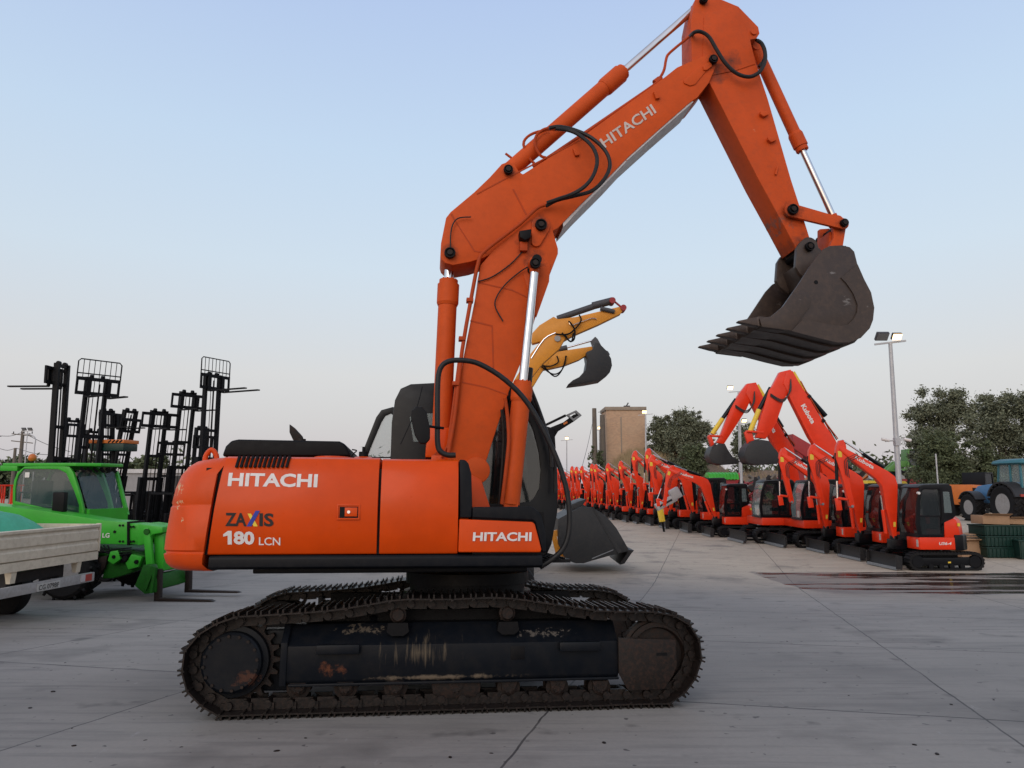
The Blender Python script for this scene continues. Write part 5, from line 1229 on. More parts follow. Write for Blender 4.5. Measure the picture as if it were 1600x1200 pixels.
tag(m_.build('overhead_wires', 'brown'), 'thin sagging overhead wires strung from the far utility pole', 'wires')
m_ = MB(); a = at(928, 650, 72); b_ = at(905, 745, 60); m_.tube([a, (a+b_)/2-Vector((0, 0, .3)), b_], .02, 5, 4); tag(m_.build('guy_wire', 'brown'), 'thin wire slanting down left from the taller timber pole', 'wire')
def lamp_pole(label, ptop, pbase, Y, r, heads, lean=True, lit=(True,), zb=None, hs=1.0):
    """floodlight mast; heads = list of (pixel offset x, y, lit)"""
    b0 = at(*pbase, Y); tp_ = at(*ptop, Y); z0 = gz(b0.x, Y) if zb is None else zb
    # extend the shaft down to the ground along its own line
    d = (tp_-b0); base = b0+d*((z0-b0.z)/d.z)
    t = thing('floodlight_pole', label, 'street lamp', Matrix.Translation(base))
    v = tp_-base
    m_ = MB(); m_.cyl((0, 0, 0), v, r*1.25, 14, r*.75); m_.build('pole', 'galv', t)
    m_ = MB(); m_.bar(v+Vector((-.55*hs, 0, -.05)), v+Vector((.55*hs, 0, .08)), .06, .06); m_.build('cross_bar', 'galv', t)
    for dx, on in heads:
        k3 = hs*(.62 if on else .8)
        c = v+Vector((dx*hs, -.12, .22*hs)); ax = Vector((0, -.8, -.6 if on else -.75)).normalized(); u = Vector((1, 0, 0)); w2 = ax.cross(u)
        m_ = MB(); m_.obox(c, (u, w2, ax), (.27*k3, .20*k3, .055)); ho = m_.build('floodlight', 'lamp_dark', t, bev=.02)
        m_ = MB(); m_.obox(c+ax*.062, (u, w2, ax), (.24*k3, .175*k3, .006)); m_.build('lens', 'lit' if on else 'edge', ho)
    return t, v
t, v = lamp_pole('tall floodlight pole at the right with one lit and one dark lamp head', (1391, 536), (1404, 745), 25.5, .085, [(.17, True), (-.34, False)])
m_ = MB(); k = v*.53; m_.bar(k+Vector((-.38, 0, 0)), k+Vector((.38, 0, .06)), .05, .05); m_.build('camera_arm', 'galv', t)
for s_ in (-1, 1):
    m_ = MB(); k2 = k+Vector((s_*.38, 0, .05)); m_.cyl(k2+Vector((-.12, 0, .03)), k2+Vector((.12, 0, -.02)), .055, 12); m_.build('security_camera', 'decal_white', t)
m_ = MB(); m_.box(k.x-.09, k.x+.09, -.12, .05, k.z-.15, k.z+.12); m_.build('junction_box', 'galv', t)
lamp_pole('lit floodlight pole behind the left peaked red boom', (1154, 612), (1157, 760), 62, .11, [(-.5, True), (.6, False)], hs=1.5)
lamp_pole('white lamp pole standing between the two hanging red buckets', (1156, 662), (1159, 768), 46, .09, [(.25, True)], hs=.9)
lamp_pole('lit lamp on a pole at the right edge of the brick tower', (1008.5, 648), (1010, 740), 70, .09, [(-.1, True)], hs=1.3)
lamp_pole('lit lamp pole left of the brick tower, between it and the timber pole', (936.5, 672), (937, 740), 80, .07, [(0, True)], hs=1.2)
lamp_pole('small lit lamp pole farthest left, right of the black machine arm', (885.5, 688), (885.5, 745), 88, .07, [(0, True)], hs=1.3)
# curved street lamp and twin floodlight far left
p = at(53, 736, 90); t = thing('street_lamp', 'curved neck street lamp behind the orange beacon', 'street lamp', Matrix.Translation((p.x, 90, -.96)))
q = [at(*s_, 90)-Vector((p.x, 90, -.96)) for s_ in ((52.5, 735), (54, 700), (55.5, 688), (53, 682), (46, 679), (42, 678))]
m_ = MB(); m_.tube([(q[0].x, 0, 0)]+[tuple(v) for v in q], .07, 8, 4); m_.build('pole', 'galv', t); m_ = MB(); m_.obox(q[-1], (Vector((1, 0, .1)), Vector((0, 1, 0)), Vector((0, 0, 1))), (.35, .15, .06)); m_.build('lamp_head', 'galv', t)
lamp_pole('thin unlit floodlight pole beside the far utility pole', (43, 674), (38, 735), 88, .06, [(-.3, False), (.3, False)], hs=1.2)
p = at(1462, 709, 36); t = thing('slim_post', 'slim grey post standing before the olive grove', 'post', Matrix.Translation((p.x, 36, gz(p.x, 36)))); m_ = MB(); m_.cyl((0, 0, 0), (0, 0, p.z-gz(p.x, 36)), .035, 8); m_.build('post', 'galv', t); m_ = MB(); m_.cyl((0, 0, 0), (0, 0, .04), .12, 10); m_.build('base_plate', 'galv', t)
# warehouse
M['clad'] = paint('grey_cladding', (.24, .235, .24), .6, damt=.2)
a = at(176, 733, 75); b_ = at(420, 733, 75)
wh = thing('warehouse', 'long low grey warehouse far behind the forklift masts', 'building', Matrix.Translation((a.x, 75, -.96)))
m_ = MB(); m_.box(0, b_.x-a.x, 0, 14, 0, a.z+.96-.4); m_.build('wall', 'clad', wh)
m_ = MB(); m_.box(-.2, b_.x-a.x+.2, -.2, 14.2, a.z+.96-.397, a.z+.96); m_.build('roof_edge', 'galv', wh)
m_ = MB(); m_.box(6, 10, -.03, .0, .0, 3.2); m_.build('roller_door', 'darkgrey', wh)

# ------------------------------------------------------------------ wheels helper
def wheel(root, x, y, r, w, rim_r, out=-1, rim='rim', lugs=0, name='wheel', steer=0):
    """axle along local y; out = side of the outer face"""
    t = MB(); n = 36
    pr = [(rim_r, y-w/2*.8), (r*.86, y-w/2), (r*.97, y-w/2*.85), (r, y-w/2*.5), (r, y+w/2*.5), (r*.97, y+w/2*.85), (r*.86, y+w/2), (rim_r, y+w/2*.8)]
    t.lathe_y(x, r, pr, n)
    for k in range(lugs):
        a = 2*math.pi*k/lugs
        for s_ in (-1, 1):
            a2 = a+(s_ > 0)*math.pi/lugs; rad = Vector((math.cos(a2), 0, math.sin(a2))); tan = Vector((-math.sin(a2), 0, math.cos(a2))); ax = Vector((0, s_, 0))
            dd = (ax*.8+tan*.6).normalized(); c = Vector((x, y, r))+rad*(r+.012)+ax*w*.25
            t.obox(c, (dd, rad.cross(dd), rad), (w*.30, r*.045, r*.045))
    o = t.build(name, 'rubber', root)
    m_ = MB(); yo = y+out*w*.38; m_.lathe_y(x, r, [(rim_r*1.03, y+out*w*.42), (rim_r*.9, y+out*w*.40), (rim_r*.82, y+out*w*.15), (rim_r*.35, y+out*w*.10), (rim_r*.30, y+out*w*.25), (0.01, y+out*w*.26)] if out > 0 else [(0.01, y+out*w*.26), (rim_r*.30, y+out*w*.25), (rim_r*.35, y+out*w*.10), (rim_r*.82, y+out*w*.15), (rim_r*.9, y+out*w*.40), (rim_r*1.03, y+out*w*.42)], 28)
    for k in range(8):
        a = 2*math.pi*k/8; m_.ycyl(x+rim_r*.5*math.cos(a), r+rim_r*.5*math.sin(a), rim_r*.05, y+out*w*.10, y+out*w*.16, 6)
    m_.build('rim', rim, o); return o

# ------------------------------------------------------------------ green telehandler
g_ = gnd(95, 938); FT = Frame((g_.x, g_.y, gz(g_.x, g_.y)), (math.cos(R(5)), -math.sin(R(5)), 0))
tel = thing('telehandler', 'bright green telescopic handler with orange beacon and lowered pallet forks', 'telehandler', FT.m)
Q = FT.pl
wheel(tel, 0, .2, .56, .42, .30, -1, lugs=16); wheel(tel, .1, 2.3, .60, .42, .30, 1, lugs=16)
wheel(tel, -2.7, .2, .52, .40, .27, -1, lugs=16); wheel(tel, -2.7, 2.3, .52, .40, .27, 1, lugs=16)
m_ = MB(); m_.prism(Q([(-60, 845), (130, 858), (205, 860), (232, 866), (238, 878), (224, 888), (196, 893), (150, 897), (128, 893), (118, 870), (-60, 872)], .45), .5, 2.0); ch = m_.build('chassis', 'green_dirty', tel, bev=.04)
m_ = MB(); m_.prism(Q([(158, 905), (166, 872), (205, 862), (228, 868), (224, 888), (190, 900), (175, 904)], .35), .36, .62); m_.build('axle_casing', 'green_dirty', ch, bev=.04)
m_ = MB(); m_.cyl((0, .3, .52), (0, 2.2, .52), .11, 14); m_.build('axle', 'black', ch)
bm_ = MB(); bm_.prism(Q([(-40, 786), (60, 797), (161, 813), (200, 816), (200, 851), (158, 850), (-40, 838)], .3), .3, .85); bo_ = bm_.build('boom', 'green', tel, bev=.02)
m_ = MB(); m_.prism(Q([(200, 817.5), (219, 819), (219, 851), (200, 850)], .33), .33, .82); m_.build('boom_section', 'green', bo_, bev=.012)
m_ = MB(); m_.prism(Q([(198.5, 815), (201, 815), (201, 852), (198.5, 852)], .29), .285, .86); m_.build('boom_collar', 'black', bo_)
for k, (x_, y_) in enumerate(((187, 821), (192, 821), (187, 846), (192, 846), (203, 823), (208, 823), (203, 846), (208, 846))):
    c = FT.px(x_, y_, .29); m_ = MB(); m_.ycyl(c[0], c[1], .022, .282, .31, 8); m_.build('bolt', 'black', bo_)
c = FT.px(179, 831, .29); m_ = MB(); m_.ycyl(c[0], c[1], .03, .288, .31, 14); m_.build('boom_pin', 'black', bo_)
a = FT.px(160, 840, .295); b2 = FT.px(170.5, 831, .295)
text('side_lettering', 'LG', 'decal_white', bo_, (a[0], .294, a[1]+.0), (.15, 0, 0), (0, 0, .09), off=.02)
m_ = MB(); m_.prism(Q([(217, 818), (256, 823), (256, 832), (240, 835), (230, 850), (217, 852)], .25), .2, .95); hd_ = m_.build('boom_head', 'green', tel, bev=.02)
for yy in (.2, .85):
    m_ = MB(); m_.prism(Q([(224, 826), (232, 824), (236, 840), (240, 890), (230, 894), (226, 850)], yy), yy-.02, yy+.06); m_.build('head_plate', 'green', hd_, bev=.01)
m_ = MB(); m_.prism(Q([(238, 832), (254, 832), (254, 892), (240, 893)], .3), .34, .82); m_.build('tilt_box', 'green', hd_, bev=.02)
m_ = MB(); m_.prism(Q([(252, 835), (262, 860), (268, 890), (250, 892)], .9), .85, 1.1); m_.build('side_gusset', 'green', hd_, bev=.01)
c = FT.px(228, 831, .15); m_ = MB(); m_.ycyl(c[0], c[1], .06, .16, .25, 16); m_.build('head_pin', 'green_dirty', hd_)
m_ = MB(); m_.prism(Q([(212, 915), (226, 882), (238, 882), (246, 905), (246, 925), (228, 928)], -.05), -.1, .12); m_.prism(Q([(226, 900), (246, 898), (250, 920), (228, 926)], .1), .12, 1.35); cg = m_.build('fork_carriage', 'green_dirty', tel, bev=.03)
m_ = MB(); c = FT.px(232, 905, -.1); m_.bar((c[0]-.05, -.12, c[1]-.2), (c[0]+.1, -.12, c[1]+.24), .05, .08); m_.bar((c[0]+.1, -.12, c[1]-.25), (c[0]+.14, -.12, c[1]+.22), .05, .08); m_.build('carriage_guard', 'green_dirty', cg)
for yy in (.0, 1.12):
    m_ = MB(); a = FT.px(248, 900, yy); x0 = FT.px(245, 900, 0)[0]
    m_.prism([(x0, .02), (x0+1.12, .02), (x0+1.20, .028), (x0+1.12, .055), (x0+.11, .075), (x0+.09, .62), (x0, .62)], yy-.06, yy+.06); m_.build('pallet_fork', 'rusty', cg, bev=.006)
m_ = MB(); a = FT.px(262, 915, .5); m_.box(a[0]-.12, a[0]+.02, .2, .95, .2, .38); m_.build('latch_bar', 'green_dirty', cg, bev=.02)
for nm, mt, q, y0, y1 in (('mudguard', 'rusty', [(146, 872), (168, 868), (164, 886), (154, 900), (140, 898)], .28, .34), ('hydraulic_block', 'black', [(186, 866), (200, 864), (202, 876), (188, 880)], .28, .36), ('knuckle', 'green', [(172, 862), (184, 860), (188, 874), (176, 882), (168, 876)], .22, .34), ('steering_link', 'black', [(150, 861), (190, 863), (190, 866), (150, 864)], .26, .30), ('lower_arm', 'green', [(205, 866), (222, 870), (216, 886), (200, 890), (196, 880)], .24, .34)):
    m_ = MB(); m_.prism(Q(q, y0), y0, y1); m_.build(nm, mt, ch, bev=.015)
for (x_, y_, r_) in ((213, 878, .04), (178, 870, .035), (196, 872, .05), (132, 873, .06)):
    c = FT.px(x_, y_, .22); m_ = MB(); m_.ycyl(c[0], c[1], r_, .20, .26, 14); m_.build('pivot_pin', 'black', ch)
for k in range(4):
    m_ = MB(); q = [FT.px(x, y, .24) for x, y in ((150+6*k, 852), (162+5*k, 862+2*k), (180+4*k, 858+3*k), (205, 856+3*k))]; m_.tube([(x, .24, z) for x, z in q], .014, 6, 5); m_.build('hose', 'black', ch)
# cab
co_ = Q([(19, 800), (20, 762), (22, 750), (27, 738), (38, 729), (91, 727), (108, 729), (114, 738), (124, 770), (131, 800), (131, 808), (75, 806)], .95)
ci_ = Q([(23, 783), (24, 762), (26, 750), (29, 742), (37, 732.5), (91, 733), (103, 739), (108, 750), (116, 768), (123, 789), (123, 801), (75, 795)], .95)
m_ = MB(); m_.ring(co_, ci_, .95, 1.02); cb_ = m_.build('cab', 'green', tel, bev=.012)
m_ = MB(); m_.ring(co_, ci_, 1.93, 2.0); m_.build('cab_side', 'green', cb_)
m_ = MB(); m_.prism(ci_, .97, .98); m_.build('side_window', 'glass_green', cb_)
m_ = MB(); m_.prism(ci_, 1.96, 1.965); m_.build('side_window', 'glass', cb_)
fa = FT.px(117, 736, .95); fb_ = FT.px(137, 804, .95)
fx0, fz0 = fa; fx1, fz1 = fb_
m_ = MB(); m_.add([(fx0, 1.0, fz0), (fx1, 1.0, fz1), (fx1+.18, 1.98, fz1), (fx0+.25, 1.98, fz0)], [(0, 1, 2, 3)]); m_.build('windscreen', 'glass_green', cb_)
m_ = MB(); m_.bar((fx0+.25, 2.0, fz0), (fx1+.22, 2.0, fz1-.05), .07, .07); m_.build('front_post', 'green', cb_)
m_ = MB(); m_.bar((fx1-.02, .98, fz1-.03), (fx1+.2, 2.0, fz1-.03), .08, .28); m_.build('dash_panel', 'green', cb_)
rf = MB(); z1 = FT.px(60, 727, .95)[1]; rl = FT.px(6, 730, 1.0)[0]; rf.prismz([(rl, .95), (fx0+.02, .93), (fx0+.42, 1.2), (fx0+.42, 1.98), (rl, 2.0)], z1-.02, z1+.05); rfo = rf.build('roof', 'green', cb_, bev=.02)
rf = MB(); rf.box(rl-.05, rl+.35, .95, 2.0, z1-.12, z1-.0); rf.build('roof_overhang', 'green', cb_, bev=.02)
for k in range(6):
    m_ = MB(); m_.bar((fx0+.05+.05*k, 1.05+.14*k, z1-.06), (fx0+.12+.05*k, 1.12+.14*k, z1-.14), .03, .06); m_.build('guard_slat', 'black', rfo)
c = FT.px(50, 722, 1.2); m_ = MB(); m_.cyl((c[0], 1.2, z1+.03), (c[0], 1.2, z1+.11), .04, 12); bb = m_.build('beacon_stem', 'black', cb_)
m_ = MB(); m_.sphere((c[0], 1.2, z1+.17), .085, 14, 1.05); m_.build('beacon', 'beacon', cb_)
m_ = MB(); c = FT.px(93, 784, .6); m_.box(c[0]-.13, c[0]+.13, .55, .68, c[1]-.22, c[1]+.20); mi = m_.build('mirror', 'plastic', tel, bev=.03)
m_ = MB(); m_.tube([(c[0]+.02, .62, c[1]-.2), (c[0]+.02, .62, c[1]-.36), (c[0]+.2, .62, c[1]-.42)], .015, 6, 3); m_.build('mirror_arm', 'black', mi)
m_ = MB(); c = FT.px(43, 738, .96); m_.box(c[0]-.05, c[0]+.05, .955, .968, c[1]-.11, c[1]); m_.build('window_sticker', 'decal_white', cb_)
m_ = MB(); c = FT.px(80, 790, 1.4); m_.box(c[0]-.3, c[0]+.2, 1.2, 1.7, c[1]-.2, c[1]); m_.box(c[0]-.35, c[0]-.2, 1.2, 1.7, c[1]-.1, c[1]+.55); m_.build('seat', 'plastic', cb_, bev=.04)
m_ = MB(); c = FT.px(146, 790, 1.5); m_.tube([(c[0]-.25, 1.45, c[1]-.1), (c[0]-.1, 1.45, c[1]+.35)], .02, 6, 2); m_.build('wiper', 'black', cb_)
c = FT.px(60, 800, 1.4); m_ = MB(); m_.box(c[0]-.8, c[0]+.9, .95, 2.0, c[1]-.55, c[1]-.02); m_.build('cab_base', 'green', cb_, bev=.03)
m_ = MB(); m_.box(-3.6, -1.4, 1.0, 2.1, .6, 1.35); m_.build('engine_hood', 'green', tel, bev=.06)

# ------------------------------------------------------------------ flatbed truck
X0, Y0 = at(158, 800, 12.9).x, 12.9
trk = thing('flatbed_truck', 'flatbed truck with dirty cream ribbed tailgate and rear number plate, at the left edge', 'truck', Matrix.Translation((X0, Y0, gz(X0, Y0)-.02)) @ Matrix.Rotation(R(180-6), 4, 'Z'))
# local: +x forward (image left), +y towards the camera, rear face x = 0
zt_ = 1.5-(815-755)/1150*12.9-gz(X0, Y0); k_ = 12.9/1150
z815, z855, z868 = zt_, zt_-40*k_, zt_-53*k_
def ribbed(b, along, z0, z1, y0, y1, x0, x1):
    h = z1-z0
    prof = [(0, 0), (.02, .02), (.02, .28), (.0, .34), (.0, .40), (.022, .46), (.022, .74), (.0, .80), (.0, .84), (.028, .90), (.028, .98), (0, 1.0)]
    if along == 'y':
        pts = [(-o-.0, z0+h*t) for o, t in prof]+[(.03, z1), (.03, z0)]
        return b.prism(pts, y0, y1)
    pts = [(-o+y0, z0+h*t) for o, t in prof]+[(y0+.03, z1), (y0+.03, z0)]
    return b.prismx(pts, x0, x1)
m_ = MB(); ribbed(m_, 'y', z855, z815, .04, 2.26, 0, 0); m_.build('tailgate', 'cream', trk)
for yy in (0, 2.26): m_ = MB(); m_.box(-.03, .05, yy, yy+.035, z855-.01, z815+.01); m_.build('corner_post', 'cream', trk, bev=.005)
m_ = MB(); ribbed(m_, 'x', z855, z815, .0, 0, .05, 4.0); m_.build('far_drop_side', 'cream', trk)
m_ = MB(); ribbed(m_, 'x', z855, z815, 2.27, 0, .05, 4.0); m_.build('near_drop_side', 'cream', trk)
m_ = MB(); m_.box(0.05, 4.0, .03, 2.26, z855-.03, z855+.03); m_.box(-.015, .05, 0.02, 2.28, z868, z855-.012); m_.build('bed', 'cream', trk)
m_ = MB(); m_.box(.2, 5.4, .55, .65, z868-.25, z868); m_.box(.2, 5.4, 1.65, 1.75, z868-.25, z868); m_.box(.2, .3, .65, 1.65, z868-.2, z868-.05); m_.build('chassis_frame', 'blade', trk)
for yy in (.45, 1.85): m_ = MB(); m_.prism([(0.0, z868), (.12, z868), (.08, z868-.17), (.02, z868-.17)], yy-.05, yy+.05); m_.build('bed_bracket', 'cream', trk)
zb_ = zt_-71*k_
m_ = MB(); m_.box(-.05, .02, .12, 2.3, zb_-.15, zb_); bp = m_.build('rear_bumper', 'rim', trk, bev=.01)
m_ = MB(); m_.box(-.062, -.05, .20, .36, zb_-.125, zb_-.015); m_.build('tail_lamp', 'tail_red', bp); m_ = MB(); m_.box(-.062, -.05, .365, .47, zb_-.125, zb_-.015); m_.build('reversing_lamp', 'tail_white', bp)
m_ = MB(); m_.box(-.060, -.051, .95, 1.44, zb_-.14, zb_-.03); pl2 = m_.build('number_plate', 'plate', bp)
text('plate_lettering', 'CG 079BF', 'decal_black', pl2, (-.063, 1.41, zb_-.125), (0, -.43, 0), (0, 0, .075), off=.01, depth=.001)
wheel(trk, 1.35, .35, .40, .24, .22, -1); wheel(trk, 1.35, 1.95, .40, .24, .22, 1); wheel(trk, 4.9, .35, .40, .22, .22, -1); wheel(trk, 4.9, 1.95, .40, .22, .22, 1)
m_ = MB(); m_.prism([(4.15, .45), (5.9, .45), (5.95, 1.1), (5.6, 1.35), (5.25, 2.0), (4.2, 2.05)], .15, 2.15); m_.build('cab', 'cream', trk, bev=.05)
m_ = MB(); m_.prism([(4.5, 1.35), (5.5, 1.35), (5.2, 1.9), (4.5, 1.9)], .14, 2.16); m_.build('cab_window', 'glass', trk)
# teal tarpaulin heaped on the bed
m_ = MB(); rnd = random.Random(2); nx, ny = 22, 12; vs = []; 
for j in range(ny+1):
    for i in range(nx+1):
        u, v = i/nx, j/ny; e_ = min(1, 5*min(u, 1-u, v, 1-v)); vs.append((.35+2.9*u, .12+2.0*v, z855+.06+e_*(zt_-z855+.03+.20*math.sin(math.pi*min(1, u*1.2))*math.sin(math.pi*v)+rnd.uniform(-.02, .02)+.03*math.sin(u*14+v*5))))
m_.add(vs, [(j*(nx+1)+i, j*(nx+1)+i+1, (j+1)*(nx+1)+i+1, (j+1)*(nx+1)+i) for j in range(ny) for i in range(nx)])
o = m_.build('tarpaulin', 'tarp', None, smooth=80); o.matrix_world = trk.matrix_world.copy(); tag(o, 'teal green tarpaulin heaped on the bed of the cream truck', 'tarpaulin')

# ------------------------------------------------------------------ forklifts
def forklift(label, carr_px, Y, az, top_y, grille=False, forks=True, tilt=0, cw_=1.0, mastw=.62, low=None, fl=1.05, body='darkgrey', group='forklifts with raised black masts'):
    c = at(*carr_px, Y); hd_ = Vector((math.sin(R(az)), math.cos(R(az)), 0)); z0 = gz(c.x, c.y); o_ = Vector((c.x, c.y, 0))-hd_*(1.20+math.sin(R(tilt))*(c.z-z0))
    z0 = gz(o_.x, o_.y); mw = Matrix.Translation((o_.x, o_.y, z0)) @ Matrix.Rotation(R(90-az), 4, 'Z')
    root = thing('forklift', label, 'forklift', mw, group)
    Hc = c.z-z0; Hm = at(carr_px[0], top_y, Y).z-z0 if not grille else Hc+.25
    # body
    m_ = MB(); m_.prism([(-.95, .25), (.9, .25), (.9, .62), (.35, .62), (.3, 1.0), (-.85, 1.02), (-1.05, .8)], -.55, .55); m_.build('body', body, root, bev=.05)
    m_ = MB(); m_.prism([(-1.05, .3), (-.75, .3), (-.72, 1.1), (-1.0, 1.05), (-1.12, .75)], -.56, .56); m_.build('counterweight', 'blade', root, bev=.06)
    for x_, r_ in ((.75, .30), (-.7, .25)):
        for yy in (-.48, .48): wheel(root, x_, yy, r_, .2, r_*.55, -1 if yy < 0 else 1)
    m_ = MB()
    for yy in (-.5, .5): m_.bar((.55, yy, .6), (.25, yy, 2.15), .06, .06); m_.bar((-.85, yy, 1.0), (-.75, yy, 2.15), .06, .06); m_.bar((-.75, yy, 2.15), (.25, yy, 2.15), .06, .06)
    for k in range(6): m_.box(-.72+.18*k, -.69+.18*k, -.5, .5, 2.14, 2.17)
    m_.build('overhead_guard', 'mast', root)
    m_ = MB(); m_.box(-.4, .0, -.25, .25, 1.0, 1.12); m_.box(-.45, -.35, -.25, .25, 1.1, 1.55); m_.build('seat', 'plastic', root, bev=.03)
    # mast
    tl_ = R(tilt); A_ = lambda x, y, z: (x+math.sin(tl_)*z, y, math.cos(tl_)*z)
    ms = MB(); Ho = Hm*.56
    for s_ in (-1, 1): ms.bar(A_(1.0, s_*mastw/2, .15), A_(1.0, s_*mastw/2, Ho), .11, .16, (1, 0, 0))
    for zz_ in (.5, Ho-.05): ms.bar(A_(.97, -mastw/2, zz_), A_(.97, mastw/2, zz_), .08, .10)
    mo = ms.build('outer_mast', 'mast', root)
    ms = MB()
    for s_ in (-1, 1): ms.bar(A_(1.06, s_*(mastw/2-.085), Ho*.5), A_(1.06, s_*(mastw/2-.085), Hm), .08, .13, (1, 0, 0))
    for zz_ in (Ho*.55, Hm*.70, Hm-.06): ms.bar(A_(1.06, -mastw/2+.085, zz_), A_(1.06, mastw/2-.085, zz_), .07, .08)
    ms.build('inner_mast', 'mast', root)
    for s_ in (-1, 1):
        m_ = MB(); m_.cyl(A_(.98, s_*.12, .3), A_(.98, s_*.12, Ho*.98), .035, 8); m_.cyl(A_(.98, s_*.12, Ho*.9), A_(.98, s_*.12, Hm*.97), .018, 8); m_.build('lift_cylinder', 'mast', mo)
        m_ = MB(); m_.cyl(A_(1.08, s_*.06, Ho*.4), A_(1.08, s_*.06, Hm-.08), .010, 6); m_.build('lift_chain', 'rusty', mo)
        m_ = MB(); e = Vector(A_(1.07, s_*.14, Hm)); m_.cyl(e+Vector((0, -.035, .0)), e+Vector((0, .035, .0)), .065, 12); m_.build('chain_wheel', 'mast', mo)
    # carriage
    cx_ = 1.18; B_ = lambda x, y, z: A_(x, y, z)
    m_ = MB()
    for zz_ in (Hc-.20, Hc+.18): m_.bar(B_(cx_, -cw_/2, zz_), B_(cx_, cw_/2, zz_), .05, .09)
    for yy in (-cw_/2+.02, cw_/2-.02, -.2, .2): m_.bar(B_(cx_, yy, Hc-.24), B_(cx_, yy, Hc+.22), .05, .05, (1, 0, 0))
    ca = m_.build('carriage', 'mast', root)
    if grille:
        m_ = MB(); zt2 = at(carr_px[0], top_y, Y).z-z0
        m_.tube([B_(cx_, -cw_/2, Hc+.2), B_(cx_, -cw_/2, zt2-.06), B_(cx_, -cw_/2+.06, zt2), B_(cx_, cw_/2-.06, zt2), B_(cx_, cw_/2, zt2-.06), B_(cx_, cw_/2, Hc+.2)], .018, 6, 1)
        for k in range(1, 8): yy = -cw_/2+cw_*k/8; m_.cyl(B_(cx_, yy, Hc+.2), B_(cx_, yy, zt2), .010, 6)
        m_.bar(B_(cx_, -cw_/2, Hc+.32), B_(cx_, cw_/2, Hc+.32), .02, .03)
        m_.build('load_backrest', 'mast', ca)
    if forks:
        for yy in (-.26, .26):
            m_ = MB(); p0 = Vector(B_(cx_+.05, yy, Hc+.18)); p1_ = Vector(B_(cx_+.05, yy, Hc-.30)); p2 = p1_+Vector((fl*math.cos(tl_), 0, -fl*math.sin(tl_)*.3))
            m_.bar(p0, p1_, .10, .04, (1, 0, 0)); m_.obox((p1_+p2)/2, (p2-p1_, Vector((0, 1, 0)), (p2-p1_).cross(Vector((0, 1, 0)))), (fl/2, .055, .018)); m_.build('fork', 'mast', ca)
    return root
forklift('forklift with the leftmost mast, seen side on with two thin forks pointing left', (88, 588), 19.5, -90, 569, tilt=1)
forklift('forklift behind the green cab with a raised barred load backrest', (154, 603), 19.5, 128, 563, grille=True, tilt=5, cw_=1.1, mastw=.66)
forklift('forklift with a small raised carriage half hidden right behind the barred backrest', (173, 655), 24, 105, 640, grille=False, tilt=-4, cw_=.9)
forklift('forklift with dark side on mast between the orange tray and the wide carriage', (205, 662), 24, 110, 638, forks=False, tilt=9, cw_=.8)
forklift('forklift whose wide bare carriage stands left of the taller pair near the counterweight', (251, 655), 23, 128, 640, tilt=6, cw_=1.15)
forklift('forklift with its carriage one step higher, second from the counterweight', (296, 626), 23.5, 128, 611, tilt=5, cw_=1.15)
forklift('forklift nearest the orange counterweight, barred backrest and two forks raised to the right', (337, 597), 22.5, 116, 561, grille=True, tilt=0, cw_=1.1, mastw=.7, fl=1.5)
forklift('low dark mast standing directly behind the right edge of the green cab', (150, 690), 24, 120, 672, tilt=2, forks=False)
forklift('low forklift mast between the leftmost mast and the barred backrest', (116, 672), 25, 120, 655, tilt=2, forks=False, cw_=.7)
forklift('forklift mast half hidden between the two wide bare carriages', (268, 700), 25.5, 125, 690, tilt=6, forks=False)
forklift('low forklift mast beside the nearest one, rising just above the orange counterweight', (318, 690), 26, 120, 668, tilt=3, forks=False, cw_=.8)
p = at(178, 697, 20.2); t = thing('raised_tray', 'orange topped dark green tray raised level with the masts behind the green cab', 'tray', Matrix.Translation((p.x, 20.2, p.z-.14)) @ Matrix.Rotation(R(-8), 4, 'Z'))
m_ = MB(); m_.box(-.5, .5, -.3, .3, .0, .2); m_.build('tray_body', 'crate', t, bev=.02); m_ = MB(); m_.box(-.52, .52, -.32, .32, .203, .30); m_.build('tray_top', 'beacon', t, bev=.01)
for k in range(4): m_ = MB(); m_.obox((.1+.11*k, -.325, .25), ((1, 0, .8), (0, 1, 0), (-.8, 0, 1)), (.05, .004, .02)); m_.build('stripe', 'black', t)
m_ = MB(); m_.cyl((0, 0, -p.z+.14+gz(p.x, 20.2)), (0, 0, 0), .05, 8); m_.build('support_post', 'mast', t)
# small red tractors far left
for i, (x_, Y) in enumerate(((6, 40), (-12, 42), (22, 44))):
    p = at(x_, 800, Y); z0 = gz(p.x, Y)
    t = thing('compact_tractor', ['small red tractor at the left edge just above the cream truck side', 'small red tractor cut by the left picture edge', 'small red tractor behind the rear window of the green cab'][i], 'tractor', Matrix.Translation((p.x, Y, z0)) @ Matrix.Rotation(R(-20), 4, 'Z'))
    m_ = MB(); m_.prism([(-.3, .6), (1.5, .6), (1.5, 1.1), (-.1, 1.3), (-.3, 1.2)], -.35, .35); m_.build('hood', 'red', t, bev=.05)
    m_ = MB(); m_.box(-1.1, -.2, -.7, .7, .9, 1.2); m_.build('fender', 'red', t, bev=.08)
    m_ = MB()
    for xx in (-.95, -.25):
        for yy in (-.5, .5): m_.bar((xx, yy, 1.1), (xx, yy, 2.3), .06, .06)
    m_.box(-1.05, -.15, -.6, .6, 2.3, 2.38); m_.build('cab_frame', 'red', t)
    for xx, r_ in ((-.7, .6), (1.1, .38)):
        for yy in (-.65, .65): wheel(t, xx, yy, r_, .3, r_*.5, -1 if yy < 0 else 1, rim='yellow')

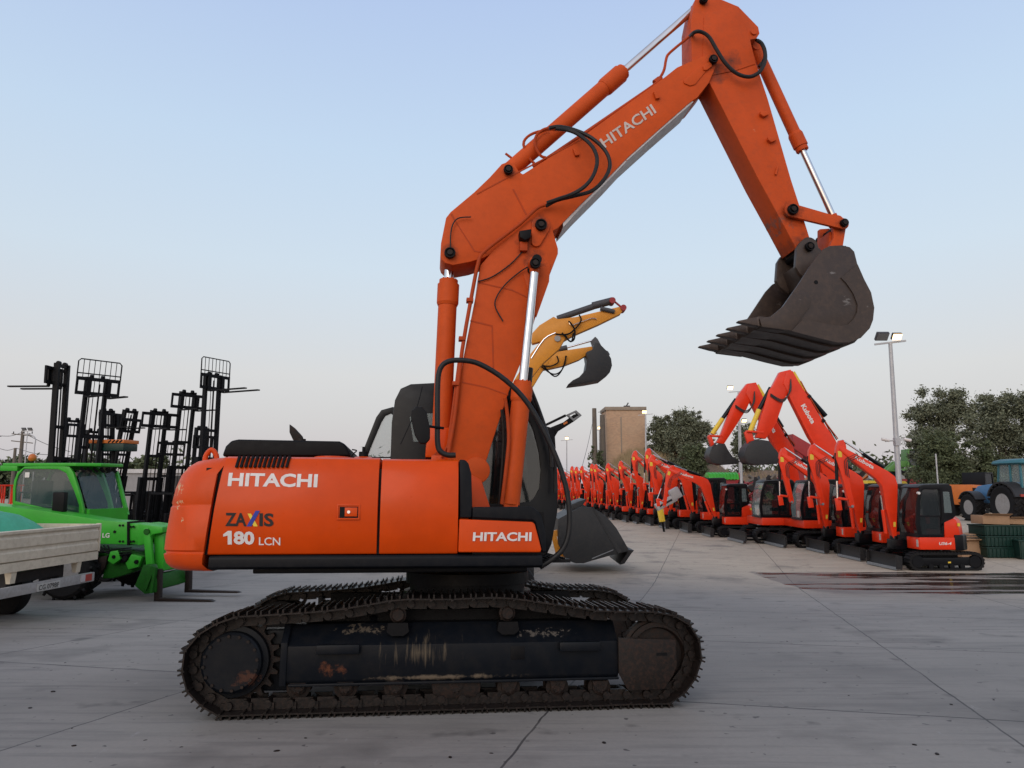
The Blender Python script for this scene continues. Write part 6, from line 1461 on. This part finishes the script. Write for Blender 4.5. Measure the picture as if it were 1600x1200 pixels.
# ------------------------------------------------------------------ yellow excavators behind the cab
def yellow_exc(label, Y, parts, cxm, drawbody=True):
    fr = Frame((cxm, Y, gz(cxm, Y)), (1, 0, 0)); root = thing('wheeled_excavator', label, 'excavator', fr.m, 'yellow wheeled excavators behind the big orange machine')
    for nm, mt, pts, y0, y1 in parts:
        m_ = MB(); m_.prism(fr.pl(pts, y0), y0, y1); m_.build(nm, mt, root, bev=.015)
    m_ = MB(); m_.box(-1.1, .8, -.8, .8, 1.1, 2.0); m_.build('house', 'amber', root, bev=.06)
    m_ = MB(); m_.box(-.9, .9, -.55, .55, .55, 1.0); m_.build('chassis', 'darkgrey', root, bev=.04)
    for xx in (-.5, .5):
        for yy in (-.68, .68): wheel(root, xx, yy, .42, .3, .25, -1 if yy < 0 else 1)
    m_ = MB(); m_.box(-.5, .2, .1, .8, 2.0, 2.6); m_.build('cab', 'gloss_black', root, bev=.06)
    return root, fr
yA, fA = yellow_exc('yellow excavator with raised arm and black bucket cylinder, no bucket, behind the chrome rod', 14.2,
 [('boom', 'amber', [(800, 600), (826, 556), (846, 532), (866, 522), (884, 528), (874, 545), (848, 568), (826, 596), (815, 612)], -.12, .12),
  ('stick', 'amber', [(828, 528), (832, 520), (843, 508), (865, 494.5), (872, 498.5), (900, 495), (968, 479), (974, 484), (970, 490), (935, 507), (898, 523), (876, 535), (862, 531), (846, 533), (832, 537)], -.10, .10)], -.5)
def pcyl(root, fr, a, b_, y, r, name, mat):
    A, B = fr.px(*a, y), fr.px(*b_, y); m_ = MB(); m_.cyl((A[0], y, A[1]), (B[0], y, B[1]), r, 14); return m_.build(name, mat, root)
c1 = pcyl(yA, fA, (871, 498), (927, 479), 0, .062, 'bucket_cylinder', 'lamp_dark'); pcyl(yA, fA, (926, 478), (957, 470), 0, .075, 'cylinder_head', 'lamp_dark')
pcyl(yA, fA, (938, 482), (960, 487), -.12, .045, 'link_arm', 'lamp_dark'); pcyl(yA, fA, (960, 471), (972, 481), -.02, .02, 'link_rod', 'darkred')
for q in ((957, 469.5), (974, 481)): m_ = MB(); c = fA.px(*q, -.1); m_.ycyl(c[0], c[1], .06, -.13, .13, 14); m_.build('pin', 'darkred', yA)
c = fA.px(871, 529, -.13); m_ = MB(); m_.ycyl(c[0], c[1], .06, -.15, .15, 16); m_.build('elbow_pin', 'rim', yA)
for pts in ([(868, 522), (888, 522), (902, 510), (908, 500), (905, 492)], [(882, 522), (890, 533), (897, 530), (898, 516), (892, 505), (888, 502)], [(878, 520), (892, 534), (896, 520)]):
    m_ = MB(); m_.tube([(fA.px(x, y, -.16)[0], -.16, fA.px(x, y, -.16)[1]) for x, y in pts], .016, 6, 5); m_.build('hose', 'black', yA)
for pts in ([(889, 502), (892, 508), (905, 504), (925, 497), (932, 499)], [(830, 560), (850, 530), (868, 520)]):
    m_ = MB(); m_.tube([(fA.px(x, y, -.13)[0], -.13, fA.px(x, y, -.13)[1]) for x, y in pts], .012, 6, 3); m_.build('steel_pipe', 'chrome', yA)
yB, fB = yellow_exc('yellow excavator with a grey bucket hanging from its arm, lower of the two yellow arms', 16.4,
 [('boom', 'amber', [(808, 622), (828, 572), (845, 552), (862, 560), (846, 582), (834, 602)], -.12, .12),
  ('stick', 'amber', [(842, 558), (862, 551), (892, 546), (925, 541), (928, 548), (905, 562), (882, 571), (860, 576), (846, 578)], -.11, .11),
  ('bucket', 'darkgrey', [(929, 535), (936, 536), (948, 548), (955, 560), (956.5, 571), (953, 582), (939, 593), (915, 597.5), (887, 601), (895, 594), (905, 589), (915, 578), (918, 562), (916, 550), (926, 546)], -.32, .32)], -.7)
c = fB.px(839, 583, -.13)
a0, b0, d0 = fB.px(829, 588, -.125), fB.px(843, 566, -.125), fB.px(822, 583, -.125)
text('boom_lettering', 'RR', 'decal_black', yB, (a0[0], -.128, a0[1]), (b0[0]-a0[0], 0, b0[1]-a0[1]), (d0[0]-a0[0], 0, d0[1]-a0[1]), off=.05)
pcyl(yB, fB, (862, 549), (886, 543), 0, .06, 'bucket_cylinder', 'lamp_dark'); pcyl(yB, fB, (886, 543), (926, 532), 0, .022, 'rod', 'chrome')
m_ = MB(); m_.prism(fB.pl([(924, 532), (930, 526), (934, 530), (942, 545), (950, 549), (953, 554), (946, 560), (930, 550)], -.1), -.12, .12); m_.build('quick_coupler', 'lamp_dark', yB, bev=.01)
for pts in ([(845, 572), (862, 584), (874, 582), (882, 570), (884, 556)], [(848, 570), (866, 588), (878, 578), (885, 556)], [(870, 556), (872, 566), (860, 572), (846, 571)]):
    m_ = MB(); m_.tube([(fB.px(x, y, -.16)[0], -.16, fB.px(x, y, -.16)[1]) for x, y in pts], .016, 6, 5); m_.build('hose', 'black', yB)

# ------------------------------------------------------------------ loader with big grey bucket
Yl = 20.8; fr = Frame((1.9, Yl, gz(1.9, Yl)), (1, 0, 0)); ld = thing('wheel_loader', 'wheel loader whose big dark grey bucket rests on the ground behind the orange cab', 'loader', fr.m)
side = [(872, 811), (890, 801), (907, 792), (924.5, 792.5), (940, 802), (953, 813), (963, 825), (970, 837), (982, 858), (980, 861), (970, 864), (948, 869.5), (924.5, 876), (912, 880), (900, 880), (890, 877), (881, 869), (873, 850)]
S2 = fr.pl(side, -.0); m_ = MB(); m_.prism(S2, -.03, .03); lb_ = m_.build('bucket', 'darkgrey', ld, bev=.012)
m_ = MB(); m_.prism(S2, 2.37, 2.43); m_.build('bucket_side', 'darkgrey', lb_, bev=.012)
shell = S2[9:]+[S2[0], S2[1], S2[2]]; n = len(shell); cc = Vector((sum(x for x, z in S2)/len(S2), sum(z for x, z in S2)/len(S2)))
m_ = MB(); m_.loft([[(x, y, z) for x, z in shell]+[tuple((Vector((x, z))+(cc-Vector((x, z))).normalized()*.04).x if k == 0 else (y if k == 1 else (Vector((x, z))+(cc-Vector((x, z))).normalized()*.04).y) for k in range(3)) for x, z in shell[::-1]] for y in (.02, 2.38)]); m_.build('bucket_shell', 'darkgrey', lb_, smooth=50)
m_ = MB(); m_.prism(fr.pl([(925, 793), (928, 793), (972, 862), (966, 865)], -.03), -.045, -.03); m_.build('stiffener', 'darkgrey', lb_)
m_ = MB(); m_.prism(fr.pl([(925, 872), (958, 858.5), (958.5, 859.5), (925, 873.5)], -.03), -.04, -.03); m_.build('paint_scrape', 'edge', lb_)
m_ = MB(); m_.prism(fr.pl([(978, 858), (990, 859.5), (986, 864), (975, 880), (968, 882), (968, 880), (980, 863), (974, 862)], .2), .1, 2.3); m_.build('cutting_edge', 'blade', lb_, bev=.008)
m_ = MB(); m_.prism(fr.pl([(890, 800), (891, 789), (905, 783), (915, 780), (914, 784), (908, 792), (908, 796)], .3), .25, 2.1); m_.build('spill_guard', 'darkgrey', lb_, bev=.01)
m_ = MB(); m_.prism(fr.pl([(860, 830), (872, 828), (882, 850), (888, 872), (870, 872)], .5), .5, .7); m_.build('lift_arm', 'amber', ld, bev=.02)
for k in range(3): m_ = MB(); m_.prism(fr.pl([(870+k*4, 838+k*11), (876+k*4, 840+k*11), (877+k*4, 846+k*11), (871+k*4, 844+k*11)], .49), .485, .5); m_.build('warning_chevron', 'decal_white' if k % 2 == 0 else 'tail_red', ld)
m_ = MB(); m_.box(-4.4, -1.4, .5, 1.9, .7, 1.6); m_.build('body', 'amber', ld, bev=.08)
m_ = MB(); m_.box(-2.9, -1.7, .7, 1.7, 1.6, 2.5); m_.build('cab', 'gloss_black', ld, bev=.08)
for xx in (-2.0, -4.0):
    for yy in (.3, 2.1): wheel(ld, xx, yy, .55, .4, .3, -1 if yy < 1 else 1)
# black coupler arm
Yk = 18.5; fr = Frame((1.0, Yk, gz(1.0, Yk)), (1, 0, 0)); sk_ = thing('skid_loader', 'black loader with raised arm and open tool coupler, behind the orange cab', 'loader', fr.m)
m_ = MB(); m_.prism(fr.pl([(852, 666), (866, 670), (868, 700), (858, 760), (846, 760), (850, 700)], 0), -.1, .1); po = m_.build('lift_arm', 'mast', sk_, bev=.02)
m_ = MB(); m_.bar((*[fr.px(853, 664, 0)[0], 0], fr.px(853, 664, 0)[1]), (fr.px(884, 649, 0)[0], 0, fr.px(884, 649, 0)[1]), .08, .06); m_.build('tilt_cylinder', 'mast', sk_)
m_ = MB(); m_.prism(fr.pl([(860, 668), (880, 660), (896, 648), (906, 646), (908, 650), (896, 659), (872, 674), (866, 684), (862, 678)], 0), -.06, .06); m_.build('coupler_arm', 'mast', sk_, bev=.01)
m_ = MB(); m_.ring(fr.pl([(885, 648), (900, 641), (909, 649), (896, 658)], -.08), fr.pl([(889, 649), (899, 644.5), (904, 649), (896, 654)], -.08), -.1, .1); m_.build('coupler_frame', 'edge', sk_)
m_ = MB(); m_.prism(fr.pl([(880, 661), (886, 658), (887, 661), (881, 664)], -.065), -.07, -.06); m_.build('orange_sticker', 'beacon', sk_)
m_ = MB(); m_.box(-2.3, -.9, -.7, .7, .3, 1.5); m_.bar((-1.2, 0, 1.3), (-.2, 0, 1.9), .2, .2); m_.build('body', 'mast', sk_, bev=.06)
for xx in (-2.0, -1.2):
    for yy in (-.8, .8): wheel(sk_, xx, yy, .38, .28, .2, -1 if yy < 0 else 1)

# ------------------------------------------------------------------ right hand side: tractor, crates, clutter
tx, ty = 21.5, 31.0
tr_ = thing('farm_tractor', 'blue farm tractor with teal cab roof parked left of the picture edge, seen from behind', 'tractor', Matrix.Translation((tx, ty, gz(tx, ty))) @ Matrix.Rotation(R(92), 4, 'Z'))
# local x forward; side towards the camera is +y
for yy in (-.9, .9): wheel(tr_, 0, yy, .80, .55, .42, 1 if yy > 0 else -1, lugs=20)
for yy in (-.85, .85): wheel(tr_, 2.35, yy, .60, .45, .31, 1 if yy > 0 else -1, lugs=18)
m_ = MB(); m_.prism([(.7, .8), (3.0, .75), (3.05, 1.2), (2.6, 1.55), (.7, 1.72)], -.38, .38); m_.build('hood', 'blue', tr_, bev=.08)
m_ = MB(); m_.prism([(-.5, .6), (2.9, .55), (2.9, .8), (-.5, .95)], -.3, .3); m_.build('chassis', 'blade', tr_, bev=.03)
for s_ in (-1, 1):
    m_ = MB(); q = circ(0, .8, .93, 20, 160, 10); q2 = circ(0, .8, .86, 20, 160, 10)
    m_.loft([[(x, y, z) for x, z in q]+[(x, y, z) for x, z in q2[::-1]] for y in (s_*.62, s_*1.18)]); m_.build('fender', 'darkgrey', tr_, smooth=60)
    m_ = MB(); q = circ(2.35, .6, .72, 30, 150, 8); q2 = circ(2.35, .6, .68, 30, 150, 8); m_.loft([[(x, y, z) for x, z in q]+[(x, y, z) for x, z in q2[::-1]] for y in (s_*.62, s_*1.08)]); m_.build('front_fender', 'darkgrey', tr_, smooth=60)
    m_ = MB(); m_.box(-.90, -.84, s_*.85-.12, s_*.85+.12, 1.12, 1.22); m_.build('tail_lamp', 'tail_red', tr_)
m_ = MB()
for xx in (-.62, .85):
    for yy in (-.68, .68): m_.bar((xx, yy, 1.2), (xx*.85, yy*.92, 2.45), .07, .07)
m_.box(-.66, .88, -.70, .70, 1.15, 1.28); m_.box(-.02, .05, .64, .70, 1.25, 2.42); cbt = m_.build('cab_frame', 'teal', tr_)
m_ = MB(); m_.loft([[(x, y, z) for x, y in ((-.75+d, -.78+d), (.98-d, -.78+d), (.98-d, .78-d), (-.75+d, .78-d))] for z, d in ((2.44, .05), (2.50, 0), (2.60, .05), (2.67, .25))]); m_.build('roof', 'teal', tr_, smooth=60)
for nm, q in (('rear_window', [(-.60, -.62, 1.3), (-.60, .62, 1.3), (-.53, .6, 2.42), (-.53, -.6, 2.42)]), ('side_window', [(-.6, .68, 1.3), (.82, .68, 1.3), (.72, .63, 2.42), (-.52, .63, 2.42)]), ('windscreen', [(.84, -.62, 1.3), (.84, .62, 1.3), (.74, .6, 2.42), (.74, -.6, 2.42)])):
    m_ = MB(); m_.add(q, [(0, 1, 2, 3)]); m_.build(nm, 'glass_light', tr_)
m_ = MB(); m_.box(-.35, .1, -.25, .25, 1.2, 1.35); m_.box(-.42, -.32, -.25, .25, 1.35, 1.95); m_.build('seat', 'plastic', tr_, bev=.04)
m_ = MB(); m_.ycyl(.95, 2.2, .04, .5, .55, 10); m_.cyl((1.0, -.45, 1.4), (1.0, -.45, 2.3), .04, 10); m_.build('exhaust', 'blade', tr_)
for yy in (.35, .5): m_ = MB(); m_.cyl((-.74, yy, 2.45), (-.80, yy, 2.45), .05, 10); m_.build('work_lamp', 'decal_white', tr_)
m_ = MB(); m_.cyl((-.61, -.45, 1.45), (-.63, -.45, 1.45), .12, 16); m_.build('speed_disc', 'decal_white', tr_)
# crates
def crate(label, x, y, z, w_, d_, h_, rz=0):
    t = thing('plastic_crate', label, 'crate', Matrix.Translation((x, y, z)) @ Matrix.Rotation(R(rz), 4, 'Z'), 'stacked green plastic crates')
    m_ = MB(); m_.box(-w_/2, w_/2, -d_/2, d_/2, .02, h_-.05); m_.build('crate_body', 'crate', t, bev=.01)
    m_ = MB(); m_.box(-w_/2-.03, w_/2+.03, -d_/2-.03, d_/2+.03, h_-.05, h_-.005); m_.build('rim', 'crate', t, bev=.01)
    for k in range(int(w_/.13)+1): m_ = MB(); xx = -w_/2+.03+k*.13; m_.box(xx, xx+.045, -d_/2-.028, -d_/2+.0, .02, h_-.052); m_.build('rib', 'crate', t)
    return t
cx0 = at(1535, 800, 25.0).x; cz = gz(cx0, 25.0)
crate('dark green crate on top of the left stack, cardboard boxes lying on it', cx0+.75, 25.4, cz+.72, 1.5, .9, .36)
crate('dark green crate in the middle of the left stack', cx0+.75, 25.4, cz+.36, 1.5, .9, .36)
crate('dark green crate at the bottom of the left stack', cx0+.78, 25.4, cz+.0, 1.5, .9, .36)
crate('dark green crate in front of the stack, tilted, right picture edge', cx0+1.45, 24.7, cz+.0, 1.2, .7, .62, -12)
crate('dark green crate lying on the right stack beyond the picture edge', cx0+2.35, 25.5, cz+.72, 1.4, .9, .36, 4)
crate('dark green crate in the right stack under the edge one', cx0+2.35, 25.5, cz+.36, 1.4, .9, .36); crate('dark green crate at the foot of the right stack', cx0+2.35, 25.5, cz, 1.4, .9, .36)
def carton(label, x, y, z, w_, d_, h_, rz=0, tilt=0, mat='cardboard'):
    t = thing('cardboard_box', label, 'box', Matrix.Translation((x, y, z)) @ Matrix.Rotation(R(rz), 4, 'Z') @ Matrix.Rotation(R(tilt), 4, 'Y'))
    m_ = MB(); m_.box(-w_/2, w_/2, -d_/2, d_/2, 0, h_); m_.build('carton', mat, t, bev=.006)
    m_ = MB(); m_.add([(-w_/2, -d_/2, h_+.002), (w_/2, -d_/2, h_+.002), (w_/2, -d_/2-.16, h_+.08), (-w_/2, -d_/2-.16, h_+.06), (-w_/2, -d_/2, h_+.012), (w_/2, -d_/2, h_+.012), (w_/2, -d_/2-.16, h_+.09), (-w_/2, -d_/2-.16, h_+.07)], [(0, 1, 2, 3), (7, 6, 5, 4), (0, 4, 5, 1), (2, 6, 7, 3), (1, 5, 6, 2), (3, 7, 4, 0)]); m_.build('flap', mat, t)
carton('flattened cardboard box on the dark green crates, before the tractor wheel', cx0+.55, 25.5, cz+1.09, .95, .6, .28, 4, 2)
carton('smaller cardboard box beside it on the crates, at the right', cx0+1.35, 25.5, cz+1.09, .55, .5, .17, -6, 2)
carton('large open cardboard box on the ground between small red excavator and green crates', cx0-.35, 25.6, cz, .85, .7, .52, 12)
carton('low cardboard box behind the open one, left of the crates', cx0-.75, 26.1, cz, .7, .6, .45, -8)
for k in range(5):
    t = MB(); t.obox((cx0-.35+.1*k, 25.5+.08*k, cz+.60+.035*k), ((1, .1*k, .03*(k-2)), (0, 1, 0), (0, 0, 1)), (.55-.05*k, .35, .012)); tag(t.build('timber_board', 'wood' if k % 2 else 'cardboard', bev=.004), 'one of the loose sheets piled on the open cardboard box by the green crates', 'sheet', 'loose sheets on the cardboard box')
# orange loader behind the tractor
def simple_machine(name, label, cat, x, y, az, mat, s=1.0, arm=True, cabm='gloss_black'):
    t = thing(name, label, cat, Matrix.Translation((x, y, gz(x, y))) @ Matrix.Rotation(R(90-az), 4, 'Z') @ Matrix.Scale(s, 4))
    m_ = MB(); m_.prism([(-2.0, .7), (1.6, .7), (1.7, 1.2), (.6, 1.4), (-.4, 1.5), (-.6, 1.9), (-2.0, 1.95)], -.75, .75); m_.build('body', mat, t, bev=.08)
    m_ = MB(); m_.box(-2.02, -1.0, -.77, -.74, 1.25, 1.75); m_.build('side_grille', 'black', t)
    m_ = MB(); m_.ring([(-.5, 1.5), (.6, 1.45), (.5, 2.7), (-.45, 2.7)], [(-.4, 1.6), (.48, 1.55), (.4, 2.6), (-.35, 2.6)], -.7, .7); m_.build('cab', cabm, t, bev=.02)
    m_ = MB(); m_.prism([(-.4, 1.6), (.48, 1.55), (.4, 2.6), (-.35, 2.6)], -.66, .66); m_.build('cab_glass', 'glass', t)
    if arm: m_ = MB(); m_.prism([(.2, 1.5), (.4, 1.9), (1.2, 1.9), (2.6, .6), (2.5, .4), (1.2, 1.5)], -.5, -.3); m_.prism([(.2, 1.5), (.4, 1.9), (1.2, 1.9), (2.6, .6), (2.5, .4), (1.2, 1.5)], .3, .5); m_.bar((1.2, -.4, 1.7), (1.2, .4, 1.7), .12, .12); m_.build('lift_arm', mat, t, bev=.02)
    for xx in (-1.4, 1.2):
        for yy in (-.8, .8): wheel(t, xx, yy, .65, .45, .32, -1 if yy < 0 else 1, lugs=0)
    return t
p = at(1522, 760, 38.5); simple_machine('loader', 'orange loader seen over the tractor hood, under the olive grove', 'loader', p.x+.2, 38.5, 60, 'beacon', .82)
p = at(1428, 740, 58); t = simple_machine('combine_harvester', 'old green harvester with glazed cab at the left end of the olive grove', 'harvester', p.x, 58, -80, 'combgreen', 1.15, cabm='combgreen'); t.location.z += 1.2
m_ = MB(); m_.box(-1.8, 1.6, -1.0, 1.0, -1.6, .7); m_.build('lower_body', 'darkred', t, bev=.05)
p = at(1395, 740, 52); simple_machine('farm_machine', 'yellow green farm machine just left of the tall floodlight pole', 'machine', p.x-.5, 52, 80, 'yellow', .95, cabm='combgreen')
# green ribbed hood behind the row
p = at(1129, 746, 40); z0 = gz(p.x, 40); t = thing('ribbed_implement', 'bright green ribbed implement hood above the black cab behind the row', 'implement', Matrix.Translation((p.x, 40, z0)))
zt3 = p.z-z0+.25
m_ = MB(); m_.prismx([(-.5, zt3-.35), (-.4, zt3-.1), (-.2, zt3), (.2, zt3), (.4, zt3-.1), (.5, zt3-.35)], -.85, .75); m_.build('hood', 'green', t, bev=.02)
for k in range(9): m_ = MB(); x_ = -.80+.18*k; m_.prismx([(-.53, zt3-.38), (-.43, zt3-.08), (-.2, zt3+.03), (.2, zt3+.03), (.43, zt3-.08), (.53, zt3-.38)], x_, x_+.05); m_.build('rib', 'green', t)
m_ = MB(); m_.box(-.7, .6, -.4, .4, .4, zt3-.35); m_.build('frame', 'darkred', t, bev=.03); 
for yy in (-.5, .5): wheel(t, 0, yy, .4, .2, .22, -1 if yy < 0 else 1)
# dark red implement beam behind the peaked booms
a = at(1234, 676, 46); b_ = at(1277, 706, 46); t = thing('harvester_header', 'dark red machine beam slanting behind the highest red boom', 'implement', Matrix.Translation((a.x, 46, gz(a.x, 46))))
m_ = MB(); m_.prism([(0, a.z-gz(a.x, 46)-.1), (0, a.z-gz(a.x, 46)-1.0), (b_.x-a.x, b_.z-gz(a.x, 46)-1.0), (b_.x-a.x, b_.z-gz(a.x, 46)+.1)], -.5, .5); m_.build('beam', 'darkred', t, bev=.05)
m_ = MB(); m_.box(.3, .6, -.4, .4, 0, a.z-gz(a.x, 46)-1.0); m_.box(b_.x-a.x-.5, b_.x-a.x-.2, -.4, .4, 0, b_.z-gz(a.x, 46)-.8); m_.build('legs', 'darkred', t)
# scrap and worn implements heaped below the mound
rnd = random.Random(9); heap = {k: MB() for k in ('darkred', 'rusty', 'wood', 'beacon', 'galv', 'combgreen')}
hk = list(heap)
for k in range(420):
    x = rnd.uniform(15.5, 36); y = rnd.uniform(56, 63); h = 2.4*math.sin(math.pi*min(1, max(0, (x-14.5)/22)))**.5*rnd.random()
    z = gz(x, y)+h; m = heap[rnd.choice(hk[:3] if rnd.random() < .7 else hk)]
    ax = [Vector((rnd.gauss(0, 1), rnd.gauss(0, 1), rnd.gauss(0, .6))).normalized()]; b2 = ax[0].orthogonal(); ax += [b2, ax[0].cross(b2)]
    m.obox((x, y, z), ax, (rnd.uniform(.2, .9), rnd.uniform(.04, .3), rnd.uniform(.03, .18)))
hp0 = None
for k, m in heap.items():
    tag(m.build('scrap_heap', k), 'heap of rusty scrap and worn implements below the earth mound behind the row', 'scrap', None, 'stuff')
# white pickup roof far behind, small loose things on the concrete
rnd = random.Random(12)
for k in range(46):
    px_, py_ = rnd.uniform(20, 1590), rnd.uniform(905, 1190)
    g_ = gnd(px_, py_)
    if abs((FR.inv @ g_).y) < 1.5 and abs((FR.inv @ g_).x) < 2.6: continue
    m_ = MB(); r_ = rnd.uniform(.006, .018); m_.sphere((0, 0, r_*.3), r_, 6, .5)
    o = m_.build('pebble', 'rusty'); o.location = g_; o.rotation_euler.z = rnd.random()*3; o.scale = (1.5, 1, 1); tag(o, 'one of the small dark crumbs of dirt lying loose on the concrete yard', 'debris', 'small dirt crumbs on the concrete')
